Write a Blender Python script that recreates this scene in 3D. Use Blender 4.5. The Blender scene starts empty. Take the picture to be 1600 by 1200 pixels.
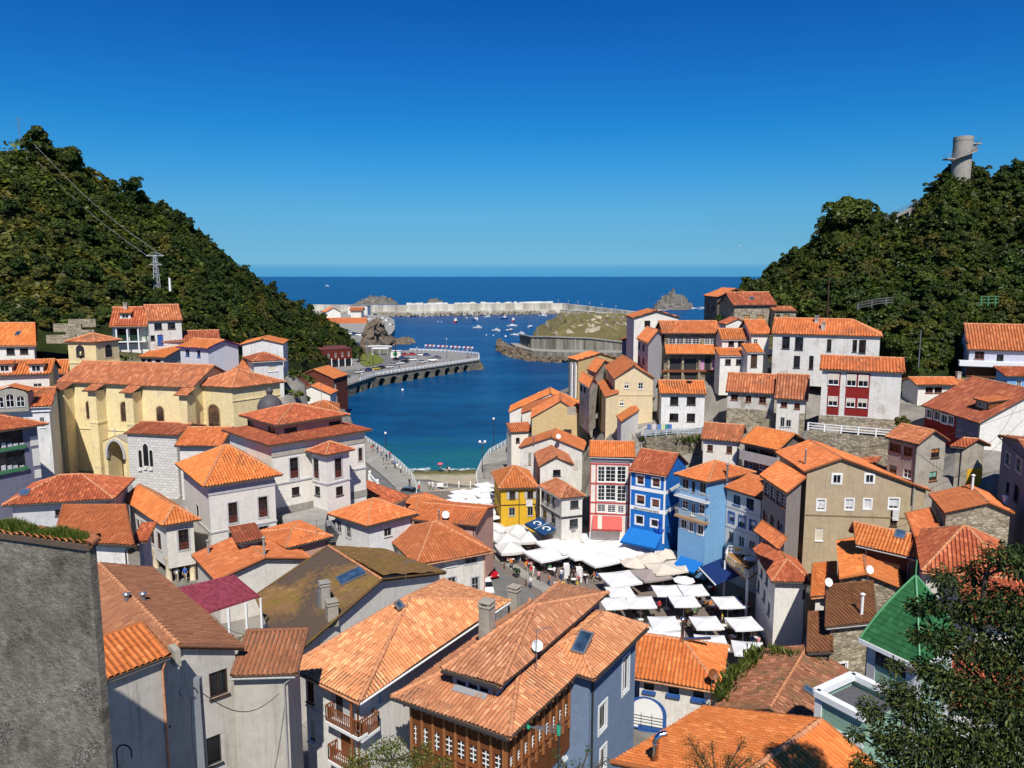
import bpy,math,random
import numpy as np
from mathutils import Vector
random.seed(11)
rng=np.random.default_rng(11)
S=bpy.context.scene
COL=S.collection
CAM_Z,FPX,PITCH=46.0,1200.0,math.atan(169.0/1200.0)
SUN_ELEV,SUN_SIDE=math.radians(50),math.radians(5)
cam_d=bpy.data.cameras.new('camera')
cam=bpy.data.objects.new('camera',cam_d)
COL.objects.link(cam)
cam.location=(0,0,CAM_Z)
cam.rotation_euler=(math.radians(90)-PITCH,0,0)
cam_d.sensor_width,cam_d.lens=36.0,27.0
cam_d.clip_start,cam_d.clip_end=0.5,90000
S.camera=cam
w=bpy.data.worlds.new("World")
S.world=w
w.use_nodes=True
nt=w.node_tree
bg=nt.nodes['Background']
sky=nt.nodes.new('ShaderNodeTexSky')
sky.sky_type='NISHITA'
sky.sun_disc=False
sky.sun_elevation=SUN_ELEV
sky.sun_rotation=math.pi-SUN_SIDE
sky.altitude=40
sky.air_density=1.0
sky.dust_density=0.35
sky.ozone_density=4.0
tcw=nt.nodes.new('ShaderNodeTexCoord')
sxyz=nt.nodes.new('ShaderNodeSeparateXYZ')
nt.links.new(tcw.outputs['Generated'],sxyz.inputs[0])
grad=nt.nodes.new('ShaderNodeValToRGB')
ge=grad.color_ramp.elements
for p_,c_ in((0.0,(0.112,0.468,1.078)),(0.0098,(0.117,0.443,0.96)),(0.0155,(0.211,0.542,0.971)),(0.0414,(0.206,0.496,0.803)),(0.0813,(0.2,0.53,0.778)),(0.1358,(0.112,0.527,0.828)),(0.1808,(0.06,0.482,0.844)),(0.2521,(0.042,0.403,0.833)),(0.3181,(0.028,0.339,0.794)),(1.0,(0.017,0.203,0.476))):
 e_=ge.new(p_)if p_ not in(0.0,1.0)else ge[0 if p_==0.0 else-1]
 e_.position,e_.color=p_,(*c_,1)
nt.links.new(sxyz.outputs[2],grad.inputs[0])
mixw=nt.nodes.new('ShaderNodeMixRGB')
mixw.blend_type='MULTIPLY'
mixw.inputs[0].default_value=1.0
nt.links.new(sky.outputs[0],mixw.inputs[1])
nt.links.new(grad.outputs[0],mixw.inputs[2])
nt.links.new(mixw.outputs[0],bg.inputs['Color'])
bg.inputs['Strength'].default_value=0.11
sun_d=bpy.data.lights.new('sun','SUN')
sun_d.energy=4.9
sun_d.angle=math.radians(0.53)
sun_d.color=(1.0,0.955,0.88)
sun=bpy.data.objects.new('sun',sun_d)
COL.objects.link(sun)
sun_dir=Vector((-math.sin(SUN_SIDE)*math.cos(SUN_ELEV),math.cos(SUN_SIDE)*math.cos(SUN_ELEV),-math.sin(SUN_ELEV)))
sun.rotation_euler=sun_dir.to_track_quat('-Z','Y').to_euler()
sun.location=(-60,-80,160)
S.view_settings.view_transform='Standard'
S.view_settings.look='None'
S.view_settings.exposure=0.12
S.view_settings.gamma=1.0
S.render.engine='CYCLES'
S.cycles.max_bounces=5
S.cycles.diffuse_bounces=3
S.cycles.glossy_bounces=2
S.cycles.transparent_max_bounces=4
CP,SP=math.cos(PITCH),math.sin(PITCH)
def ray(px,py):
 x,y=(px-800)/FPX,-(py-600)/FPX
 return Vector((x,CP+y*SP,-SP+y*CP))
def at_z(px,py,z):
 r=ray(px,py)
 return Vector((0,0,CAM_Z))+r*((z-CAM_Z)/r.z)
def at_d(px,py,D):
 return Vector((0,0,CAM_Z))+ray(px,py)*D
def on_plane(px,py,p,n):
 r=ray(px,py)
 o=Vector((0,0,CAM_Z))
 return o+r*((p-o).dot(n)/r.dot(n))
def proj(p):
 d=Vector(p)-Vector((0,0,CAM_Z))
 f=d.y*CP-d.z*SP
 u=d.y*SP+d.z*CP
 return(800+FPX*d.x/f,600-FPX*u/f,f)
WL={}
def tag(o,label=None,cat=None,group=None,kind=None):
 if label:o['label']=label
 if cat:o['category']=cat
 if group:o['group']=group
 if kind:o['kind']=kind
 return o
def empty(name,loc,rz=0,parent=None):
 o=bpy.data.objects.new(name,None)
 COL.objects.link(o)
 o.empty_display_size=0.5
 o.location=loc
 o.rotation_euler=(0,0,rz)
 WL[o]=Vector(loc)
 if parent:o.parent=parent
 return o
def kids(o):
 return[c for c in KID.get(o,[])]
KID={}
def adopt(o,parent):
 o.parent=parent
 KID.setdefault(parent,[]).append(o)
def copy_tree(o,parent=None):
 c=o.copy()
 COL.objects.link(c)
 if parent:adopt(c,parent)
 for ch in kids(o):copy_tree(ch,c)
 return c
class MB:
 """collects polygons (with material index and uv) and links them as one mesh object"""
 def __init__(s):
  s.V,s.F,s.M,s.UV,s.n,s.smooth=[],[],[],[],0,[]
 def add(s,verts,faces,m=0,uv=None,smooth=False):
  verts=np.asarray([tuple(v)for v in verts]if not isinstance(verts,np.ndarray)else verts,float).reshape(-1,3)
  s.V.append(verts)
  s.UV.append(np.zeros((len(verts),2))if uv is None else np.asarray(uv,float))
  if isinstance(faces,np.ndarray):
   s.F.append((faces+s.n,m,smooth))
  else:
   by={}
   for f in faces:by.setdefault(len(f),[]).append(f)
   for k,fs in by.items():s.F.append((np.array(fs,int)+s.n,m,smooth))
  s.n+=len(verts)
  return s
 def poly(s,pts,m=0,uv=None):
  return s.add(pts,[list(range(len(pts)))],m,uv)
 def box(s,c,sz,m=0,ax=None):
  """box about centre c, full sizes sz, along axes ax"""
  c=Vector(c)
  X,Y,Z=ax if ax else(Vector((1,0,0)),Vector((0,1,0)),Vector((0,0,1)))
  v=[c+X*(sz[0]/2*i)+Y*(sz[1]/2*j)+Z*(sz[2]/2*k)for k in(-1,1)for j in(-1,1)for i in(-1,1)]
  return s.add(v,[[0,2,3,1],[4,5,7,6],[0,1,5,4],[2,6,7,3],[1,3,7,5],[0,4,6,2]],m)
 def bar(s,a,b,wd,ht=None,m=0,up=None):
  a,b=Vector(a),Vector(b)
  d=b-a
  L=d.length
  if L<1e-6:return s
  d.normalize()
  up=Vector(up)if up else(Vector((0,0,1))if abs(d.z)<0.95 else Vector((0,1,0)))
  y=up.cross(d).normalized()
  z=d.cross(y)
  return s.box((a+b)/2,(L,wd,ht or wd),m,(d,y,z))
 def tube(s,pts,r,n=6,m=0,caps=True,smooth=True):
  pts=[Vector(p)for p in pts]
  rs=r if isinstance(r,(list,tuple))else[r]*len(pts)
  V,F=[],[]
  prev=None
  for i,p in enumerate(pts):
   d=(pts[min(i+1,len(pts)-1)]-pts[max(i-1,0)])
   d=d.normalized()if d.length>1e-9 else Vector((0,0,1))
   ref=prev if prev is not None else(Vector((1,0,0))if abs(d.x)<0.9 else Vector((0,1,0)))
   x=(ref-d*ref.dot(d)).normalized()
   prev=x
   y=d.cross(x)
   for k in range(n):
    a=2*math.pi*k/n
    V.append(p+(x*math.cos(a)+y*math.sin(a))*rs[i])
  for i in range(len(pts)-1):
   for k in range(n):
    F.append([i*n+k,i*n+(k+1)%n,(i+1)*n+(k+1)%n,(i+1)*n+k])
  s.add(V,F,m,smooth=smooth)
  if caps:
   s.add(V[:n],[list(range(n))[::-1]],m)
   s.add(V[-n:],[list(range(n))],m)
  return s
 def lathe(s,c,prof,n=12,m=0,smooth=True):
  c=Vector(c)
  V=[c+Vector((r*math.cos(2*math.pi*k/n),r*math.sin(2*math.pi*k/n),z))for r,z in prof for k in range(n)]
  F=[[i*n+k,i*n+(k+1)%n,(i+1)*n+(k+1)%n,(i+1)*n+k]for i in range(len(prof)-1)for k in range(n)]
  return s.add(V,F,m,smooth=smooth)
 def build(s,name,mats,parent=None,loc=None):
  me=bpy.data.meshes.new(name)
  o=bpy.data.objects.new(name,me)
  COL.objects.link(o)
  if parent is not None:
   base=WL.get(parent,Vector((0,0,0)))
   adopt(o,parent)
   WL[o]=base
  else:
   base=Vector(loc)if loc is not None else Vector((0,0,0))
   o.location=base
   WL[o]=base
  if s.n:
   V=np.concatenate(s.V)-np.array(base)
   UV=np.concatenate(s.UV)
   lv=np.concatenate([f.ravel()for f,m,sm in s.F])
   lt=np.concatenate([np.full(len(f),f.shape[1])for f,m,sm in s.F])
   mi=np.concatenate([np.full(len(f),m)for f,m,sm in s.F])
   sm_=np.concatenate([np.full(len(f),sm)for f,m,sm in s.F])
   ls=np.concatenate([[0],np.cumsum(lt)[:-1]])
   me.vertices.add(len(V));me.vertices.foreach_set('co',V.ravel())
   me.loops.add(len(lv));me.loops.foreach_set('vertex_index',lv.astype(np.int32))
   me.polygons.add(len(lt))
   me.polygons.foreach_set('loop_start',ls.astype(np.int32))
   me.polygons.foreach_set('loop_total',lt.astype(np.int32))
   me.polygons.foreach_set('material_index',mi.astype(np.int32))
   me.polygons.foreach_set('use_smooth',sm_.astype(bool))
   ul=me.uv_layers.new(name='uv')
   ul.data.foreach_set('uv',UV[lv].astype(np.float32).ravel())
   me.update(calc_edges=True)
   me.validate()
  for m in(mats if isinstance(mats,(list,tuple))else[mats]):me.materials.append(m)
  return o
_G=np.random.default_rng(5).normal(size=(64,64))
def vnoise(x,y,sc,octs=4,seed=0):
 """value noise on arrays"""
 t=np.zeros_like(x,float);amp=1.0
 for o in range(octs):
  fx,fy=x/sc*2**o+seed*7.3+o*13.1,y/sc*2**o+seed*3.1+o*5.7
  ix,iy=np.floor(fx).astype(int),np.floor(fy).astype(int)
  u,v=fx-ix,fy-iy
  u,v=u*u*(3-2*u),v*v*(3-2*v)
  g=lambda a,b:_G[(ix+a)%64,(iy+b)%64]
  t+=amp*((g(0,0)*(1-u)+g(1,0)*u)*(1-v)+(g(0,1)*(1-u)+g(1,1)*u)*v)
  amp*=0.5
 return t
MATS={}
def srgb(r,g,b):
 f=lambda c:(c/255/12.92)if c/255<=0.04045 else((c/255+0.055)/1.055)**2.4
 return(f(r),f(g),f(b),1)
class NG:
 def __init__(s,name):
  s.m=bpy.data.materials.new(name)
  s.m.use_nodes=True
  s.t=s.m.node_tree
  s.b=s.t.nodes['Principled BSDF']
 def n(s,typ,**kw):
  nd=s.t.nodes.new('ShaderNode'+typ)
  for k,v in kw.items():
   if k[0]=='i' and k[1:].isdigit():nd.inputs[int(k[1:])].default_value=v
   elif k.startswith('in_'):nd.inputs[k[3:].replace('_',' ')].default_value=v
   else:setattr(nd,k,v)
  return nd
 def l(s,a,b):s.t.links.new(a,b)
 def tc(s,kind='Object'):
  return s.n('TexCoord').outputs[kind]
 def noise(s,vec,scale,detail=4,rough=0.6,dim='3D'):
  nd=s.n('TexNoise')
  nd.inputs['Scale'].default_value=scale
  nd.inputs['Detail'].default_value=detail
  nd.inputs['Roughness'].default_value=rough
  if vec is not None:s.l(vec,nd.inputs['Vector'])
  return nd.outputs['Fac']
 def ramp(s,fac,stops):
  nd=s.n('ValToRGB')
  e=nd.color_ramp.elements
  while len(e)<len(stops):e.new(0.5)
  for i,(p,c)in enumerate(stops):
   e[i].position=p
   e[i].color=c if len(c)==4 else(*c,1)
  s.l(fac,nd.inputs[0])
  return nd.outputs[0]
 def mix(s,fac,a,b,mode='MIX'):
  nd=s.n('MixRGB',blend_type=mode)
  for i,v in((0,fac),(1,a),(2,b)):
   if isinstance(v,(int,float)):nd.inputs[i].default_value=v
   elif isinstance(v,tuple):nd.inputs[i].default_value=v if len(v)==4 else(*v,1)
   else:s.l(v,nd.inputs[i])
  return nd.outputs[0]
 def math(s,op,a,b=None):
  nd=s.n('Math',operation=op)
  for i,v in((0,a),(1,b)):
   if v is None:continue
   if isinstance(v,(int,float)):nd.inputs[i].default_value=v
   else:s.l(v,nd.inputs[i])
  return nd.outputs[0]
 def vscale(s,vec,sc):
  nd=s.n('Mapping')
  nd.inputs['Scale'].default_value=sc
  s.l(vec,nd.inputs['Vector'])
  return nd.outputs[0]
 def bump(s,h,strength=0.3,dist=0.05):
  nd=s.n('Bump')
  nd.inputs['Strength'].default_value=strength
  nd.inputs['Distance'].default_value=dist
  s.l(h,nd.inputs['Height'])
  s.l(nd.outputs[0],s.b.inputs['Normal'])
  return nd.outputs[0]
 def out(s,col,rough=0.7,spec=0.3,metal=0.0):
  if isinstance(col,tuple):s.b.inputs['Base Color'].default_value=col
  else:s.l(col,s.b.inputs['Base Color'])
  if isinstance(rough,(int,float)):s.b.inputs['Roughness'].default_value=rough
  else:s.l(rough,s.b.inputs['Roughness'])
  s.b.inputs['Specular IOR Level'].default_value=spec
  s.b.inputs['Metallic'].default_value=metal
  return s.m
def mul(c,k):return(min(c[0]*k,1),min(c[1]*k,1),min(c[2]*k,1),1)
def plain(name,c,rough=0.6,spec=0.3,metal=0.0,var=0.12):
 if name in MATS:return MATS[name]
 g=NG(name)
 f=g.noise(g.tc(),3.0,3)
 col=g.ramp(f,[(0.25,mul(c,1-var)),(0.75,mul(c,1+var))])
 MATS[name]=g.out(col,rough,spec,metal)
 return MATS[name]
def plaster(name,c,dirt=0.25,patch=0.0,patch_c=(0.35,0.3,0.24,1),bump=0.25):
 """painted render: soft blotches, rain streaks, hairline dirt, peeled patches"""
 if name in MATS:return MATS[name]
 g=NG(name)
 o=g.tc()
 blot=g.noise(o,0.45,5,0.65)
 col=g.ramp(blot,[(0.3,mul(c,1-dirt*0.35)),(0.62,c)])
 st=g.noise(g.vscale(o,(3.0,3.0,0.22)),1.3,5,0.7)
 stm=g.ramp(st,[(0.52,(0,0,0)),(0.78,(1,1,1))])
 col=g.mix(g.math('MULTIPLY',stm,min(1,dirt*1.7)),col,mul((c[0]*0.5,c[1]*0.47,c[2]*0.42),1.0))
 fine=g.ramp(g.noise(o,2.2,6,0.75),[(0.35,(0.86,0.85,0.83)),(0.6,(1,1,1))])
 col=g.mix(1.0,col,fine,'MULTIPLY')
 if patch>0:
  pn=g.noise(o,0.55,6,0.7)
  pm=g.ramp(pn,[(0.62-patch*0.3,(0,0,0)),(0.66-patch*0.3,(1,1,1))])
  pc=g.mix(g.noise(o,4.0,4),mul(patch_c,0.6),mul(patch_c,1.35))
  col=g.mix(pm,col,pc)
 oi=g.n('ObjectInfo')
 col=g.mix(1.0,col,g.ramp(oi.outputs['Random'],[(0.0,(0.9,0.89,0.87)),(0.6,(1,1,1)),(1.0,(1.0,0.98,0.95))]),'MULTIPLY')
 g.bump(g.noise(o,9.0,5,0.7),bump,0.03)
 MATS[name]=g.out(col,0.85,0.15)
 return MATS[name]
def lerp_c(a,b,t):return tuple(a[i]+(b[i]-a[i])*t for i in range(4))
def tile_mat(name,c1,c2,pale=0.12,dark=0.15,moss=0.0,moss_c=(0.09,0.075,0.02,1),lichen=0.35,channel=0.6):
 """clay roof tiles: one tone per tile (uv cells), weathering patches, lichen specks, moss"""
 if name in MATS:return MATS[name]
 g=NG(name)
 c1,c2=mul(c1,1.13),mul(c2,1.13)
 uv=g.tc('UV')
 o=g.tc()
 fl=g.n('VectorMath',operation='FLOOR')
 g.l(uv,fl.inputs[0])
 wn=g.n('TexWhiteNoise',noise_dimensions='2D')
 g.l(fl.outputs[0],wn.inputs['Vector'])
 per=wn.outputs['Value']
 col=g.ramp(per,[(0.0,mul(c1,0.78)),(dark,mul(c1,0.94)),(0.5,c1),(1-pale,lerp_c(c1,c2,0.6)),(1.0,mul(c2,1.1))])
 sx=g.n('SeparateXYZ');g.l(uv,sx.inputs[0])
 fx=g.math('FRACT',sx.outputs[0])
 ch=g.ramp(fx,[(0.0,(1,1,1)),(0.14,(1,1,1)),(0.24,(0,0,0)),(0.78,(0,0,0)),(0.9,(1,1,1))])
 col=g.mix(g.math('MULTIPLY',ch,channel),col,(c1[0]*0.22,c1[1]*0.26,c1[2]*0.4,1))  # shadow stripes between the tile columns, painted into the clay colour
 wea=g.noise(o,0.5,6,0.65)
 wm=g.ramp(wea,[(0.35,(0,0,0)),(0.72,(1,1,1))])
 col=g.mix(g.math('MULTIPLY',wm,0.42),col,(c1[0]*0.52,c1[1]*0.62,c1[2]*0.8,1))
 ln=g.noise(o,5.5,4,0.7)
 lm=g.ramp(ln,[(0.66,(0,0,0)),(0.74,(1,1,1))])
 col=g.mix(g.math('MULTIPLY',lm,lichen),col,(0.5,0.42,0.33,1))
 if moss>0:
  mn=g.noise(o,0.7,6,0.7)
  mm=g.ramp(mn,[(0.68-moss*0.5,(0,0,0)),(0.86-moss*0.5,(1,1,1))])
  mc=g.mix(g.noise(o,3.0,4),mul(moss_c,0.6),mul(moss_c,1.7))
  col=g.mix(g.math('MULTIPLY',mm,0.85),col,mc)
 oi=g.n('ObjectInfo')
 col=g.mix(1.0,col,g.ramp(oi.outputs['Random'],[(0.0,(0.8,0.84,0.9)),(0.5,(1,1,1)),(1.0,(1.1,1.1,1.02))]),'MULTIPLY')
 g.bump(g.noise(o,14.0,3),0.15,0.02)
 MATS[name]=g.out(col,0.8,0.2)
 return MATS[name]
def stone(name,c,scale=2.2,mortar=0.5,bump=0.8,stretch=(1,1,1.7)):
 """rubble masonry"""
 if name in MATS:return MATS[name]
 g=NG(name)
 o=g.tc()
 v=g.vscale(o,stretch)
 nz=g.n('TexNoise');nz.inputs['Scale'].default_value=1.5
 g.l(v,nz.inputs['Vector'])
 vv=g.mix(0.12,v,nz.outputs['Color'])
 vo=g.n('TexVoronoi');vo.inputs['Scale'].default_value=scale;g.l(vv,vo.inputs['Vector'])
 ve=g.n('TexVoronoi',feature='DISTANCE_TO_EDGE');ve.inputs['Scale'].default_value=scale;g.l(vv,ve.inputs['Vector'])
 sv=g.n('SeparateColor');g.l(vo.outputs['Color'],sv.inputs[0])
 col=g.ramp(sv.outputs[0],[(0.0,mul(c,0.55)),(0.5,c),(1.0,mul(c,1.45))])
 col=g.mix(g.math('MULTIPLY',g.noise(o,0.6,5),0.5),col,mul((c[0]*0.6,c[1]*0.62,c[2]*0.5),0.8))
 em=g.ramp(ve.outputs['Distance'],[(0.0,(1,1,1)),(0.07,(0,0,0))])
 col=g.mix(g.math('MULTIPLY',em,mortar),col,mul(c,0.35))
 h=g.math('MINIMUM',ve.outputs['Distance'],0.15)
 g.bump(h,bump,0.3)
 MATS[name]=g.out(col,0.9,0.1)
 return MATS[name]
def rock_mat(name,c,c2,scale=0.35,grass=False):
 if name in MATS:return MATS[name]
 g=NG(name)
 o=g.tc()
 n1=g.noise(g.vscale(o,(1,1,2.2)),scale,8,0.7)
 col=g.ramp(n1,[(0.3,mul(c,0.35)),(0.5,c),(0.7,mul(c,1.5))])
 gm=g.ramp(g.noise(o,scale*0.5,5),[(0.5,(0,0,0)),(0.6,(1,1,1))])
 if grass:
  nz=g.n('SeparateXYZ');g.l(g.n('NewGeometry').outputs['True Normal'],nz.inputs[0])
  gm=g.ramp(g.math('ADD',nz.outputs[2],g.math('MULTIPLY',g.noise(o,0.3,5),0.5)),[(0.95,(0,0,0)),(1.08,(1,1,1))])
  c2=g.mix(g.noise(o,0.25,5),mul(c2,0.6),(0.24,0.19,0.085,1))
 col=g.mix(gm,col,c2)
 g.bump(n1,1.0,1.2)
 MATS[name]=g.out(col,0.95,0.1)
 return MATS[name]
def ashlar(name,c,bw=0.9,bh=0.4,mort=0.04,mc=None,rough=0.8):
 if name in MATS:return MATS[name]
 g=NG(name)
 uv=g.tc('UV')
 br=g.n('TexBrick')
 br.inputs['Scale'].default_value=1.0
 br.inputs['Brick Width'].default_value=bw
 br.inputs['Row Height'].default_value=bh
 br.inputs['Mortar Size'].default_value=mort
 br.inputs['Color1'].default_value=mul(c,0.88)
 br.inputs['Color2'].default_value=mul(c,1.1)
 br.inputs['Mortar'].default_value=mc or mul(c,0.55)
 g.l(uv,br.inputs['Vector'])
 o=g.tc()
 st=g.noise(g.vscale(o,(2,2,0.4)),1.2,5,0.7)
 col=g.mix(g.math('MULTIPLY',g.ramp(st,[(0.5,(0,0,0)),(0.8,(1,1,1))]),0.35),br.outputs['Color'],mul(c,0.5))
 g.bump(g.noise(o,8,4),0.25,0.03)
 MATS[name]=g.out(col,rough,0.2)
 return MATS[name]
def glass_mat(name,c=(0.012,0.014,0.018,1),rough=0.06):
 if name in MATS:return MATS[name]
 g=NG(name)
 f=g.noise(g.tc(),0.8,2)
 col=g.ramp(f,[(0.35,mul(c,0.4)),(0.7,mul(c,2.2))])
 MATS[name]=g.out(col,rough,0.5)
 return MATS[name]
def leaf_mat(name,c,var=0.5,c2=None):
 if name in MATS:return MATS[name]
 g=NG(name)
 geo=g.n('NewGeometry')
 oi=g.n('ObjectInfo')
 rp=geo.outputs['Random Per Island']
 col=g.ramp(rp,[(0.0,mul(c,1-var)),(0.6,c),(1.0,mul(c2 or c,1+var))])
 col2=g.ramp(oi.outputs['Random'],[(0.0,(0.7,0.8,0.75)),(0.5,(1,1,1)),(1.0,(1.3,1.15,0.95))])
 col=g.mix(1.0,col,col2,'MULTIPLY')
 wp=g.n('NewGeometry').outputs['Position']
 big=g.ramp(g.noise(wp,0.07,3,0.6),[(0.35,(0.8,0.95,1.0)),(0.65,(1.12,1.04,0.85))])
 col=g.mix(1.0,col,big,'MULTIPLY')
 d=g.n('BsdfDiffuse');g.l(col,d.inputs['Color'])
 t=g.n('BsdfTranslucent');g.l(g.mix(1.0,col,(1.1,1.25,0.5,1),'MULTIPLY'),t.inputs['Color'])
 gl=g.n('BsdfGlossy');gl.inputs['Roughness'].default_value=0.45;gl.inputs['Color'].default_value=(0.9,0.95,1,1)
 ms=g.n('MixShader');ms.inputs[0].default_value=0.25
 g.l(d.outputs[0],ms.inputs[1]);g.l(t.outputs[0],ms.inputs[2])
 m2=g.n('MixShader');m2 .inputs[0].default_value=0.012
 g.l(ms.outputs[0],m2 .inputs[1]);g.l(gl.outputs[0],m2 .inputs[2])
 g.l(m2 .outputs[0],g.t.nodes['Material Output'].inputs['Surface'])
 MATS[name]=g.m
 return g.m
WHITE=plaster('white_plaster',(0.83,0.80,0.74,1),0.26)
WHITE_B=plaster('patched_white_plaster',(0.78,0.76,0.71,1),0.4,0.1,(0.55,0.5,0.43,1))
WHITE_C=plaster('creamy_white_plaster',(0.82,0.78,0.70,1),0.3)
WHITE_D=plaster('cool_white_plaster',(0.78,0.78,0.77,1),0.45)
WHITE2=plaster('warm_white_plaster',(0.74,0.71,0.65,1),0.3)
WHITEOLD=plaster('old_white_plaster',(0.62,0.59,0.54,1),0.5,0.35)
GREYW=plaster('grey_white_plaster',(0.55,0.55,0.56,1),0.3)
CREAM=plaster('cream_plaster',(0.74,0.6,0.38,1),0.2)
CHURCH=plaster('church_yellow',(0.88,0.73,0.41,1),0.3,0.06,(0.6,0.5,0.33,1))
TAN=plaster('tan_plaster',(0.54,0.435,0.29,1),0.32)
OCHRE=plaster('pale_ochre_plaster',(0.70,0.52,0.27,1),0.2)
OLIVE=plaster('olive_tan_plaster',(0.47,0.37,0.19,1),0.25)
YELLOW=plaster('yellow_plaster',(0.72,0.43,0.035,1),0.2)
BLUE=plaster('vivid_blue_plaster',(0.015,0.16,0.55,1),0.12)
LBLUE=plaster('light_blue_plaster',(0.20,0.42,0.70,1),0.2)
GBLUE=plaster('grey_blue_plaster',(0.195,0.27,0.40,1),0.18)
PINK=plaster('pink_plaster',(0.62,0.36,0.28,1),0.2)
REDP=plaster('brick_red_paint',(0.45,0.05,0.045,1),0.2)
DRED=plaster('dark_red_paint',(0.26,0.022,0.02,1),0.2)
GREYD=plaster('grey_cement',(0.16,0.15,0.135,1),0.5)
GREYC=plaster('concrete',(0.38,0.36,0.32,1),0.5)
GREYB=plaster('grey_brown_block',(0.47,0.43,0.36,1),0.6,0.25)
SHADEB=plaster('slate_blue_plaster',(0.20,0.20,0.28,1),0.3)
BROWNW=plaster('brown_timber_wall',(0.13,0.055,0.03,1),0.3)
RBROWN=plaster('red_brown_boards',(0.17,0.05,0.035,1),0.4)
STONE=stone('rubble_stone',(0.40,0.34,0.25,1),2.4)
STONED=stone('dark_rubble_stone',(0.27,0.23,0.17,1),1.6)
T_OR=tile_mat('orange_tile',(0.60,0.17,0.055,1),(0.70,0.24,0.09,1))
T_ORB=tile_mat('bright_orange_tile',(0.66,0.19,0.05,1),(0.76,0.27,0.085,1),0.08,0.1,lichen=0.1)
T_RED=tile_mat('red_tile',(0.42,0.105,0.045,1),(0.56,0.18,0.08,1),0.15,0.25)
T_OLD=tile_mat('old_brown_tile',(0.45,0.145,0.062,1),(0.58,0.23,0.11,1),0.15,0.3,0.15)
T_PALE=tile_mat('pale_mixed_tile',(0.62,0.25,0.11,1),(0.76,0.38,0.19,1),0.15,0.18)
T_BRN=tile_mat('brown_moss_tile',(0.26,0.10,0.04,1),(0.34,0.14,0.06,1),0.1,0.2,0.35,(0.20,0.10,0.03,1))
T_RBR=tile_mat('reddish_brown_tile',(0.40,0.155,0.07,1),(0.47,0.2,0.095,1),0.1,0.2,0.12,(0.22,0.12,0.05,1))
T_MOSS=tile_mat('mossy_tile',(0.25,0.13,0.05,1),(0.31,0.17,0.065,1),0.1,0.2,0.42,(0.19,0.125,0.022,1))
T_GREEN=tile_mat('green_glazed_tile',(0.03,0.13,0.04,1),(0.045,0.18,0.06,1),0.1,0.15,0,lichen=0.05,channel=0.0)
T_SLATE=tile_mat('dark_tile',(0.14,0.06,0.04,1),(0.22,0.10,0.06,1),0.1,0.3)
RIDGE=plain('ridge_mortar_tile',(0.58,0.26,0.13,1),0.85,0.1,0,0.35)
FASCIA=plain('eave_board',(0.10,0.07,0.05,1),0.8)
GLASS=glass_mat('window_glass')
WOODB=plain('brown_varnished_wood',(0.20,0.065,0.022,1),0.5,0.4,0,0.3)
WOODD=plain('dark_wood',(0.06,0.032,0.02,1),0.6)
WOODT=plain('tan_wood',(0.42,0.22,0.08,1),0.6)
WPAINT=plain('white_paint',(0.80,0.80,0.78,1),0.5,0.4,0,0.04)
GPAINT=plain('grey_paint',(0.42,0.42,0.42,1),0.5)
BPAINT=plain('blue_paint',(0.03,0.10,0.32,1),0.5)
GRPAINT=plain('green_paint',(0.06,0.20,0.09,1),0.5)
BEIGEB=plain('beige_blind',(0.62,0.55,0.43,1),0.7)
BROWNB=plain('brown_blind',(0.16,0.06,0.04,1),0.6)
TEALB=plain('teal_blind',(0.20,0.45,0.38,1),0.7)
CURT=plain('white_curtain',(0.6,0.6,0.6,1),0.8,0.2,0,0.25)
ORB=plain('orange_blind',(0.42,0.14,0.03,1),0.7)
STEEL=plain('galvanised_steel',(0.35,0.36,0.37,1),0.4,0.5,0.7)
CHROME=plain('stainless_flue',(0.65,0.66,0.68,1),0.18,0.5,1.0,0.05)
IRON=plain('dark_iron',(0.03,0.03,0.032,1),0.5,0.4)
PINKSH=plain('lilac_shutter',(0.52,0.26,0.44,1),0.6)
HQ=[]
TERR=[]
Z=Vector((0,0,1))
def V2(p):return Vector((p.x,p.y))
def lerp(a,b,t):return a+(b-a)*t
def newell(pts):
 n=Vector((0,0,0))
 for i,p in enumerate(pts):
  q=pts[(i+1)%len(pts)]
  n+=Vector(((p.y-q.y)*(p.z+q.z),(p.z-q.z)*(p.x+q.x),(p.x-q.x)*(p.y+q.y)))
 return n.normalized()
def quad(p0=None,p1=None,p2=None,p3=None,D=None,z=None,dep=None,wid=None,anchor=None):
 """eave rectangle (front-left, front-right, back-right, back-left) from photo pixels at one height"""
 if z is None:
  a=anchor or p0 or p1
  z=at_d(a[0],a[1],D).z
 f=lambda p:at_z(p[0],p[1],z)if p else None
 a,b,c,d=f(p0),f(p1),f(p2),f(p3)
 per=lambda e:Vector((-e.y,e.x,0)).normalized()
 if a and b:
  if c and not d:d=a+c-b
  elif d and not c:c=b+d-a
  elif not c and not d:
   n=per(b-a)*dep
   c,d=b+n,a+n
 elif a and d:
  n=-per(d-a)*wid
  b,c=a+n,d+n
 elif b and c:
  n=per(c-b)*wid
  a,d=b+n,c+n
 return[a,b,c,d]
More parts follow.
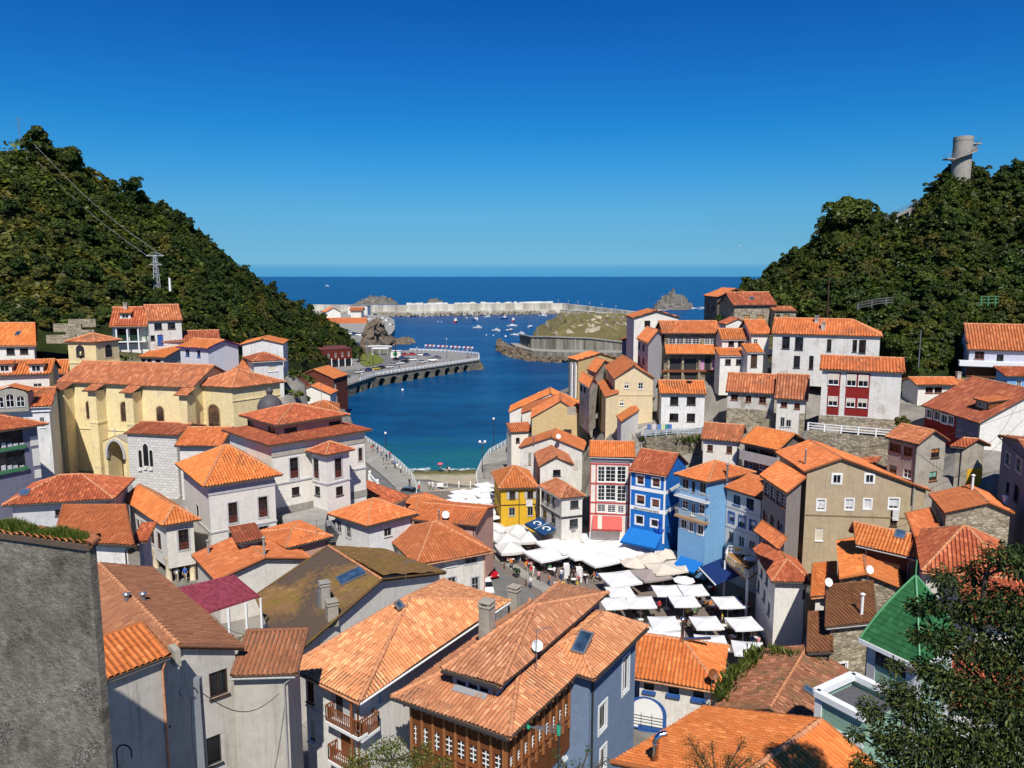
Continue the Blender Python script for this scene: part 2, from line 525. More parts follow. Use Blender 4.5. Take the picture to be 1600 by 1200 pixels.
def roof_geo(typ,Q,rise,fr=0.5,hin=1.0):
 P0,P1,P2,P3=Q
 up=Z*rise
 if typ=='g' or typ in('hipL','hipR','hip'):
  half=((P3-P0).length+(P2-P1).length)/4
  Lu=(P1-P0).length
  i=min(half*hin/max(Lu,0.1),0.48)
  iL=i if typ in('hip','hipL')else 0
  iR=i if typ in('hip','hipR')else 0
  M0,M1=lerp(P0,P3,fr),lerp(P1,P2,fr)
  R0,R1=lerp(M0,M1,iL)+up,lerp(M0,M1,1-iR)+up
  sl=[[P0,P1,R1,R0],[P2,P3,R0,R1]]
  if iL:sl.append([P3,P0,R0])
  if iR:sl.append([P1,P2,R1])
  rl=[[R0,R1]]
  if iL:rl+=[[P0,R0],[P3,R0]]
  if iR:rl+=[[P1,R1],[P2,R1]]
 elif typ=='x' or typ in('hipF','hipx','hipB'):
  half=((P1-P0).length+(P2-P3).length)/4
  Lu=(P3-P0).length
  i=min(half*hin/max(Lu,0.1),0.48)
  iF=i if typ in('hipx','hipF')else 0
  iB=i if typ in('hipx','hipB')else 0
  M0,M1=lerp(P0,P1,fr),lerp(P3,P2,fr)
  R0,R1=lerp(M0,M1,iF)+up,lerp(M0,M1,1-iB)+up
  sl=[[P3,P0,R0,R1],[P1,P2,R1,R0]]
  if iF:sl.append([P0,P1,R0])
  if iB:sl.append([P2,P3,R1])
  rl=[[R0,R1]]
  if iF:rl+=[[P0,R0],[P1,R0]]
  if iB:rl+=[[P2,R1],[P3,R1]]
 elif typ=='pyr':
  A=(P0+P1+P2+P3)/4+up
  sl=[[P0,P1,A],[P1,P2,A],[P2,P3,A],[P3,P0,A]]
  rl=[[p,A]for p in Q]
 elif typ=='shed':
  sl,rl=[[P0,P1,P2+up,P3+up]],[]
 elif typ=='shedr':
  sl,rl=[[P3,P0,P1+up,P2+up]],[]
 elif typ=='shedl':
  sl,rl=[[P1,P2,P3+up,P0+up]],[]
 elif typ=='flat':
  sl,rl=[[P0,P1,P2,P3]],[]
 return sl,rl
def rise_from(typ,Q,px,fr=0.5):
 """ridge height from a ridge pixel: the ray meets the vertical plane through the ridge"""
 P0,P1,P2,P3=Q
 if typ in('g','hip','hipL','hipR'):a,b=lerp(P0,P3,fr),lerp(P1,P2,fr)
 elif typ in('x','hipx','hipF','hipB'):a,b=lerp(P0,P1,fr),lerp(P3,P2,fr)
 elif typ=='shed':a,b=P3,P2
 elif typ=='shedr':a,b=P1,P2
 elif typ=='shedl':a,b=P3,P0
 else:
  a=(P0+P1+P2+P3)/4
  b=a+Vector((1,0,0))
 d=b-a
 n=Vector((d.y,-d.x,0)).normalized()
 if abs(n.dot(ray(*px)))<0.25:
  a=(a+b)/2
  n=Vector((0,1,0))
 return on_plane(px[0],px[1],a,n).z-a.z
def tile_slope(mb,poly,m=0,pitch=0.3,course=0.45,amp=0.05,step=0.03,seg=4,jit=0.0,sag=0.035):
 a,b=poly[0],poly[1]
 n=newell(poly)
 if n.z<0:n=-n
 u=(b-a)
 u=(u-n*u.dot(n)).normalized()
 v=n.cross(u)
 if v.z<0:v=-v;
 P=[((p-a).dot(u),(p-a).dot(v))for p in poly]
 us0,us1=min(p[0]for p in P),max(p[0]for p in P)
 vs0,vs1=min(p[1]for p in P),max(p[1]for p in P)
 if us1-us0<0.2 or vs1-vs0<0.1:return
 nc=max(2,int(round((us1-us0)/pitch)))
 if seg>=6:fp,fh=[0,.13,.2,.36,.64,.8],[0,0,.62,1,1,.62]
 else:fp,fh=[0,.18,.4,.7],[0,.15,1,.95]
 seg=len(fp)
 ph=np.append((np.arange(nc)[:,None]+np.array(fp)[None,:]).ravel(),nc)
 U=us0+1e-4+(us1-us0-2e-4)*ph/nc
 H=amp*np.append(np.tile(fh,nc),0.0)
 nr=max(1,int(math.ceil((vs1-vs0)/course)))
 Vr=np.empty(nr*2);Vr[0::2]=vs0+np.arange(nr)*course;Vr[1::2]=vs0+(np.arange(nr)+1)*course
 St=np.tile([step,0.0],nr)
 lo=np.full(len(U),1e9);hi=np.full(len(U),-1e9)
 for i in range(len(P)):
  (x0,y0),(x1,y1)=P[i],P[(i+1)%len(P)]
  if abs(x1-x0)<1e-6:continue
  t=(U-x0)/(x1-x0)
  ok=(t>=-1e-6)&(t<=1+1e-6)
  y=y0+(y1-y0)*t
  lo=np.where(ok,np.minimum(lo,y),lo);hi=np.where(ok,np.maximum(hi,y),hi)
 bad=lo>hi
 lo[bad]=0;hi[bad]=0
 G=np.clip(Vr[:,None],lo[None,:],hi[None,:])
 Hh=H[None,:]+St[:,None]*np.ones((1,len(U)))
 if jit:
  j=rng.normal(0,jit,(nr,nc))
  jj=np.repeat(np.repeat(j,2,0),seg,1)
  Hh[:,:-1]+=jj
 a_,u_,v_,n_=np.array(a),np.array(u),np.array(v),np.array(n)
 pos=a_+U[None,:,None]*u_+G[:,:,None]*v_+(Hh[:,:,None]+0.015)*n_
 pos[...,2]+=sag*vnoise(pos[...,0],pos[...,1],4.0,2,5)
 uv=np.stack([np.broadcast_to((ph+(a.x+a.y)*3.7%50)[None,:],G.shape),(np.repeat(np.arange(nr),2)+np.tile([0.03,0.97],nr))[:,None]*np.ones((1,len(U)))],-1)
 I,J=np.meshgrid(np.arange(2*nr-1),np.arange(len(U)-1),indexing='ij')
 g=lambda A,di,dj:A[I+di,J+dj]
 body=(np.abs(g(G,0,0)-g(G,1,0))>1e-4)|(np.abs(g(G,0,1)-g(G,1,1))>1e-4)
 inside=(Vr[I]>g(lo[None,:].repeat(2*nr,0),0,0))&(Vr[I]<g(hi[None,:].repeat(2*nr,0),0,0))
 keep=np.where(I%2==0,body,inside)
 idx=lambda di,dj:((I+di)*len(U)+(J+dj))[keep]
 F=np.stack([idx(0,0),idx(0,1),idx(1,1),idx(1,0)],-1)
 if np.dot(np.cross(u_,v_),n_)<0:F=F[:,::-1]
 mb.add(pos.reshape(-1,3),F,m,uv.reshape(-1,2))
def cap_line(mb,a,b,m=0,r=0.14,seglen=0.45):
 """ridge tiles: overlapping half-round tapered tiles"""
 L=(b-a).length
 n=max(1,int(L/seglen))
 d=(b-a)/n
 for i in range(n):
  p=a+d*i
  mb.tube([p-d*0.06,p+d*1.0],[r*1.1,r*0.86],7,m,caps=False)
def clip_poly_inset(Q,ins):
 """plan quad with each edge moved inward by ins[i] (front, right, back, left)"""
 out=[]
 lines=[]
 for i in range(4):
  a,b=Q[i],Q[(i+1)%4]
  d=Vector((b.x-a.x,b.y-a.y,0)).normalized()
  nin=Vector((-d.y,d.x,0))
  lines.append((a+nin*ins[i],d))
 for i in range(4):
  (p,d),(q,e)=lines[i-1],lines[i]
  den=d.x*e.y-d.y*e.x
  t=((q.x-p.x)*e.y-(q.y-p.y)*e.x)/den if abs(den)>1e-6 else 0
  out.append(Vector((p.x+d.x*t,p.y+d.y*t,0)))
 return out
def plane_z(poly,x,y):
 n=newell(poly)
 p=poly[0]
 return p.z-(n.x*(x-p.x)+n.y*(y-p.y))/n.z
STY={'w':dict(fr=WPAINT,pane=GLASS,mul=(1,1)),'ws':dict(fr=WPAINT,sur=WPAINT,pane=GLASS,mul=(1,0)),'wt':dict(fr=WPAINT,pane=GLASS,mul=(1,3)),'g':dict(fr=GPAINT,pane=GLASS,mul=(1,0)),'gs':dict(fr=GPAINT,sur=GPAINT,pane=GLASS,mul=(1,1)),'d':dict(fr=WOODD,pane=GLASS,mul=(1,0)),'dk':dict(fr=IRON,pane=GLASS,mul=(0,0)),'br':dict(fr=WOODB,pane=GLASS,mul=(1,1)),'brt':dict(fr=WOODB,pane=GLASS,mul=(1,2)),'bl':dict(fr=BPAINT,pane=GLASS,mul=(1,0)),'bls':dict(fr=BPAINT,sur=BPAINT,pane=GLASS,mul=(0,0),blind=(0.6,CURT)),'th':dict(fr=WOODD,sur=GREYW,pane=GLASS,mul=(1,3),blind=(0.35,'low')),'wb':dict(fr=WPAINT,sur=WPAINT,pane=GLASS,mul=(0,0),blind=(0.75,BROWNB)),'wbd':dict(fr=WPAINT,sur=WPAINT,pane=GLASS,mul=(0,0)),'be':dict(fr=WPAINT,pane=GLASS,mul=(1,0),blind=(0.55,BEIGEB)),'bec':dict(fr=WPAINT,pane=GLASS,mul=(0,0),blind=(0.97,BEIGEB)),'ob':dict(fr=WOODD,pane=GLASS,mul=(1,0),blind=(0.6,ORB)),'te':dict(fr=WOODB,pane=GLASS,mul=(1,0),blind=(0.65,TEALB)),'cu':dict(fr=WPAINT,sur=WPAINT,pane=GLASS,mul=(1,0),blind=(0.95,CURT)),'sh':dict(fr=WOODD,pane=WOODT,mul=(0,0)),'gal':dict(fr=WPAINT,pane=GLASS,mul=(1,3)),'galw':dict(fr=WOODB,pane=GLASS,mul=(1,3),thin=WPAINT),'op':dict(fr=WOODD,pane=IRON,mul=(0,0)),'doorb':dict(fr=BPAINT,pane=BPAINT,mul=(0,0),door=1),'doord':dict(fr=WOODD,pane=WOODD,mul=(1,0),door=1),'doorw':dict(fr=WPAINT,pane=GLASS,mul=(1,0),door=1),}
STY['dsh']=dict(fr=WOODD,pane=GLASS,mul=(1,1),shut=GPAINT)
class House:
 def __init__(s,name,label,cat='house',group=None,loc=None):
  s.name,s.label,s.cat,s.group=name,label,cat,group
  s.root=None
  s.blocks=[]
  if loc is not None:s._root(loc)
 def _root(s,loc):
  s.root=tag(empty(s.name,loc),s.label,s.cat,s.group)
 def block(s,q,zb,roof='g',ridge=None,rise=None,fr=0.5,hin=1.0,wall=WHITE,tile=T_OR,oh=0.45,ohs=None,dz=None,win=(),near=None,caps=True,slab=0.16,terr=True,wallz=None,bands=(),wn='wall',rn='roof',fascia=FASCIA,nowall=False,jit=None):
  Q=quad(**q)if isinstance(q,dict)else q
  if wall is WHITE and s.cat!='town hall':wall=(WHITE,WHITE_B,WHITE_C,WHITE_D)[len(s.label)%4]
  Q=[v.copy()for v in Q]
  if rise is None:
   rise=rise_from(roof,Q,ridge,fr)if ridge else 1.4
   span={'g':(Q[3]-Q[0]).length/2,'x':(Q[1]-Q[0]).length/2}.get(roof[0]if roof!='hipx' else 'x',min((Q[3]-Q[0]).length,(Q[1]-Q[0]).length)/2)
   if roof in('hipF','hipB'):span=(Q[1]-Q[0]).length/2
   if roof.startswith('shed'):span*=2
   r2=min(max(rise,0.22*span),0.75*span)
   if abs(r2-rise)>0.15:print('RISE',s.label[:40],round(rise,2),'->',round(r2,2),'span',round(span,2))
   rise=r2
  dist=(sum(Q,Vector())/4-Vector((0,0,CAM_Z))).length
  if s.root is None:
   c=sum(Q,Vector())/4
   s._root((c.x,c.y,zb))
  if dz:
   Q=[q_+Z*d for q_,d in zip(Q,dz)]
  sl,rl=roof_geo(roof,Q,rise,fr,hin)
  mb=MB()
  if near is None:near=dist<72
  if dist<72:kw=dict(pitch=0.26,course=0.44,amp=0.095,step=0.03,seg=6,jit=0.008)
  elif dist<125:kw=dict(pitch=0.34,course=0.55,amp=0.12,step=0.03,seg=4,jit=0.012)
  else:kw=dict(pitch=0.46,course=0.8,amp=0.15,step=0.0,seg=4,jit=0.015)
  if tile in(T_OLD,T_RED,T_PALE)and dist<130:kw['jit']=0.016
  if jit is not None:kw['jit']=jit
  cnt={}
  key=lambda p:(round(p.x,3),round(p.y,3),round(p.z,3))
  for p in sl:
   for i in range(len(p)):
    k=tuple(sorted((key(p[i]),key(p[(i+1)%len(p)]))))
    cnt[k]=cnt.get(k,0)+1
  for p in sl:
   tile_slope(mb,p,0,**kw)
   mb.poly([v.copy()for v in p],1)
   mb.poly([v-Z*slab for v in reversed(p)],1)
   for i in range(len(p)):
    a,b=p[i],p[(i+1)%len(p)]
    if cnt[tuple(sorted((key(a),key(b))))]==1:
     mb.poly([a-Z*slab,b-Z*slab,b.copy(),a.copy()],1)
     if i!=0 and dist<130:cap_line(mb,a+Z*0.05,b+Z*0.05,0,0.12)
  ro=mb.build(rn,[tile,fascia],s.root)
  if caps and rl:
   cb=MB()
   for a,b in rl:cap_line(cb,a+Z*0.05,b+Z*0.05,0,0.15 if dist<130 else 0.18,0.45 if dist<130 else 0.9)
   cb.build('ridge_tiles',RIDGE,ro)
  ins=[oh]*4 if ohs is None else list(ohs)
  W=clip_poly_inset(Q,ins)
  zr=lambda x,y:min(plane_z(p,x,y)for p in sl)-slab-0.01
  blk=dict(W=W,Q=Q,zb=zb,faces={},roof=ro,sl=sl,rl=rl,wall=None,zr=zr,dist=dist)
  wb=MB()
  cuts={'f':[],'r':[],'b':[],'l':[]}
  wins=[]
  names=['f','r','b','l']
  tops={}
  for i,nm in enumerate(names):
   a,b=W[i],W[(i+1)%4]
   d=(b-a)
   L=d.length
   d.normalize()
   n=Vector((d.y,-d.x,0))
   samp=[(t,zr(*(a+d*(L*t)).xy))for t in np.linspace(0,1,41)]
   za,zb_=samp[0][1],samp[-1][1]
   tm,zm=max(samp,key=lambda q_:q_[1])
   blk['faces'][nm]=(a,d,n,L,min(za,zb_))
   tops[nm]=(za,zb_,tm,zm)
  for spec in win:
   nm,st,rects=spec[:3]
   a,d,n,L,zt=blk['faces'][nm]
   for(x0,y0,x1,y1)in rects:
    a3=Vector((a.x,a.y,0))
    ym,xm=(y0+y1)/2,(x0+x1)/2
    s0,s1=(on_plane(x0,ym,a3,n)-a3).dot(d),(on_plane(x1,ym,a3,n)-a3).dot(d)
    z1,z0=on_plane(xm,y0,a3,n).z,on_plane(xm,y1,a3,n).z
    if s1<s0:s0,s1=s1,s0
    if s1<0.15 or s0>L-0.15:
     print('WIN off wall',s.label[:30],nm,(x0,y0),round(s0,1),round(s1,1),round(L,1));continue
    s0,s1=max(s0,0.12),min(s1,L-0.12)
    rec=z1<zt-0.06 and z0>zb+0.02
    if z0<zb+0.02 and z1<zt-0.06:
     z0=zb+0.03;rec=z1>z0+0.3
    if z1-z0<0.15 or s1-s0<0.1:continue
    if any(not(s1<c[0]or s0>c[1]or z1<c[2]or z0>c[3])for c in cuts[nm]):rec=False
    if rec:cuts[nm].append((s0,s1,z0,z1))
    wins.append((nm,st,s0,s1,z0,z1,rec))
  RD=0.17
  for i,nm in enumerate(names):
   if nowall:break
   a,d,n,L,zt=blk['faces'][nm]
   za,zb_,tm,zm=tops[nm]
   xs=sorted({0,L,*[c[0]for c in cuts[nm]],*[c[1]for c in cuts[nm]]})
   zs=sorted({zb-1.5,zt,*[c[2]for c in cuts[nm]],*[c[3]for c in cuts[nm]]})
   P=lambda s_,z_,o=0.0:Vector((a.x+d.x*s_+n.x*o,a.y+d.y*s_+n.y*o,z_))
   for x0,x1 in zip(xs[:-1],xs[1:]):
    for z0,z1 in zip(zs[:-1],zs[1:]):
     cx,cz=(x0+x1)/2,(z0+z1)/2
     if any(c[0]<cx<c[1]and c[2]<cz<c[3]for c in cuts[nm]):continue
     if z1-z0<1e-4:continue
     wb.poly([P(x0,z0),P(x1,z0),P(x1,z1),P(x0,z1)],0,[(x0,z0),(x1,z0),(x1,z1),(x0,z1)])
   top=[(0,zt),(L,zt)]
   if zb_>zt+1e-3:top.append((L,zb_))
   if 0.02<tm<0.98 and zm>max(za,zb_)+0.02:top.append((L*tm,zm))
   if za>zt+1e-3:top.append((0,za))
   if len(top)>2:wb.poly([P(*q_)for q_ in top],0,top)
   for(s0,s1,z0,z1)in cuts[nm]:
    for(p,q_)in(((s0,z0),(s1,z0)),((s1,z0),(s1,z1)),((s1,z1),(s0,z1)),((s0,z1),(s0,z0))):
     wb.poly([P(*p),P(*q_),P(q_[0],q_[1],-RD),P(p[0],p[1],-RD)],0)
    wb.poly([P(s0,z0,-RD),P(s1,z0,-RD),P(s1,z1,-RD),P(s0,z1,-RD)],0)
  if not nowall:
   blk['wall']=wb.build(wn,wall,s.root)
  for wn_ in wins:s._window(blk,*wn_)
  for bd in bands:s.band(blk,*bd)
  if terr and not nowall:
   for p in W:TERR.append((p.x,p.y,zb))
  s.blocks.append(blk)
  HQ.append(blk['Q'])
  if not nowall and dist<190 and caps and roof in('g','hip','hipL','hipR','pyr','shed')and s.name=='house' and len(s.label)%5!=0:
   s.gutter('f',m=(IRON,GPAINT,IRON,RIDGE,IRON)[len(s.label)%5],pipe=dist<130 and wall not in(BLUE,YELLOW,LBLUE))
  return s
 def _window(s,blk,nm,st,s0,s1,z0,z1,rec):
  y=STY[st]
  a,d,n,L,zt=blk['faces'][nm]
  far=blk['dist']>125
  o0=-0.08 if rec else 0.05
  P=lambda s_,z_,o=0.0:Vector((a.x+d.x*s_+n.x*o,a.y+d.y*s_+n.y*o,z_))
  ax=(d,n,Z)
  W_,H_=s1-s0,z1-z0
  fw=min(0.08,W_*0.12)
  mb=MB()
  bx=lambda sa,sb,za,zb_,o,t,m=0:mb.box(P((sa+sb)/2,(za+zb_)/2,o),(sb-sa,t,zb_-za),m,ax)
  bx(s0,s0+fw,z0,z1,o0,0.06);bx(s1-fw,s1,z0,z1,o0,0.06)
  bx(s0+fw,s1-fw,z0,z0+fw,o0,0.06);bx(s0+fw,s1-fw,z1-fw,z1,o0,0.06)
  nx,ny=y['mul']
  mats=[y['fr'],y.get('sur')or y['fr'],y.get('thin')or y['fr']]
  tw=0.05 if W_>0.5 else 0.035
  for k in range(nx):
   c=s0+W_*(k+1)/(nx+1)
   bx(c-tw/2,c+tw/2,z0+fw,z1-fw,o0-0.005,0.045,2)
  for k in range(ny):
   c=z0+H_*(k+1)/(ny+1)
   bx(s0+fw,s1-fw,c-tw/2,c+tw/2,o0-0.008,0.035,2)
  if y.get('sur'):
   t=0.16
   for(sa,sb,za,zb_)in((s0-t,s0,z0-t,z1+t),(s1,s1+t,z0-t,z1+t),(s0,s1,z1,z1+t),(s0,s1,z0-t,z0)):
    bx(sa,sb,za,zb_,0.02,0.06,1)
  else:
   bx(s0-0.07,s1+0.07,z0-0.08,z0-0.002,0.05,0.14,0)
  wo=mb.build('door' if y.get('door')else 'window',mats,s.root)
  pb=MB()
  po=-0.14 if rec else 0.025
  pb.poly([P(s0,z0,po),P(s1,z0,po),P(s1,z1,po),P(s0,z1,po)])
  pb.build('panel' if y.get('door')else('shutter' if y['pane']is WOODT else 'pane'),y['pane'],wo)
  if y.get('blind'):
   k,bm=y['blind']
   bb=MB()
   bo=po+0.02
   if bm=='low':
    pz0,pz1,bm=z0+fw,z0+H_*k,DREDW
   else:
    pz0,pz1=z1-H_*k*random.uniform(0.75,1.05),z1-fw*0.5
    pz0=max(pz0,z0+fw)
   bb.box(P((s0+s1)/2,(pz0+pz1)/2,bo),(W_-2*fw,0.012,pz1-pz0),0,ax)
   bb.build('blind' if bm is not CURT else 'curtain',bm,wo)
  if y.get('shut'):
   for sa,sb in((s0-W_*0.5,s0-0.03),(s1+0.03,s1+W_*0.5)):
    sb_=MB();sb_.box(P((sa+sb)/2,(z0+z1)/2,0.05),(sb-sa,0.05,H_),0,ax)
    sb_.build('shutter',y['shut'],wo)
 def face(s,nm,b=-1):return s.blocks[b]['faces'][nm]
 def fp(s,nm,px,py,b=-1):
  a,d,n,L,zt=s.face(nm,b)
  a3=Vector((a.x,a.y,0))
  p=on_plane(px,py,a3,n)
  return(p-a3).dot(d),p.z
 def P(s,nm,s_,z_,o=0.0,b=-1):
  a,d,n,L,zt=s.face(nm,b)
  return Vector((a.x+d.x*s_+n.x*o,a.y+d.y*s_+n.y*o,z_))
 def band(s,blk,sides,z0,z1,m,t=0.05,name='band'):
  mb=MB()
  for nm in sides:
   a,d,n,L,zt=blk['faces'][nm]
   mb.box(Vector((a.x,a.y,0))+d*(L/2)+n*(t/2-0.01)+Z*((z0+z1)/2),(L+2*t-0.02,t+0.02,z1-z0),0,(d,n,Z))
  mb.build(name,m,s.root)
  return s
 def bandpx(s,sides,px,py0,py1,m,t=0.05,b=-1,name='band',face=None):
  f=face or sides[0]
  z1,z0=s.fp(f,px,py0,b)[1],s.fp(f,px,py1,b)[1]
  return s.band(s.blocks[b],sides,z0,z1,m,t,name)
 def strip(s,nm,x0,y0,x1,y1,m,t=0.05,b=-1,name='panel',t0=0.0):
  sa,z1=s.fp(nm,(x0+x1)/2,y0,b);sb,z0=s.fp(nm,(x0+x1)/2,y1,b)
  s0=s.fp(nm,x0,(y0+y1)/2,b)[0];s1=s.fp(nm,x1,(y0+y1)/2,b)[0]
  a,d,n,L,zt=s.face(nm,b)
  s0,s1=max(s0,0),min(s1,L)
  mb=MB()
  mb.box(s.P(nm,(s0+s1)/2,(z0+z1)/2,t0+t/2,b),(s1-s0,t,z1-z0),0,(d,n,Z))
  mb.build(name,m,s.root)
  return s
 def onroof(s,px,py,b=-1):
  best=None
  for p in s.blocks[b]['sl']:
   q=on_plane(px,py,p[0],newell(p))
   t=(q-Vector((0,0,CAM_Z))).length
   if abs(q.z-s.blocks[b]['zr'](q.x,q.y))<0.6 and(best is None or t<best[0]):best=(t,q,newell(p),p)
  return best
 def chimney(s,px,py,w=0.7,h=1.2,m=None,b=-1,cap=True,d=None):
  r=s.onroof(px,py,b)
  if not r:print('CHIM miss',s.label[:30],px,py);return s
  p=r[1]
  mb=MB()
  u=(r[3][1]-r[3][0]);u=Vector((u.x,u.y,0)).normalized()
  ax=(u,Vector((-u.y,u.x,0)),Z)
  d=d or w
  mb.box(p+Z*(h/2-0.25),(w,d,h+0.5),0,ax)
  if cap:
   mb.box(p+Z*(h+0.04),(w+0.14,d+0.14,0.08),0,ax)
   for k in(-1,1):mb.box(p+Z*(h+0.17)+u*(k*w*0.38),(0.12,d,0.18),0,ax)
   mb.box(p+Z*(h+0.29),(w+0.1,d+0.1,0.07),0,ax)
  mb.build('chimney',m or WHITEOLD,s.blocks[b]['roof'])
  return s
 def flue(s,px,py,h=1.5,r=0.1,m=None,b=-1):
  q=s.onroof(px,py,b)
  if not q:print('FLUE miss',s.label[:30],px,py);return s
  p=q[1]
  mb=MB()
  mb.tube([p-Z*0.3,p+Z*h],r,10)
  mb.lathe(p+Z*h,[(r*1.0,0.0),(r*1.9,0.08),(r*1.9,0.13),(0.001,0.25)],10)
  mb.build('flue',m or STEEL,s.blocks[b]['roof'])
  return s
 def skylight(s,px,py,w=0.8,h=1.1,b=-1):
  q=s.onroof(px,py,b)
  if not q:print('SKY miss',s.label[:30],px,py);return s
  p,n=q[1],q[2]
  u=(q[3][1]-q[3][0]).normalized();v=n.cross(u)
  mb=MB()
  for k in(-1,1):
   mb.box(p+u*(k*w/2)+n*0.19,(0.1,h+0.1,0.16),0,(u,v,n))
   mb.box(p+v*(k*h/2)+n*0.19,(w-0.1,0.1,0.16),0,(u,v,n))
  o=mb.build('skylight',STEEL,s.blocks[b]['roof'])
  g=MB();g.box(p+n*0.21,(w-0.1,h-0.1,0.03),0,(u,v,n))
  me=g
  s._merge(o,g,GLASSBLUE)
  return s
 def _merge(s,o,mb,mat):
  """appends a second material's polygons to an existing part"""
  base=np.array(WL[o])
  me=o.data
  bpy_v=[tuple(v.co)for v in me.vertices]
  fs=[tuple(p.vertices)for p in me.polygons]
  mi=[p.material_index for p in me.polygons]
  nv=len(bpy_v)
  V=np.concatenate(mb.V)-base
  for f,m,sm in mb.F:
   for r in f:fs.append(tuple(int(i)+nv for i in r));mi.append(len(me.materials))
  nm=bpy.data.meshes.new(me.name)
  nm.from_pydata(bpy_v+[tuple(v)for v in V],[],fs)
  for m in me.materials:nm.materials.append(m)
  nm.materials.append(mat)
  nm.polygons.foreach_set('material_index',mi)
  o.data=nm
 def dish(s,px,py,r=0.4,b=-1,m=None,aim=(0.25,-1,0.45)):
  q=s.onroof(px,py,b)
  if not q:print('DISH miss',s.label[:30],px,py);return s
  p=q[1]
  mb=MB()
  mb.tube([p-Z*0.2,p+Z*1.0],0.03,6)
  ax=Vector(aim).normalized()
  x=ax.cross(Z).normalized();y=ax.cross(x)
  c=p+Z*0.95+ax*0.1
  V,F=[c],[]
  for ring,(rr,dd)in enumerate(((0.5,0.03),(1.0,0.12))):
   for k in range(14):
    t=2*math.pi*k/14
    V.append(c+(x*math.cos(t)+y*math.sin(t))*r*rr+ax*dd)
  for k in range(14):
   F.append([0,1+k,1+(k+1)%14])
   F.append([1+k,15+k,15+(k+1)%14,1+(k+1)%14])
  mb.add(V,F,1)
  mb.bar(c,c+ax*0.4,0.025,m=0)
  mb.build('satellite_dish',[STEEL,m or WPAINT],s.root)
  return s
 def aerial(s,px,py,h=2.0,b=-1,yaw=0.4):
  q=s.onroof(px,py,b)
  if not q:print('AER miss',s.label[:30],px,py);return s
  p=q[1]
  mb=MB()
  mb.tube([p-Z*0.2,p+Z*h],0.025,5)
  d=Vector((math.cos(yaw),math.sin(yaw),0));e=Vector((-d.y,d.x,0))
  mb.bar(p+Z*h-d*0.2,p+Z*h+d*1.1,0.025)
  for k in range(7):
   c=p+Z*h+d*(k*0.17-0.1)
   mb.bar(c-e*(0.35-k*0.02),c+e*(0.35-k*0.02),0.015)
  mb.build('aerial',STEEL,s.root)
  return s
 def balcony(s,nm,pa,pb,dep=0.9,h=1.0,slab_m=None,rail_m=None,bars=0.13,b=-1,z=None,solid=None,bw=0.035):
  """slab along the wall between two floor pixels (taken on the outer edge), with a barred railing"""
  a,d,n,L,zt=s.face(nm,b)
  a3=Vector((a.x,a.y,0))+n*dep
  p,q=on_plane(pa[0],pa[1],a3,n),on_plane(pb[0],pb[1],a3,n)
  s0,s1=sorted(((p-a3).dot(d),(q-a3).dot(d)))
  z=z if z is not None else(p.z+q.z)/2
  s0,s1=max(s0,-0.6),min(s1,L+0.6)
  mb=MB()
  ax=(d,n,Z)
  mb.box(s.P(nm,(s0+s1)/2,z-0.09,dep/2,b),(s1-s0,dep,0.18),0,ax)
  o=mb.build('balcony',slab_m or WPAINT,s.root)
  rb=MB()
  if solid:
   rb.box(s.P(nm,(s0+s1)/2,z+h/2,dep-0.05,b),(s1-s0,0.07,h),0,ax)
   for e in(s0+0.04,s1-0.04):rb.box(s.P(nm,e,z+h/2,dep/2-0.05,b),(0.07,dep-0.1,h),0,ax)
   rb.build('parapet',solid,o)
  else:
   ring=[s.P(nm,s0+0.04,z,0,b),s.P(nm,s0+0.04,z,dep-0.05,b),s.P(nm,s1-0.04,z,dep-0.05,b),s.P(nm,s1-0.04,z,0,b)]
   for u,v in zip(ring[:-1],ring[1:]):
    rb.bar(u+Z*h,v+Z*h,0.07,0.05);rb.bar(u+Z*0.1,v+Z*0.1,0.05,0.04)
    k=max(1,int((v-u).length/bars))
    for i in range(k+1):
     c=lerp(u,v,i/k)
     rb.bar(c+Z*0.1,c+Z*h,bw)
   rb.build('railing',rail_m or WPAINT,o)
  return s
 def awning(s,pts,m,name='awning',drop=0.3,thick=0.05):
  """sloped canvas through four points (two on the wall, two outer, in order around) with a valance"""
  mb=MB()
  p=[Vector(q)for q in pts]
  n=newell(p)
  if n.z<0:n=-n
  mb.poly(p,0);mb.poly([q-n*thick for q in reversed(p)],0)
  for i in range(4):
   a,b=p[i],p[(i+1)%4]
   mb.poly([a,b,b-n*thick,a-n*thick],0)
  a,b=p[2],p[3]
  mb.poly([a-Z*0.01,b-Z*0.01,b-Z*drop,a-Z*drop],0)
  mb.poly([b-Z*0.012,a-Z*0.012,a-Z*drop,b-Z*drop],0)
  return mb.build(name,m,s.root)
 def gutter(s,nm,b=-1,m=None,pipe=True):
  blk=s.blocks[b]
  i='frbl'.index(nm)
  a,c=blk['Q'][i],blk['Q'][(i+1)%4]
  d=(c-a).normalized();n=Vector((d.y,-d.x,0)).normalized()
  mb=MB()
  mb.tube([a+n*0.08-Z*0.1,c+n*0.08-Z*0.1],0.07,6)
  if pipe:
   w=blk['W'][(i+1)%4]
   q=Vector((w.x,w.y,0))+n*0.08-d*0.15
   mb.tube([c+n*0.06-Z*0.14-d*0.2,q+Z*(c.z-0.6),q+Z*blk['zb']],0.055,6)
  mb.build('gutter',m or IRON,s.root)
  return s
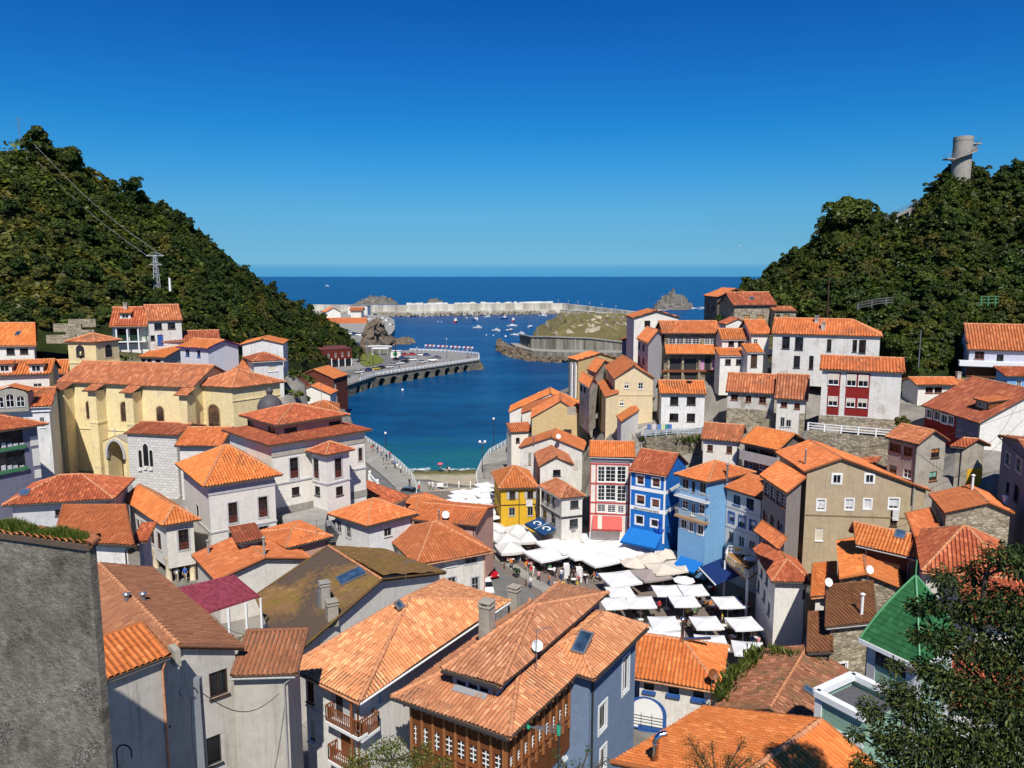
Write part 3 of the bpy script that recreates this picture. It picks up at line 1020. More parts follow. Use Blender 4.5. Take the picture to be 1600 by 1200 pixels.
 def dormer(s,px,py,w=1.6,h=1.1,dep=2.2,wall=WHITE,tile=T_OR,b=-1,style='w',roof='shed'):
  """dormer box whose front foot stands at the pixel on the roof; part 'dormer' with window and its own little roof"""
  q=s.onroof(px,py,b)
  if not q:print('DORM miss',s.label[:30],px,py);return s
  p,n=q[1],q[2]
  out=Vector((n.x,n.y,0)).normalized()
  u=Vector((-out.y,out.x,0))
  mb=MB()
  c=p-out*(dep/2)+Z*(h/2-0.15)
  mb.box(c,(w,dep,h+0.3),0,(u,out,Z))
  o=mb.build('dormer',wall,s.root)
  f=p+Z*(h/2+0.05)
  wb=MB()
  ww,wh=w*0.62,h*0.6
  for k in(-1,0,1):wb.box(f+u*(k*ww/2)+out*0.03,(0.07,0.06,wh+0.07),0,(u,out,Z))
  for k in(-1,1):wb.box(f+Z*(k*wh/2)+out*0.03,(ww,0.05,0.07),0,(u,out,Z))
  wb.box(f+out*0.012,(ww,0.02,wh),1,(u,out,Z))
  wb.build('window',[STY[style]['fr'],GLASS],o)
  A=p+Z*(h+0.02)+out*0.35
  e0,e1=A-u*(w/2+0.25),A+u*(w/2+0.25)
  if e0 .x>e1 .x and out.y<0:e0,e1=e1,e0
  up_=-out*(dep+0.35)+Z*0.45
  rb=MB()
  pl=[e0,e1,e1+up_,e0+up_]
  tile_slope(rb,pl,0,0.3,0.45,0.06,0.03,4)
  rb.poly([v-Z*0.02 for v in pl],1);rb.poly([v-Z*0.14 for v in reversed(pl)],1)
  for i in range(4):rb.poly([pl[i]-Z*0.14,pl[(i+1)%4]-Z*0.14,pl[(i+1)%4]-Z*0.02,pl[i]-Z*0.02],1)
  rb.build('dormer_roof',[tile,FASCIA],o)
  return s
 def text(s,nm,body,px,py,size,m,b=-1,o=0.05,name='lettering',width=None):
  """lettering centred on a pixel of a wall face"""
  c=bpy.data.curves.new(name,'FONT')
  c.body=body
  c.size=size
  c.align_x,c.align_y='CENTER','CENTER'
  c.extrude=0.01
  c.materials.append(m)
  ob=bpy.data.objects.new(name,c)
  COL.objects.link(ob)
  a,d,n,L,zt=s.face(nm,b)
  s_,z_=s.fp(nm,px,py,b)
  bpy.context.view_layer.update()
  me=bpy.data.meshes.new_from_object(ob.evaluated_get(bpy.context.evaluated_depsgraph_get()))
  bpy.data.objects.remove(ob)
  me.name=name
  ob=bpy.data.objects.new(name,me);COL.objects.link(ob)
  from mathutils import Matrix
  R=Matrix((d,Z,n)).transposed()
  adopt(ob,s.root)
  if width:
   xs_=[v.co.x for v in me.vertices]
   ob.scale=(width/(max(xs_)-min(xs_)),1,1)
  ob.rotation_euler=R.to_euler()
  ob.location=s.P(nm,s_,z_,o,b)-WL[s.root]
  return s
DREDW=plain('red_brown_panel',(0.12,0.03,0.025,1),0.6)
GLASSBLUE=glass_mat('skylight_glass',(0.03,0.06,0.11,1),0.05)
def H(name,label,q,zb,cat='house',group=None,**kw):
 return House(name,label,cat,group).block(q,zb,**kw)
H('house','small white house with plain bright orange roof at the far left edge',dict(p0=(-14,540),p1=(57,540),p2=(59,532),D=139),28,roof='g',ridge=(30,505),tile=T_ORB,win=[('f','d',[(10,544,23,554),(31,544,44,553)])]).skylight(29,522)
H('house','long white house with two white dormers in its orange roof, left of the bell tower',dict(p0=(-24,588),p1=(80,584),D=127,dep=9),21,roof='g',ridge=(40,563),tile=T_ORB,win=[('f','bl',[(21,601,36,609)]),('f','w',[(52,599,66,609)])]).dormer(8,583,2.0,1.5).dormer(57,583,2.0,1.5)
H('house','narrow house squeezed between dormered white house and yellow church',dict(p0=(81,584),p1=(106,583),D=141,dep=8),20,roof='g',ridge=(90,563),tile=T_ORB,wall=GREYW,win=[('f','d',[(86,598,96,608)])])
h=H('house','white house with stone dormer of three arched windows beside the church',dict(p0=(-34,640),p1=(81,635),p2=(98,612),D=112),15,roof='g',ridge=(70,608),tile=T_OR,wall=WHITE,win=[('f','w',[(44,658,56,676),(62,652,70,668)])])
h.bandpx(['f'],60,637,643,WPAINT,0.25,name='cornice')
def arched_dormer(h,x0,x1,y0,y1):
 q=h.onroof((x0+x1)/2,y1-1)
 p=q[1];out=Vector((q[2].x,q[2].y,0)).normalized();u=Vector((-out.y,out.x,0))
 if u.x<0:u=-u
 wd=(x1-x0)/FPX*(p-Vector((0,0,CAM_Z))).length;ht=(y1-y0)/FPX*(p-Vector((0,0,CAM_Z))).length
 mb=MB()
 N=12
 prof=[(-wd/2,-0.4),(wd/2,-0.4)]+[(wd/2*math.cos(t),ht*0.62+ht*0.38*math.sin(t))for t in np.linspace(0,math.pi,N)]
 fr=[p+u*a+Z*b+out*0.1 for a,b in prof];bk=[v-out*3.0 for v in fr]
 mb.poly(fr);
 for i in range(len(fr)):mb.poly([fr[i],bk[i],bk[(i+1)%len(fr)],fr[(i+1)%len(fr)]])
 o=mb.build('dormer',GREYC,h.root)
 for k in(-1,0,1):
  wb=MB();ww,wh=wd*0.22,ht*(0.62 if k==0 else 0.5)
  pr=[(-ww/2,0),(ww/2,0)]+[(ww/2*math.cos(t),wh*0.75+wh*0.25*math.sin(t))for t in np.linspace(0,math.pi,8)]
  c=p+u*(k*wd*0.29)+Z*(ht*0.1)+out*0.13
  wb.poly([c+u*a+Z*b for a,b in pr],1)
  for a in(-ww/2,0,ww/2):wb.box(c+u*a+Z*(wh*0.45)+out*0.03,(0.07,0.06,wh*0.9),0,(u,out,Z))
  wb.box(c+out*0.03,(ww,0.08,0.09),0,(u,out,Z));wb.box(c+Z*wh*0.55+out*0.03,(ww,0.06,0.06),0,(u,out,Z))
  wb.build('window',[WPAINT,GLASS],o)
 rb=MB()
 pl=[p+out*0.35+Z*(ht*0.85)-u*(wd/2+0.3),p+out*0.35+Z*(ht*1.12),p-out*3+Z*(ht*1.12),p-out*3+Z*(ht*0.85)-u*(wd/2+0.3)]
 pr=[p+out*0.35+Z*(ht*0.85)+u*(wd/2+0.3),p-out*3+Z*(ht*0.85)+u*(wd/2+0.3),p-out*3+Z*(ht*1.12),p+out*0.35+Z*(ht*1.12)]
 tile_slope(rb,[pl[3],pl[0],pl[1],pl[2]],0);tile_slope(rb,[pr[0],pr[1],pr[2],pr[3]],0)
 rb.build('dormer_roof',T_OR,o)
arched_dormer(h,-3,38,613,640)
h=H('glazed_building','modern building with glass front, green floor bands and hip roof at left edge',dict(p0=(-70,685),p1=(76,662),D=93,dep=11),15,cat='building',roof='hip',ridge=(15,640),tile=T_RED,wall=SHADEB,oh=1.0,win=[('f','dk',[(-30,674,36,700),(-30,708,40,735)]),('r','w',[(71,680,74,694)])])
h.strip('f',-40,701,40,706,GRPAINT,0.35,name='floor_band').strip('f',-40,736,43,741,GRPAINT,0.35,name='floor_band')
for y0,y1 in((693,703),(728,738)):
 for x in(2,12,21,31):h.strip('f',x,y0-1,x+7,y1-1,CURT,0.04,name='counter_panel')
h.strip('f',47,681,65,696,WHITE,0.06).strip('f',51,700,68,727,WHITE,0.06).strip('f',54,733,71,746,WHITE,0.06)
h=H('house','low house with long red hip roof in front of the yellow church',dict(p0=(3,790),p1=(178,780),D=84,dep=9),15,roof='hip',ridge=(75,744),tile=T_RED,wall=GREYW,oh=0.7,win=[('f','d',[(86,796,102,806)])]).skylight(39,771,0.9,1.0)
H('house','low house with pale clay roof just behind the grassy eave',[at_d(84,846,66),at_z(209,853,at_d(84,846,66).z),at_z(197,803,at_d(84,846,66).z),at_z(100,803,at_d(84,846,66).z)],14,roof='shed',rise=0.85,tile=T_OR,wall=WHITE)
H('house','tiny grey lean-to with red roof beside the arcade house',dict(p0=(206,848),p1=(229,847),D=70,dep=3),13,roof='shed',rise=0.8,tile=T_RED,wall=GREYW)
h=H('arcade_house','white house on round stone pillars with smooth hip roof, left of the town hall',dict(p0=(253,822),p1=(314,812),p3=(191,780),D=84),15.2,roof='hipF',ridge=(290,748),tile=T_ORB,wall=WHITE2,oh=0.6,hin=1.0,terr=False,win=[('f','th',[(279,827,295,859)]),('l','th',[(214,812,218,826),(222,816,228,840),(235,824,241,849),(246,833,252,858)])])
h.skylight(267,763,0.5,0.8).skylight(275,768,0.5,0.8)
blk=h.blocks[0]
for i,(u,v)in enumerate(((0.06,0.05),(0.94,0.05),(0.06,0.38),(0.06,0.70),(0.06,0.97))):
 W_=blk['W'];p=lerp(lerp(W_[0],W_[1],u),lerp(W_[3],W_[2],u),v)
 mb=MB();mb.lathe((p.x,p.y,11),[(0.45,0),(0.45,0.5),(0.34,0.6),(0.3,3.4),(0.42,3.6),(0.42,4.0)],14)
 mb.build('pillar',plain('pale_stone',(0.62,0.52,0.36,1),0.8),h.root)
for p in blk['W']:TERR.append((p.x,p.y,11.8))
mb=MB();W_=blk['W']
mb.poly([lerp(W_[1],W_[2],t)+Z*z for t,z in((0.02,11),(0.98,11),(0.98,15.2),(0.02,15.2))]);mb.poly([lerp(W_[0],W_[1],0.99)*1+Z*11,lerp(W_[3],W_[2],0.99)+Z*11,lerp(W_[3],W_[2],0.99)+Z*15.2,lerp(W_[0],W_[1],0.99)+Z*15.2])
mb.build('arcade_wall',STONED,h.root)
h=H('town_hall','large white town hall of two hip roofed blocks with tall dark windows',dict(p0=(318,761),p1=(441,742),D=86,dep=13),11.5,cat='town hall',roof='hip',ridge=(390,691),tile=T_ORB,wall=WHITE,oh=0.7,hin=0.75,win=[('f','th',[(357,785,371,817),(404,776,418,808),(358,831,372,855),(405,822,419,844)]),('l','th',[(307,790,311,815)])])
h.bandpx(['f','l'],380,822,824.5,GREYW,0.1,name='string_course').bandpx(['f'],380,758,766,GREYW,0.08,name='frieze')
h.chimney(388,690,0.5,1.4).flue(404,695,1.0).flue(425,725,1.5,0.12,WOODB)
h.block(dict(p0=(420,697),p1=(582,672),p3=(346,672),D=95),16.0,roof='hip',rise=1.5,tile=T_RED,wall=WHITE,oh=0.75,win=[('f','th',[(453,715,466,747),(560,700,566,720)]),('f','dk',[(456,761,468,774)])],wn='wall',caps=False)
h.bandpx(['f'],460,750,752.5,GREYW,0.12,name='string_course').bandpx(['f'],460,702,709,GREYB,0.1,name='frieze').bandpx(['f'],460,788,799,GREYC,0.08,name='plinth')
h.strip('f',571,684,577,790,GREYC,0.12,name='quoin')
h.block(dict(p0=(431,665),p1=(547,648),p3=(373,649),D=97.3),24.8,roof='pyr',ridge=(458,631),tile=T_RED,wall=PINK,oh=0.8,terr=False,win=[('f','dk',[(444,668,464,677),(514,658,532,667)]),('l','dk',[(386,658,396,666),(419,667,430,676)])])
h.block(dict(p0=(508,712),p1=(555,702),p3=(477,705),D=96.3),16.4,roof='pyr',ridge=(508,690),tile=T_RED,wall=WHITE,oh=0.55,terr=False,win=[('f','th',[(523,716,534,746)]),('l','th',[(490,717,498,747)]),('f','dk',[(525,760,536,774)]),('l','dk',[(492,760,500,774)])])
h.bandpx(['f','l'],530,751,753.5,GREYW,0.1,name='string_course')
h.aerial(503,640,3.5,b=2)
c=H('church','yellow church with long tiled nave, tall buttresses and small arched windows',dict(p0=(87,597),p1=(300,606),D=128,dep=12),12,cat='church',roof='g',ridge=(148,565),tile=T_OLD,wall=CHURCH,oh=0.5,ohs=(0.5,0.5,0.5,0.9))
nave=c.blocks[0]
def arch_window(h,nm,x0,y0,x1,y1,b=-1,m=None,fr=None,name='window',round_=True):
 a,d,n,L,zt=h.face(nm,b)
 xm,ym=(x0+x1)/2,(y0+y1)/2
 s0,s1=h.fp(nm,x0,ym,b)[0],h.fp(nm,x1,ym,b)[0]
 z1,z0=h.fp(nm,xm,y0,b)[1],h.fp(nm,xm,y1,b)[1]
 r=(s1-s0)/2;cx=(s0+s1)/2;zc=max(z1-r,z0+0.3)
 N=12
 if round_:arc=[(cx+r*math.cos(t),zc+(z1-zc)*math.sin(t))for t in np.linspace(0,math.pi,N)]
 else:arc=[(cx+r*(1-k),zc+(z1-zc)*math.sin(k*math.pi/2))for k in np.linspace(0,1,6)]+[(cx-r*k,zc+(z1-zc)*math.cos(k*math.pi/2))for k in np.linspace(0,1,6)][1:]
 prof=[(s0,z0),(s1,z0)]+arc
 mb=MB()
 big=[(cx+(s_-cx)*1.22,z0-0.15+(z_-z0)*1.0+(0.3 if z_>z0 else 0))for s_,z_ in prof]
 for i in range(len(prof)):
  j=(i+1)%len(prof)
  q=[h.P(nm,*big[i],0.04,b),h.P(nm,*big[j],0.04,b),h.P(nm,*prof[j],0.04,b),h.P(nm,*prof[i],0.04,b)]
  mb.poly(q)
  mb.poly([h.P(nm,*prof[i],0.04,b),h.P(nm,*prof[j],0.04,b),h.P(nm,*prof[j],0.012,b),h.P(nm,*prof[i],0.012,b)])
  mb.poly([h.P(nm,*big[j],0.04,b),h.P(nm,*big[i],0.04,b),h.P(nm,*big[i],-0.02,b),h.P(nm,*big[j],-0.02,b)])
 o=mb.build(name,fr or CREAM,h.root)
 pb=MB();pb.poly([h.P(nm,s_,z_,0.014,b)for s_,z_ in prof])
 for k in(-0.33,0.33):pb.bar(h.P(nm,cx+r*k,z0,0.03,b),h.P(nm,cx+r*k,zc,0.03,b),0.04,m=1)
 for k in range(1,5):pb.bar(h.P(nm,s0,lerp(z0,zc,k/5),0.03,b),h.P(nm,s1,lerp(z0,zc,k/5),0.03,b),0.04,m=1)
 pb.build('pane',[m or GLASS,IRON],o)
STAIN=glass_mat('brown_church_glass',(0.07,0.04,0.025,1),0.3)
for r in((135,627,144,654),(189,628,200,658),(245,635,256,660)):arch_window(c,'f',*r,m=STAIN,fr=plain('church_stone',(0.5,0.38,0.2,1),0.8))
a,d,n,L,zt=c.face('f')
for i,x in enumerate((99,148,205,289)):
 y_=680
 pl=Vector((a.x,a.y,0))+n*2.05
 s0=(on_plane(x-(6 if i else 9),y_,pl,n)-pl).dot(d);s1=(on_plane(x+6,y_,pl,n)-pl).dot(d)
 z=nave['Q'][0].z-0.75
 mb=MB()
 mb.box(Vector((a.x,a.y,0))+d*((s0+s1)/2)+n*1.0+Z*((z+11)/2-0.1),(s1-s0,2.06,z-11-0.2),0,(d,n,Z))
 mb.box(Vector((a.x,a.y,0))+d*((s0+s1)/2)+n*1.06+Z*(z-5.4),(s1-s0+0.2,2.1,0.3),0,(d,n,Z))
 o=mb.build('buttress',CHURCH,c.root)
 rb=MB()
 q=[Vector((a.x,a.y,0))+d*s_+n*o_+Z*z_ for s_,o_,z_ in((s0-0.5,2.7,z-0.15),(s1+0.5,2.7,z-0.15),(s1+0.5,0.3,z+0.75),(s0-0.5,0.3,z+0.75))]
 tile_slope(rb,q,0,0.33,0.5,0.07,0.03,4);rb.poly([v-Z*0.12 for v in reversed(q)],1)
 for k in range(4):rb.poly([q[k]-Z*0.12,q[(k+1)%4]-Z*0.12,q[(k+1)%4]+Z*0.02,q[k]+Z*0.02],1)
 rb.build('cap',[T_OLD,FASCIA],o)
c.bandpx(['f'],120,668,669.5,CHURCH,0.12,b=0,name='string_course')
P0,P1,P2=at_d(297,601,125),at_d(362,607,121.6),at_d(446,596,130)
zE=nave['Q'][0].z
P0,P1,P2=at_z(297,602,zE-0.1),at_z(362,607,zE-0.1),at_z(446,596.5,zE-0.1)
c.block([P0,P1,P2,P0+P2-P1],12,roof='pyr',ridge=(398,577),tile=T_OLD,wall=CHURCH,oh=0.55)
arch_window(c,'f',326,632,343,667,m=STAIN,fr=plain('church_stone',(0.5,0.38,0.2,1),0.8))
c.bandpx(['r'],400,621,622.5,CHURCH,0.12,name='string_course')
c.block(dict(p0=(300,584),p1=(425,583),D=137,dep=9),24,roof='hip',ridge=(355,562),tile=T_OLD,wall=CHURCH,terr=False)
c.block(dict(p0=(100,534),p1=(149,535),p2=(190,531),D=133.6),24,roof='pyr',ridge=(147,521),tile=T_OLD,wall=CHURCH,oh=0.35,terr=False)
arch_window(c,'f',119,539,132,559,m=IRON,fr=CREAM,name='bell_opening');arch_window(c,'r',164,538,175,558,m=IRON,fr=CREAM,name='bell_opening')
mb=MB();s_,z_=c.fp('f',127,552);mb.lathe(c.P('f',s_,z_-0.35,0.12),[(0.42,0),(0.34,0.25),(0.28,0.6),(0.1,0.75)],12);mb.build('bell',plain('bronze',(0.25,0.2,0.1,1),0.4,0.5,0.6),c.root)
c.bandpx(['f','r'],120,566,568,CHURCH,0.12,name='string_course')
LIME=ashlar('white_limestone',(0.62,0.60,0.57,1),0.8,0.42,0.03)
c.block(dict(p0=(193,677),p1=(276,681),D=119,dep=8),13,roof='g',ridge=(250,660),tile=T_RED,wall=LIME,oh=0.35)
for x0,y0,x1,y1 in((217,703,222,730),(224,693,232,728),(234,703,239,729)):
 arch_window(c,'f',x0,y0,x1,y1,m=GLASS,fr=plain('lancet_stone',(0.66,0.64,0.6,1),0.8),round_=False)
 s_,z_=c.fp('f',(x0+x1)/2,y1+4)
 mb=MB();mb.box(c.P('f',s_,z_,0.12),(0.55,0.26,0.3),0,(c.face('f')[1],c.face('f')[2],Z));mb.build('sill',plain('lancet_stone',(0.66,0.64,0.6,1),0.8),c.root)
a,d,n,L,zt=nave['faces']['f']
a3=Vector((a.x,a.y,0))
pl=a3+n*3.4
f=lambda x,y:((on_plane(x,y,pl,n)-pl).dot(d),on_plane(x,y,pl,n).z)
s0,s1=f(161,700)[0],f(206,700)[0]
cx=f(181,700)[0];zb_,zs,zt_=13.0,f(180,716)[1],f(181,687)[1]
r=f(195,700)[0]-cx
arc=[(cx+r*math.cos(t),zs+(zt_-zs)*math.sin(t)**0.85)for t in np.linspace(0,math.pi,17)]
mb=MB()
ztop=lambda s_:f(183,681)[1]-abs(s_-cx)*0.42
P=lambda s_,z_,o:pl+d*s_+n*o+Z*z_
mb.poly([P(s0,11,0),P(cx-r,11,0),P(cx-r,zs,0),P(s0,ztop(s0),0)]);mb.poly([P(cx+r,11,0),P(s1,11,0),P(s1,ztop(s1),0),P(cx+r,zs,0)])
top=[(cx+r,zs),(s1,ztop(s1)),(cx,ztop(cx)),(s0,ztop(s0)),(cx-r,zs)]
for i in range(16):
 (u0,v0),(u1,v1)=arc[i],arc[i+1]
 w0=(u0+(s1-cx-r)*0,ztop(u0));w1=(u1,ztop(u1))
 mb.poly([P(u0,v0,0),P(*w0,0),P(*w1,0),P(u1,v1,0)])
 mb.poly([P(u0,v0,0.12),P(u1,v1,0.12),P(u1,v1,-3.0),P(u0,v0,-3.0)],0)
mb.poly([P(cx+r,zs,0),P(s1,ztop(s1),0),P(cx+r,ztop(cx+r),0)]);mb.poly([P(cx-r,zs,0),P(cx-r,ztop(cx-r),0),P(s0,ztop(s0),0)])
for e in(-1,1):mb.poly([P(cx+e*r,11,0),P(cx+e*r,zs,0),P(cx+e*r,zs,-3),P(cx+e*r,11,-3)])
mb.poly([P(s0,11,0),P(s0,ztop(s0),0),P(s0,ztop(s0),-3.3),P(s0,11,-3.3)])
mb.poly([P(s0,ztop(s0),0.1),P(cx,ztop(cx),0.1),P(cx,ztop(cx),-3.3),P(s0,ztop(s0),-3.3)],1);mb.poly([P(cx,ztop(cx),0.1),P(s1,ztop(s1),0.1),P(s1,ztop(s1),-3.3),P(cx,ztop(cx),-3.3)],1)
po=mb.build('porch',[CHURCH,GREYC],c.root)
mb=MB()
for(u0,v0),(u1,v1)in zip(arc[:-1],arc[1:]):mb.bar(P(u0,v0,0.1),P(u1,v1,0.1),0.35,0.4,up=n)
mb.bar(P(cx,ztop(cx),0),P(cx,ztop(cx)+1.3,0),0.1);mb.bar(P(cx-0.4,ztop(cx)+0.85,0),P(cx+0.4,ztop(cx)+0.85,0),0.1)
mb.build('arch_moulding',GREYW,po)
mb=MB();mb.box(P(cx+r*0.55,15.2,-2.85),(1.5,0.1,4.0),0,(d,n,Z));mb.build('door',BPAINT,c.root)
mb=MB();p=at_d(422,636,118)
mb.lathe(p,[(1.9,-8),(1.9,0),(1.85,0.35),(1.6,1.0),(1.1,1.55),(0.5,1.85),(0.42,1.9),(0.42,2.2),(0.55,2.3),(0.5,2.7),(0.2,3.0),(0.02,3.05)],18)
o=mb.build('dome',plain('dark_lead',(0.09,0.08,0.085,1),0.6),None,loc=p-Z*8)
tag(o,'small dark lead dome with stone lantern between church apse and town hall','dome')
H('house','small orange roofed annexe between white stone chapel and town hall',dict(p0=(273,697),p1=(346,697),D=106,dep=9),15,roof='g',ridge=(310,668),tile=T_OR,wall=WHITE2,caps=True)
h=H('house','white hillside house with glazed gallery and green balcony under a dormer',dict(p0=(170,510),p1=(230,509),D=150,dep=10),31.5,roof='g',ridge=(182,480.5),tile=T_RED,wall=WHITE,oh=0.3,ohs=(1.6,0.1,0.3,0.3),win=[('f','dk',[(182,513,198,536),(203,513,219,536)])])
h.balcony('f',(172,534),(228,533),1.3,1.1,WPAINT,GRPAINT,0.2).dormer(196,499,1.9,1.2).chimney(196,482,0.7,0.9)
for x in(184,201,218):
 mb=MB();s_=h.fp('f',x,522)[0];mb.bar(h.P('f',s_,31.2,1.2),h.P('f',s_,36.2,1.2),0.25);mb.build('column',WPAINT,h.root)
H('house','white hillside house with weathered roof, blue door and garage beside galleried house',dict(p0=(230,502),p1=(286,500.5),D=150,dep=10),31,roof='g',ridge=(262,476.5),tile=T_OLD,wall=WHITE,oh=0.3,win=[('f','d',[(241,505,253,515),(262,504,274,514)]),('f','doorb',[(246,523,255,539)]),('f','dk',[(233,524,242,532)])])
H('house','red-brown boarded house with cream windows on the slope behind the church',dict(p0=(252,534),p1=(345,531),D=152,dep=8),28,roof='g',ridge=(310,517),tile=T_RED,wall=RBROWN,win=[('f','bec',[(258,541,264,551),(267,541,273,551),(259,564,264,570),(269,564,274,570)])])
h=H('house','open shelter with orange lean-to roof left of the red-brown house',dict(p0=(214,558),p1=(256,559),D=148,dep=7),27,roof='shed',ridge=(240,540),tile=T_ORB,wall=GREYW,win=[('f','dk',[(221,561,227,567),(230,561,237,568),(243,562,251,569)])])
H('house','white house with purple-edged gable and two small blue windows behind the church',dict(p0=(275,542),p1=(324,545),p2=(378,540),D=137),27,roof='g',ridge=(320,530),tile=T_ORB,wall=plaster('bluish_white',(0.66,0.68,0.75,1),0.15),fascia=plain('purple_board',(0.06,0.03,0.16,1)),win=[('f','bl',[(290,546,296,556),(308,547,313,558)])])
H('house','plain white gable house with a television aerial below the wooded slope',dict(p0=(376,538),p1=(444,537),D=145,dep=8),27,roof='x',ridge=(411,527),tile=T_ORB,wall=WHITE,oh=0.25).aerial(391,534,1.6)
H('house','small white house with low pitched old roof in front of the plain gable',dict(p0=(393,566),p1=(447,563),p3=(380,559),D=134),25,roof='hip',ridge=(414,551),tile=T_RED,wall=WHITE,win=[('f','bec',[(419,571,434,580)])])
h=H('house','tall house clad in dark brown boards standing at the water by the quay',dict(p0=(459,590),p1=(522,592),D=247,dep=11),3.5,roof='x',ridge=(490,577),tile=T_ORB,wall=RBROWN,oh=0.4,win=[('r','w',[(522,598,525,608),(524,618,527,632)])])
H('house','low white house with one dark window in front of the brown boarded house',dict(p0=(455,615),p1=(517,616),D=232,dep=7),4.5,roof='x',ridge=(487,602),tile=T_OR,wall=WHITE,win=[('f','dk',[(466,623,477,630)])])
H('house','small orange roof tucked between church apse and brown boarded house',dict(p0=(443,618),p1=(462,617),D=210,dep=8),8,roof='shed',ridge=(452,599),tile=T_OR,wall=WHITE2)
H('house','house hidden up to its orange roof behind the town hall lantern roof',dict(p0=(481,643),p1=(531,641),D=175,dep=9),8,roof='hip',ridge=(503,626),tile=T_OR,wall=WHITE2)
h=H('house','low house with long clay roof below the town hall terrace',dict(p0=(447,858),p1=(521,838),D=82,dep=7.5),11.5,roof='hip',ridge=(478,828),tile=T_OR,wall=PINK)
h.aerial(495,835,1.6)
h=H('house','bright orange roof with stub chimneys below the arcade house',dict(p0=(336,908),p3=(299,868),D=75,wid=10),11.5,roof='x',ridge=(400,860),tile=T_OR,wall=WHITE2)
h.flue(326,866,1.4,0.13,GREYC).flue(413,868,1.8,0.12,GREYC)
H('house','small red roof wedged above the town hall steps',dict(p0=(371,850),p1=(412,843),D=80,dep=4),12,roof='shed',ridge=(390,828),tile=T_RED,wall=WHITE2)
h=House('house','big house with moss-brown roof, dark solar panel and rendered chimneys','house')
zL=16.0
A,B,C_,D_=at_z(447,1035,zL),at_z(697,895,zL),at_z(600,864,zL),at_z(398,932,zL)
h.block([A,B,C_,D_],9,roof='x',ridge=(592,903),fr=0.54,tile=T_MOSS,wall=WHITE2,oh=0.5,near=True)
h.skylight(549,902,2.0,2.4)
h.chimney(508,948,0.8,2.0,GREYC).chimney(519,968,0.9,1.4,GREYB).flue(430,1015,1.4,0.22,STEEL).chimney(500,950,0.5,1.6,STEEL,cap=False).aerial(634,908,1.8)
h=H('house','white-walled house with blue sunken roof window beside the cobbled street',dict(p0=(650,884),p1=(770,862),D=88,dep=13),6,roof='hip',ridge=(640,822),tile=T_OR,wall=WHITE,oh=0.7,win=[('f','gs',[(727,866,745,880)]),('f','bec',[(697,878,714,885)]),('r','dk',[(764,872,767,882)]),('f','gs',[(737,902,748,925),(700,902,712,920)])])
h=H('house','white house with hip roof and grey windows on the street corner below the steps',dict(p0=(574,823),p1=(655,803),p3=(512,803),D=92),9.5,roof='hip',ridge=(576,781),tile=T_OR,wall=WHITE,oh=0.6,win=[('f','gs',[(560,830,571,843)]),('l','gs',[(526,815,533,832),(541,823,548,840)]),('f','g',[(600,825,612,838)])])
H('house','flat tiled roof between street corner house and promenade',dict(p0=(640,812),p1=(745,822),D=103,dep=9),6,roof='g',ridge=(690,800),tile=T_OR,wall=PINK).flue(686,813,1.3,0.1).dish(696,815,0.5)
H('house','last hip roofed house before the slipway, pink walls',dict(p0=(650,799),p1=(713,787),p3=(602,781),D=118),4,roof='hip',ridge=(665,774),tile=T_OR,wall=PINK,win=[('f','doord',[(668,795,676,808)])])
H('house','red shed roof stepping down beside the promenade wall',dict(p0=(593,797),p1=(640,776),D=112,dep=9),6,roof='shed',ridge=(590,766),tile=T_RED,wall=WHITE2)
g=House('rough_wall_house','rough grey cement gable wall with grass growing on its tiled eave, nearest at left','house')
zE=38.6
WEATH=plaster('weathered_grey_white',(0.56,0.525,0.47,1),0.5)
ROUGH=NG('rough_cement')
o_=ROUGH.tc()
n1=ROUGH.noise(ROUGH.vscale(o_,(1,1,1.0)),5.5,7,0.72);n2=ROUGH.noise(o_,0.6,5,0.6);n3=ROUGH.noise(o_,1.1,4,0.55)
col=ROUGH.ramp(n2,[(0.25,(0.25,0.215,0.16)),(0.5,(0.39,0.345,0.27)),(0.75,(0.52,0.465,0.37))])
col=ROUGH.mix(ROUGH.ramp(n3,[(0.56,(0,0,0)),(0.66,(0.7,0.7,0.7))]),col,(0.13,0.105,0.07,1))
col=ROUGH.mix(ROUGH.math('MULTIPLY',ROUGH.ramp(ROUGH.noise(o_,2.6,6,0.75),[(0.4,(1,1,1)),(0.62,(0,0,0))]),0.55),col,(0.12,0.115,0.105,1))
ROUGH.bump(n1,1.0,0.3)
ROUGH=ROUGH.out(col,0.95,0.1)
Pa,Pb=at_z(-160,811,zE),at_z(139,853,zE)
dv=(Pb-Pa).normalized();nv=Vector((-dv.y,dv.x,0))
g.block([Pa,Pb,Pb+nv*0.3,Pa+nv*0.3],24,roof='shed',rise=0.09,tile=T_OLD,wall=ROUGH,oh=0.3,ohs=(0.1,0.05,0.02,0.3),near=True,terr=False)
W_=g.blocks[0]['W'];ed=g.face('f')
s1=ed[3]
for(pts)in([(112,1090),(126,1070),(152,1057),(156,1070),(157,1110),(160,1120),(149,1119),(141,1104),(133,1090),(120,1083)],[(107,1196),(112,1184),(138,1164),(162,1146),(164,1160),(150,1176),(138,1188),(132,1200),(115,1204)],[(-6,1130),(14,1127),(16,1135),(36,1131),(24,1147),(10,1164),(-6,1168)]):
 mb=MB()
 q=[g.fp('f',x,y)for x,y in pts]
 cxm=sum(a for a,b in q)/len(q);czm=sum(b for a,b in q)/len(q)
 mb.poly([g.P('f',a,b,0.012)for a,b in reversed(q)]if newell([g.P('f',a,b,0)for a,b in q]).dot(ed[2])<0 else[g.P('f',a,b,0.012)for a,b in q],0)
 mb.build('exposed_rubble',[stone('small_rubble',(0.26,0.235,0.2,1),12,1.0,1.0),ROUGH],g.root)
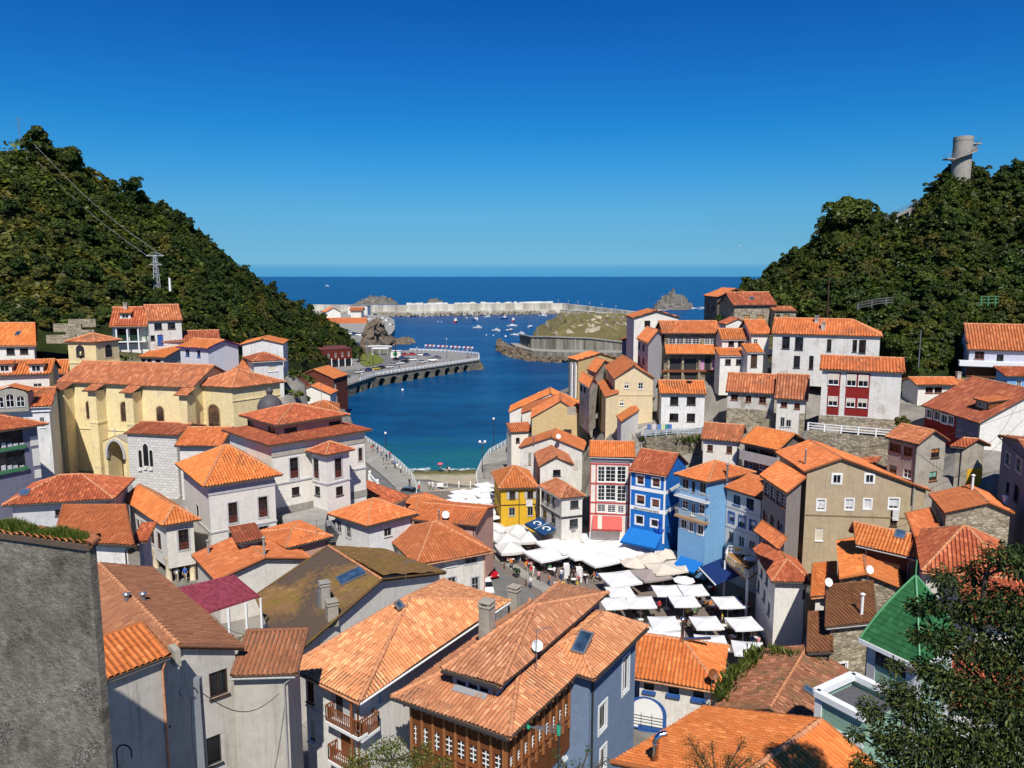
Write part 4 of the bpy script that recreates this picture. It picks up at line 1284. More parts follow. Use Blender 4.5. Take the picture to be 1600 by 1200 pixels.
mb=MB();mb.box(g.P('f',s1-0.06,31,0.03),(0.12,0.06,15),0,(ed[1],ed[2],Z));mb.build('corner_strip',ROUGH,g.root)
GRASS=leaf_mat('roof_grass',(0.075,0.12,0.02,1),0.5,(0.2,0.2,0.05,1))
mb=MB()
V,F=[],[]
Q_=g.blocks[0]['Q'];E0,E1=Q_[0],Q_[1];upv=(Q_[3]+Z*0.09-Q_[0])
Lg=(E1-E0).length
for i in range(12000):
 t=random.uniform(0.3,0.985);v=random.betavariate(1.2,1.4)*0.95+0.03
 hh=(0.1+0.28*max(0,math.sin(t*23)*0.35+0.65))*random.uniform(0.4,1.15)*(1.0 if v<0.4 else 0.8)
 if t>0.86:hh*=0.75
 p=E0+(E1-E0)*t+upv*v+Z*0.05
 an=random.uniform(0,6.28);wv=Vector((math.cos(an),math.sin(an),0))*0.012
 ln=Vector((random.gauss(0,.09),random.gauss(0,.09),0))*hh*3
 k=len(V)
 V+=[p-wv,p+wv,p+ln*0.5+Z*hh*0.6+wv*0.8,p+ln+Z*hh,p+ln*0.5+Z*hh*0.6-wv*0.8]
 F.append([k,k+1,k+2,k+3,k+4])
mb.add(V,F)
o=mb.build('grass',GRASS);tag(o,'tall green grass growing along the tiles of the grey gable wall','grass',kind='stuff')
h=House('house','house with spotted brown roof and shaded white gable behind the rough grey wall','house')
P1_,P2_=at_d(381,1012,40.5),None
ze=P1_.z
P2_=at_z(240,889,ze)
nn=Vector((-(P2_-P1_).y,(P2_-P1_).x,0)).normalized()
q=[P1_+nn*6.4,P1_,P2_,P2_+nn*6.4]
h.block(q,17,roof='x',rise=1.15,tile=T_RBR,wall=WEATH,oh=0.35,near=True,win=[('f','d',[(327,1048,356,1088)]),('f','dk',[(241,1090,262,1138),(322,1150,346,1195)])])
h.chimney(273,1022,0.8,0.35,GREYB,cap=False,d=0.3).flue(198,935,0.15,0.12).flue(224,934,0.15,0.12)
h.block(dict(p0=(362,1057),p1=(462,1054),D=39.6,dep=3.2),17,roof='shed',rise=0.9,tile=T_RBR,wall=WEATH,oh=0.3,near=True,ohs=(0.3,0.5,0.1,0.0))
h.gutter('f',m=WPAINT)
h=H('house','lower roof of large single-curve orange tiles against the rough wall',dict(p0=(158,1066),p1=(264,1025),D=33,dep=2.6),17,roof='shed',rise=0.75,tile=T_ORB,wall=WEATH,oh=0.15,near=True)
h.gutter('f',m=STEEL,pipe=False)
h=House('canopy','purple-pink sheet metal canopy on white posts over a stone walled terrace','canopy')
pts=[at_z(320,959,19.0),at_z(406,931,19.0),at_z(366,898,20.2),at_z(276,919,20.2)]
ce=sum(pts,Vector())/4
h._root((ce.x,ce.y,14))
mb=MB()
CAN=plain('purple_sheet',(0.235,0.045,0.066,1),0.5,0.3,0.0,0.4)
mb.poly(pts);mb.poly([p-Z*0.12 for p in reversed(pts)])
for i in range(4):mb.poly([pts[i]-Z*0.12,pts[(i+1)%4]-Z*0.12,pts[(i+1)%4],pts[i]])
for k in range(14):
 t=(k+0.5)/14
 mb.bar(lerp(pts[0],pts[1],t)+Z*0.03,lerp(pts[3],pts[2],t)+Z*0.03,0.09,0.06)
mb.build('roof',CAN,h.root)
for k,t in enumerate((0.02,0.38,0.7,0.98)):
 p=lerp(pts[0],pts[1],t)-(pts[1]-pts[0]).normalized().cross(Z)*-0.3
 mb=MB();mb.bar(p+Z*-0.1,Vector((p.x,p.y,15.5)),0.16);mb.build('post',WPAINT,h.root)
mb=MB()
dd=(pts[1]-pts[0]).normalized();q0,q1=pts[0],pts[1]
mb.bar(Vector((q0 .x,q0 .y,14.8)),Vector((q1 .x,q1 .y,14.8)),0.35,2.6)
mb.build('parapet',STONE,h.root)
mb=MB();mb.box((ce.x,ce.y,15.0),(4.5,3,0.2));mb.build('floor',GREYC,h.root)
for p in pts:TERR.append((p.x,p.y,13.5))
h=House('house','white house with pale mixed clay hip roof and brown timber balconies','house')
z0=at_d(562,1096,44).z
A,B,C_=at_z(450,1042,z0),at_z(562,1097,z0),at_z(796,939,z0)
h.block([A,B,C_,A+C_-B],10,roof='hipx' if False else 'hip',rise=2.35,tile=T_PALE,wall=WHITE,oh=0.75,near=True,jit=0.016,win=[('f','brt',[(474,1064,490,1096)]),('f','bec',[(473,1122,492,1157)]),('r','w',[(592,1080,597,1096)])])
h.bandpx(['f'],500,1112,1113.5,GREYW,0.06,name='string_course')
h.strip('f',518,1078,556,1124,GREYW,0.02,name='loggia_wall').strip('f',526,1082,536,1120,IRON,0.03,name='balcony_door',t0=0.02)
h.balcony('f',(508,1128),(566,1156),0.75,1.0,WPAINT,WOODB,0.16,bw=0.06).balcony('f',(512,1190),(566,1216),0.75,1.0,WPAINT,WOODB,0.16,bw=0.06)
h.strip('f',534,1150,548,1182,WOODB,0.04,name='balcony_door')
h.balcony('r',(566,1156),(594,1137),0.55,1.0,WPAINT,WOODB,0.16,z=None,bw=0.06)
h.gutter('r',m=WPAINT,pipe=False)
h.skylight(622,948,0.5,0.5).aerial(634,915,1.2)
s_=h.fp('f',564,1100)[0]
mb=MB();mb.bar(h.P('f',s_-0.1,z0-4.4,0.65),h.P('f',s_-0.1,z0-0.2,0.65),0.14);mb.build('post',WOODB,h.root)
H('house','grey capped masonry stack house between pale hip roof and blue house',dict(p0=(700,985),p1=(716,975),D=52,dep=3),14,roof='flat',rise=0,tile=T_OLD,wall=GREYB)if False else None
h=House('house','grey-blue house with brown glazed timber gallery and raised lantern roof','house')
z0=at_d(796,1154,40).z
A,B=at_z(612,1089,z0),at_z(796,1154,z0)
dv=Vector((4.0,6.5,0)).normalized()
B2=at_z(900,1055,z0);dv=(B2-B).normalized()
GAL=plaster('gallery_timber',(0.17,0.06,0.022,1),0.4)
Q_=[A,B,B+dv*15.5,A+dv*15.5]
fw_=[(639,1131,651,1162),(657,1137,669,1168),(675,1144,687,1175),(694,1150,707,1182),(713,1157,726,1188),(732,1165,745,1195),(751,1172,765,1203),(771,1179,785,1210)]
rw_=[(797,1180,804,1200),(809,1170,815,1190),(820,1158,826,1180),(831,1147,837,1170),(842,1137,848,1160),(853,1127,859,1150),(864,1117,869,1140),(874,1107,879,1130),(883,1098,888,1121)]
h.block(Q_,z0-3.9,roof='hip',rise=1.45,tile=T_PALE,wall=GAL,oh=0.75,near=True,terr=False,wn='gallery',rn='lower_roof',caps=True,hin=1.0,win=[('f','galw',fw_),('r','galw',rw_)])
h.bandpx(['f','r'],700,1120,1124,plain('gallery_trim',(0.33,0.13,0.045,1),0.5,0.3),0.12,name='cornice',face='f')
gb=h.blocks[0]
for nm in('f','r'):
 a,d,n,L,zt=gb['faces'][nm]
 mb=MB()
 for k in range(int(L/0.78)+1):
  s_=0.06+k*(min(L,6.7 if nm=='f' else 7.4)-0.12)/(int(min(L,6.7 if nm=='f' else 7.4)/0.78))
  if s_>L:break
  mb.box(h.P(nm,s_,z0-2.2,0.05,0),(0.13,0.12,3.4),0,(d,n,Z))
  mb.box(h.P(nm,s_,z0-0.32,0.35,0),(0.1,0.7,0.12),0,(d,n,Z))
 mb.build('mullions',plain('gallery_trim',(0.33,0.13,0.045,1),0.5,0.3),h.root)
Qb=[v-Z*3.7 for v in clip_poly_inset(Q_,[1.0]*4)]
h.block([Vector((v.x,v.y,z0-3.6))for v in clip_poly_inset(Q_,[0.9,0.85,0.6,0.6])],9,roof='flat',rise=0,tile=T_PALE,wall=GBLUE,oh=0.05,caps=False,rn='gallery_floor',slab=0.1,win=[('r','wbd',[(852,1180,862,1200),(880,1156,888,1185)])])
W0,W1=at_z(928,1062,z0),at_z(1012,980,z0)
dw=(W1-W0).normalized();nl=Vector((-dw.y,dw.x,0))
h.block([W0+nl*4.6,W0,W1,W1+nl*4.6],9,roof='hipx',rise=1.25,tile=T_PALE,wall=GBLUE,oh=0.6,near=True,fr=0.5,hin=0.9,win=[('r','ws',[(973,1026,982,1080)]),('r','wbd',[(936,1100,947,1140),(938,1168,946,1204)])])
h.skylight(911,1006,0.85,1.5)
h.gutter('r',m=IRON,pipe=False)
a,d,n,L,zt=h.face('r');mb=MB();mb.tube([h.P('r',0.3,z0-0.5,0.1),h.P('r',0.3,9,0.1)],0.06,8);mb.build('downpipe',IRON,h.root)
z1=z0+1.5
A,B,C_=at_z(690,1046,z1),at_z(781,1073,z1),at_z(950,927,z1)
nl=(A-B)
h.block([A,B,C_,A+C_-B],z0+0.2,roof='hip',rise=1.45,tile=T_PALE,wall=GBLUE,oh=0.45,near=True,terr=False,rn='upper_roof',wn='lantern_wall',win=[('f','dk',[(713,1063,728,1073),(731,1068,746,1078),(749,1073,763,1083)])])
mb=MB();q=h.onroof(735,1084,0);
if q:
 p,n_=q[1],q[2];u_=h.face('f')[1];v_=n_.cross(u_);v_=v_ if v_.z>0 else-v_
 mb.box(p+n_*0.12,(2.2,0.55,0.12),0,(u_,v_,n_));mb.build('lead_apron',plain('grey_lead',(0.32,0.32,0.33,1),0.5),h.root)
h.dish(838,1032,0.35,b=0)if h.onroof(838,1032,0)else None
h.aerial(838,1040,2.2,b=3)
for px,py in((761,985),(804,953)):h.chimney(px,py,0.75,1.6,GREYB,b=3)
h=H('house','white house with blue window sills and blue arch below bright orange roof',dict(p0=(985,1058),p1=(1128,1082),D=66,dep=8.5),6.5,roof='hipR',ridge=(1060,1000),tile=T_ORB,wall=WHITE,oh=0.7,near=True,win=[('f','op',[(1006,1068,1022,1079),(1044,1074,1061,1085),(1083,1080,1100,1091)])])
for r in((1004,1079,1025,1083),(1041,1084,1063,1089),(1080,1090,1103,1096)):h.strip('f',*r,BPAINT,0.25,name='sill')
arch_window(h,'f',985,1091,1036,1138,m=WPAINT,fr=BPAINT,name='arch')
h.bandpx(['f'],1010,1134,1150,BPAINT,0.04,name='plinth')
h.dish(1112,1070,0.45,m=WOODB)
mb=MB();r_=h.onroof(1066,1002);p=(r_[1]if r_ else at_d(1066,998,72));
mb.tube([p-Z*0.5,p+Z*1.8,p+Z*2.0+Vector((0.1,0,0))],0.16,12);mb.tube([p+Vector((0.1,0,0.2)),p+Vector((2.6,0.4,0.1))],0.13,10)
mb.lathe(p+Z*1.95,[(0.16,0),(0.26,0.05),(0.26,0.22),(0.02,0.3)],12);mb.build('flue',CHROME,h.blocks[0]['roof'])
h=House('house','derelict roof of slipped brown tiles with weeds along its edge','house')
z0=at_d(1120,1099,60).z
A,D_=at_z(1112,1112,z0),at_z(1182,1017,z0)
dv=(D_-A).normalized();nr=Vector((dv.y,-dv.x,0))
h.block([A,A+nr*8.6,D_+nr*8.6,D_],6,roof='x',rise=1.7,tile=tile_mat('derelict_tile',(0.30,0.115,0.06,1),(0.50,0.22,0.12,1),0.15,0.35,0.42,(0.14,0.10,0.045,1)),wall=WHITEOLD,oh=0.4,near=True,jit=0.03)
h.skylight(1264,1082,0.7,0.9)
h=House('house','very large plain orange roof at the bottom edge with a steel flue','house')
z0=at_d(960,1189,38).z
A,D_=at_z(960,1189,z0),at_z(1101,1106,z0)
dv=(D_-A).normalized();nr=Vector((dv.y,-dv.x,0))
A=A-dv*0.2
h.block([A,A+nr*13.4,D_+nr*13.4,D_],12,roof='x',rise=2.4,tile=T_ORB,wall=WHITE,oh=0.4,near=True)
q=h.onroof(1024,1192);mb=MB();p=q[1]if q else at_d(1024,1192,38)
mb.tube([p-Z*0.4,p+Z*1.15,p+Vector((0.05,0,1.3)),p+Vector((0.22,0.05,1.42)),p+Vector((0.5,0.1,1.45))],0.15,14);mb.lathe(p+Z*1.0,[(0.16,0),(0.175,0.02),(0.175,0.06),(0.16,0.08)],14)
mb.build('flue',CHROME,h.blocks[0]['roof'])
h=H('house','white house with shaded side wall beside the right-hand terrace of the plaza',dict(p0=(1206,909),p1=(1270,911),p3=(1177,858),D=86),4.5,roof='hipF',ridge=(1252,862),tile=T_RED,wall=WHITE,oh=0.5,hin=1.2,win=[('l','g',[(1181,880,1185,895),(1188,888,1192,903),(1196,897,1200,915),(1183,905,1187,925),(1192,920,1196,940),(1199,940,1203,962)]),('f','op',[(1254,922,1266,935)])])
h.gutter('f')
H('house','strip of orange lean-to roof behind the shaded white house',dict(p0=(1267,934),p1=(1306,930),p3=(1270,890),D=78),10,roof='shed',ridge=(1290,880),tile=T_ORB,wall=WHITE2)
h=H('house','ochre-orange gable house with satellite dish and stone front below the tan house',dict(p0=(1312,905),p1=(1412,921),p3=(1307,846),D=75),9,roof='x',rise=0.9,fr=0.42,tile=T_ORB,wall=STONE,oh=0.3)
h.dish(1356,905,0.4).aerial(1352,880,1.6)
h=H('house','house with flat brown tiled lean-to roof over slate stone wall',dict(p0=(1290,981),p1=(1368,973),p3=(1291,932),D=66),8,roof='shed',ridge=(1335,917),tile=T_BRN,wall=STONE,oh=0.4,win=[('f','wbd',[(1300,1037,1322,1056)])])
h.flue(1346,962,1.9,0.13,WPAINT).dish(1292,925,0.4)
h.gutter('f',m=WPAINT,pipe=False)
H('house','narrow brown roofed outhouse left of the slate stone wall',dict(p0=(1261,1021),p1=(1300,1019),p3=(1263,965),D=64),8,roof='shed',ridge=(1280,957),tile=T_BRN,wall=STONED,oh=0.2)
h=House('house','big tan gable house with white framed windows and glazed brown gallery on its side','house')
zl,zr_=22.8,20.9
A,B,D_=at_z(1256,737,zl),at_z(1455,767,zr_),at_z(1211,707,zl)
B=Vector((B.x,B.y,zl));C_=B+D_-A
Rz=25.0
apx=at_z(1316,710,Rz)
fr=max(0.2,min(0.5,(apx-A).dot((B-A).normalized())/(B-A).length))
h.block([A,B,C_,D_],11.5,roof='x',rise=2.3,fr=fr,dz=(0,zr_-zl,zr_-zl,0),tile=T_OR,wall=TAN,oh=0.3,ohs=(0.35,0.5,0.3,0.5),fascia=WOODT,win=[('f','ws',[(1301,741,1314,755),(1352,741,1365,754)]),('f','cu',[(1277,781,1289,797),(1321,780,1333,796),(1350,780,1361,795),(1389,779,1404,795)]),('f','bec',[(1274,825,1286,845)]),('f','doord',[(1391,797,1402,822)])])
h.bandpx(['f'],1330,806,808,plaster('dark_tan',(0.25,0.2,0.12,1)),0.04,name='string_course')
h.flue(1258,727,1.8,0.1)
h.strip('f',1394,797,1404,813,CURT,0.04,name='towel',t0=0.12)
zg=at_d(1229,771,88).z
A,B,D_=at_z(1229,771,zg),at_z(1259,759,zg),at_z(1187,743,zg)
h.block([A,B,B+D_-A,D_],11,roof='shedr',rise=1.0,tile=T_OR,wall=plaster('grey_gallery_wall',(0.30,0.27,0.26,1),0.3),oh=0.45,terr=False,fascia=WOODT,win=[('l','galw',[(1195,755,1202,775),(1204,761,1211,781),(1213,767,1220,788),(1221,773,1227,794)]),('l','brt',[(1192,798,1199,822),(1203,805,1210,832),(1214,814,1222,843)])])
zc=zg-5.2
A,B=at_z(1216,859,zc),at_z(1229,852,zc)
D_=at_z(1178,830,zc)
h.block([A,B,B+D_-A,D_],zc-0.5,roof='shedr',rise=0.8,tile=T_OR,wall=WOODB,oh=0.6,terr=False,nowall=True)
h=H('house','orange roof with a roof window right below the tan house',dict(p0=(1338,852),p1=(1434,874),p3=(1327,830),D=79),11,roof='g',ridge=(1372,823),tile=T_ORB,wall=WOODD)
h.skylight(1407,836,0.9,0.9)
h=H('house','gable house with rough stone front and orange roof at the right edge',dict(p0=(1475,801),p1=(1585,803),p3=(1451,773),D=78),14,roof='x',ridge=(1513,757),fr=0.62,tile=T_OR,wall=STONE,oh=0.3).flue(1519,764,1.4,0.12,WPAINT).flue(1570,790,0.9,0.2,WPAINT)
H('house','little orange lean-to roof leaning on the stone fronted gable house',dict(p0=(1430,841),p1=(1470,831),p3=(1414,816),D=76),14,roof='shed',ridge=(1430,808),tile=T_OR,wall=GREYW)
h=H('house','big red hip roof partly hidden by the dark leafy tree',dict(p0=(1440,893),p1=(1596,915),D=68,dep=12),12,roof='hip',ridge=(1522,822),tile=T_RED,wall=WHITE2)
H('house','low red roof behind the leafy tree at the right edge',dict(p0=(1520,975),p1=(1640,985),D=56,dep=9),14,roof='g',ridge=(1580,905),tile=T_RED,wall=WHITE)
H('house','red roof glimpsed through leaves beside the green tower',dict(p0=(1480,1105),p1=(1640,1115),D=44,dep=8),14,roof='g',ridge=(1560,1030),tile=T_RED,wall=WHITE)
h=H('house','grey-brown weathered house with orange and teal blinds above the tan house',dict(p0=(1383,683),p1=(1434,695),p2=(1484,689),D=94),19,roof='g',ridge=(1430,667),tile=T_OLD,wall=GREYB,oh=0.3,win=[('f','br',[(1390,693,1408,706),(1412,698,1426,713)]),('f','te',[(1389,727,1401,739)]),('f','w',[(1411,733,1424,747)]),('r','ob',[(1455,701,1468,715)]),('r','te',[(1452,737,1464,751)])])
h.block(dict(p0=(1484,698),p1=(1507,700),p2=(1548,696),D=93),19,roof='g',rise=0.9,tile=T_RED,wall=GREYB,oh=0.3,win=[('f','br',[(1486,703,1493,716)]),('f','te',[(1485,737,1492,752)])])
h.strip('r',1510,732,1535,760,YELLOW,0.06,name='painted_panel')
H('house','orange roofed low annexe between tan gable and grey-brown house',dict(p0=(1333,712),p1=(1386,722),D=113,dep=6),17,roof='g',ridge=(1368,682),tile=T_ORB,wall=WHITE2)
H('house','tiny red roof behind the tan gable peak',dict(p0=(1322,716),p1=(1368,724),D=107,dep=4),17,roof='g',ridge=(1340,706),tile=T_RED,wall=WHITE2)
h=H('house','long dark red house with white gable and dormer at the right',dict(p0=(1440,633),p1=(1530,661),D=118,dep=15),23,roof='g',ridge=(1560,598),tile=T_RED,wall=DRED,oh=0.4,win=[('f','ws',[(1448,640,1456,653),(1460,643,1469,656),(1471,648,1480,661),(1482,650,1490,663)]),('f','g',[(1498,655,1506,672),(1514,660,1522,677)])])
a,d,n,L,zt=h.face('r')
mb=MB();zz=h.blocks[0]
pts=[h.P('r',0.0,22,0.03),h.P('r',L,22,0.03)]+[h.P('r',t,zz['zr'](*(h.P('r',t,0)).xy),0.03)for t in(L,L/2,0)]
mb.poly(pts);mb.build('white_gable',WHITE,h.root)
h.strip('f',1494,650,1530,690,SHADEB,0.05,name='panel')
h.dormer(1534,640,3.0,1.3,3.0,WOODB)
H('house','small white house with dark windows and chimney above the dark red house',dict(p0=(1433,602),p1=(1516,602),D=127,dep=6),25,roof='g',ridge=(1475,590),tile=T_OR,wall=WHITE,win=[('f','br',[(1446,605,1458,614),(1460,605,1472,614)])]).chimney(1497,592,0.6,0.9,WHITEOLD)
h=H('house','bluish white house with broad orange roof at the upper right edge',dict(p0=(1511,546),p1=(1640,550),D=134,dep=11),29,roof='g',ridge=(1565,501),tile=T_OR,wall=plaster('bluish_grey',(0.52,0.53,0.62,1),0.2),win=[('f','br',[(1523,549,1538,561)]),('f','d',[(1557,554,1568,566)])])
h.bandpx(['f'],1550,564,572,WPAINT,1.6,name='terrace_edge').bandpx(['f'],1550,575,590,BROWNW,0.3,name='lower_wall')
H('house','pale blue walled house below the bluish white house at the right edge',dict(p0=(1572,588),p1=(1680,590),D=126,dep=5),26,roof='shed',rise=1.1,tile=T_RED,wall=LBLUE,win=[('f','w',[(1588,594,1596,606)])])
h=House('house','tall slate-blue house in shade at the right edge of the town','house')
z0=at_d(1561,681,90).z
D_,A=at_z(1561,681,z0),at_z(1625,735,z0)
h.block(quad(p0=(1625,735),p3=(1561,681),z=z0,wid=8),14,roof='g',rise=1.2,tile=T_OLD,wall=SHADEB,oh=0.3,win=[('l','gs',[(1571,708,1579,728),(1588,716,1597,738)]),('l','dk',[(1572,752,1577,772),(1584,757,1592,785)])])
h.gutter('l')
h=H('house','white modern house with dark red window panels above a stone wall',dict(p0=(1280,577),p1=(1415,583),D=120,dep=9),24.5,roof='g',ridge=(1350,558),tile=T_OR,wall=WHITE,oh=0.45)
h.strip('f',1293,582,1312,648,DRED,0.05,name='red_panel').strip('f',1321,583,1358,650,DRED,0.05,name='red_panel')
blk=h.blocks[-1]
for r in((1294,584,1311,601),(1323,585,1338,603),(1341,586,1357,604),(1294,619,1309,634),(1322,622,1336,636),(1340,623,1355,637)):
 a,d,n,L,zt=h.face('f');s0=h.fp('f',r[0],(r[1]+r[3])/2)[0];s1=h.fp('f',r[2],(r[1]+r[3])/2)[0];z1=h.fp('f',(r[0]+r[2])/2,r[1])[1];z0=h.fp('f',(r[0]+r[2])/2,r[3])[1]
 blk['faces']['f']=(a+n*0.06,d,n,L,zt);h._window(blk,'f','be',s0,s1,z0,z1,False);blk['faces']['f']=(a,d,n,L,zt)
h.bandpx(['f','r'],1340,652,676,STONE,0.12,name='stone_base',face='f')
h=H('long_house','long two storey white house with tall dark windows below the wooded cliff',dict(p0=(1205,521),p1=(1379,526),D=142,dep=10),27.5,roof='hipR',ridge=(1260,498),tile=T_OR,wall=WHITE,oh=0.35,win=[('f','dk',[(1222,526,1234,545),(1242,527,1255,547),(1240,556,1250,575),(1264,556,1271,577),(1292,530,1299,549),(1332,531,1339,550),(1342,531,1353,552)])])
h.chimney(1276,504,0.7,1.0).chimney(1286,515,0.7,1.2)
h=H('house','white house with cream awning and washing between stone gallery house and long white house',dict(p0=(1172,522),p1=(1207,522),D=146,dep=9),26,roof='g',ridge=(1190,500),tile=T_OR,wall=WHITE,win=[('f','w',[(1177,530,1184,537)])])
q=[h.P('f',*h.fp('f',x,y),o)for x,y,o in((1197,546,0.0),(1231,546,0.0),(1228,558,1.8),(1194,558,1.8))]
zq=q[0].z;q[2].z=q[3].z=zq-0.8
q[1]=q[0]+(q[2]-q[3])*1.0;q[1].z=zq
h.awning(q,plain('cream_canvas',(0.6,0.55,0.45,1),0.8))
h.strip('f',1190,566,1204,575,CURT,0.05,name='sheet').strip('f',1206,566,1223,575,CURT,0.05,name='sheet')
h=H('house','stone and timber house with white glazed gallery and lilac shutters',dict(p0=(1035,521),p1=(1129,521),D=152,dep=9),25,roof='g',ridge=(1082,502),tile=T_OR,wall=STONED,oh=0.6,win=[('f','gal',[(1045,528,1056,540),(1057,528,1068,540),(1070,528,1081,540),(1082,528,1093,540),(1101,528,1109,538),(1110,528,1118,538)]),('f','op',[(1046,560,1064,577),(1068,560,1088,577),(1101,560,1110,578),(1046,583,1064,595),(1070,583,1089,595)])])
a,d,n,L,zt=h.face('f')
s0,zt_=h.fp('f',1038,538);s1,zb_=h.fp('f',1126,551)
mb=MB();q=[h.P('f',0,zb_-0.1,1.5),h.P('f',L,zb_-0.1,1.5),h.P('f',L,zt_,0.02),h.P('f',0,zt_,0.02)]
tile_slope(mb,q,0,0.42,0.7,0.09,0,4);mb.poly([v-Z*0.02 for v in q],1);mb.poly([v-Z*0.15 for v in reversed(q)],1)
for k in range(4):mb.poly([q[k]-Z*0.15,q[(k+1)%4]-Z*0.15,q[(k+1)%4],q[k]],1)
mb.build('canopy_roof',[T_ORB,FASCIA],h.root)
h.strip('f',1094,562,1100,578,PINKSH,0.06,name='shutter').strip('f',1112,562,1119,578,PINKSH,0.06,name='shutter').bandpx(['f'],1080,578,581,WOODB,0.5,name='beam')
for x in(1044,1066,1092):h.strip('f',x-1.5,556,x+1.5,596,STONE,0.4,name='pier')
h=H('house','narrow white house with two stacked tiled canopies beside the lilac shutters',dict(p0=(1127,531),p1=(1172,531),D=148,dep=6),25,roof='g',ridge=(1150,514),tile=T_ORB,wall=WHITE,oh=0.25,win=[('f','d',[(1138,533,1147,541),(1153,533,1162,541)])])
h.block(dict(p0=(1124,556),p1=(1168,556),D=145,dep=4),25,roof='shed',ridge=(1146,543),tile=T_ORB,wall=WHITE,oh=0.2,terr=False,win=[('f','d',[(1133,561,1142,570),(1150,561,1158,570)])])
h.block(dict(p0=(1167,551),p1=(1195,551),D=142,dep=4),25,roof='shed',ridge=(1182,537),tile=T_ORB,wall=WHITE,oh=0.2,terr=False,win=[('f','doord',[(1173,554,1183,574)])])
H('house','small white gable peeping above the stacked canopies',dict(p0=(1133,507),p1=(1174,507),D=158,dep=6),30,roof='x',ridge=(1154,498),tile=T_RED,wall=WHITE,oh=0.2)
h=H('house','tall white gable house with blue-grey side above the harbour promenade',dict(p0=(989,497),p1=(1063,496),p3=(977,493),D=172),26,roof='x',ridge=(1024,484),tile=T_OR,wall=WHITE,oh=0.35,win=[('f','d',[(1007,501,1016,510),(1035,501,1044,510)])])
H('house','white house with orange roof stepping down from the tall white gable',dict(p0=(995,529),p1=(1013,536),p2=(1042,526),D=152),24,roof='g',ridge=(1012,515),tile=T_OR,wall=GREYW,oh=0.25,win=[('f','d',[(997,535,1000,545),(1004,538,1007,548),(997,556,1000,566),(1004,559,1007,569)])])
H('house','dark narrow house front at the end of the harbour promenade',dict(p0=(968,530),p1=(980,531),D=190,dep=6),24,roof='shed',rise=1,tile=T_RED,wall=SHADEB)
H('house','old house with sagging tiled roof, peeling white upper wall and stone base',dict(p0=(1133,612),p1=(1212,616),D=132,dep=9),19.5,roof='g',ridge=(1165,584),tile=T_OLD,wall=WHITEOLD,oh=0.4,win=[('f','br',[(1142,616,1153,625),(1165,618,1174,628),(1186,620,1197,630)]),('f','d',[(1182,651,1190,660),(1148,648,1154,654)])]).bandpx(['f'],1170,639,680,STONE,0.06,name='stone_base')
h=H('house','old house with deeper tiled roof and white jetty storey right of the peeling house',dict(p0=(1210,623),p1=(1263,626),D=127,dep=9.5),19.5,roof='g',ridge=(1240,581),tile=T_OLD,wall=WHITE2,oh=0.4,win=[('f','br',[(1220,628,1230,636),(1241,630,1250,639)]),('f','g',[(1219,652,1226,667),(1228,656,1236,667)])])
h.strip('f',1248,646,1264,690,STONE,0.08,name='stone_base')
h=H('house','white cubic house with four dark windows and washing on its railing',dict(p0=(1031,615),p1=(1105,616),D=137,dep=8),18.5,roof='g',ridge=(1072,595),tile=T_ORB,wall=WHITE,oh=0.35,win=[('f','d',[(1047,620,1060,633),(1073,620,1087,633),(1046,646,1060,658),(1073,646,1086,659)])])
h.flue(1077,599,0.3,0.3,IRON)
H('house','cream gable house with two small shuttered windows above the alley',dict(p0=(959,592),p1=(1023,592),p3=(945,573),D=140),19.5,roof='x',ridge=(976,563),tile=T_OR,wall=CREAM,oh=0.25,win=[('f','be',[(975,598,983,607)]),('f','w',[(997,598,1005,608)]),('f','be',[(968,625,975,634)])]).bandpx(['f'],990,616,618,CREAM,0.1,name='string_course')
h=H('house','olive gable house with white columns on its seaward side',dict(p0=(902,563),p1=(974,563),p3=(886,559),D=183),17,roof='x',ridge=(928,550),tile=T_OR,wall=OLIVE,oh=0.3)
for x in(892,898):h.strip('l',x,566,x+3,622,WPAINT,0.3,name='pilaster')
H('house','white house with rough side and shaded front in front of the olive gable',dict(p0=(917,577),p1=(931,583),p2=(958,570),D=158),20,roof='g',ridge=(935,564),tile=T_OR,wall=WHITEOLD,oh=0.2)
H('house','low house with row of dark windows and stepped orange roof in the alley',dict(p0=(904,595),p1=(921,606),p2=(933,598),D=150),18.5,roof='g',ridge=(912,586),tile=T_OR,wall=WHITEOLD,oh=0.2,win=[('f','d',[(907,602,910,610),(912,605,915,613)])])
H('house','narrow leaning roof against the cream gable house',dict(p0=(945,620),p3=(933,597),D=138,wid=2.6),17.5,roof='shedr',rise=0.8,tile=T_OR,wall=CREAM,oh=0.2)
H('shed','little white shed with mono-pitch tiled roof by the curved steps',dict(p0=(963,650),p1=(970,660),p2=(999,645),D=134),18,cat='shed',roof='shed',rise=0.5,tile=T_ORB,wall=WHITE,oh=0.15)
H('house','furthest white house of the waterfront row with long orange roof',dict(p0=(795,644),p1=(925,645),D=176,dep=9),4,roof='x',ridge=(862,610),tile=T_ORB,wall=WHITE,oh=0.2)
H('house','narrow white house wedged behind the ochre gable on the waterfront',dict(p0=(814,646),p1=(925,647),D=165,dep=9),4,roof='x',ridge=(868,621),tile=T_OR,wall=WHITE,oh=0.2)
H('house','small orange roofed porch on the seaward side of the ochre gable',dict(p0=(798,676),p1=(834,674),D=158,dep=4),4,roof='shed',rise=1.2,tile=T_OR,wall=WHITE,oh=0.2,win=[('f','d',[(806,684,812,692)])])
h=H('house','blank ochre gable house in the waterfront row',dict(p0=(829,653),p1=(922,654),D=153,dep=10),4,roof='x',ridge=(870,620),tile=T_OR,wall=OCHRE,oh=0.25).chimney(893,643,1.6,0.8,GREYB,cap=False)
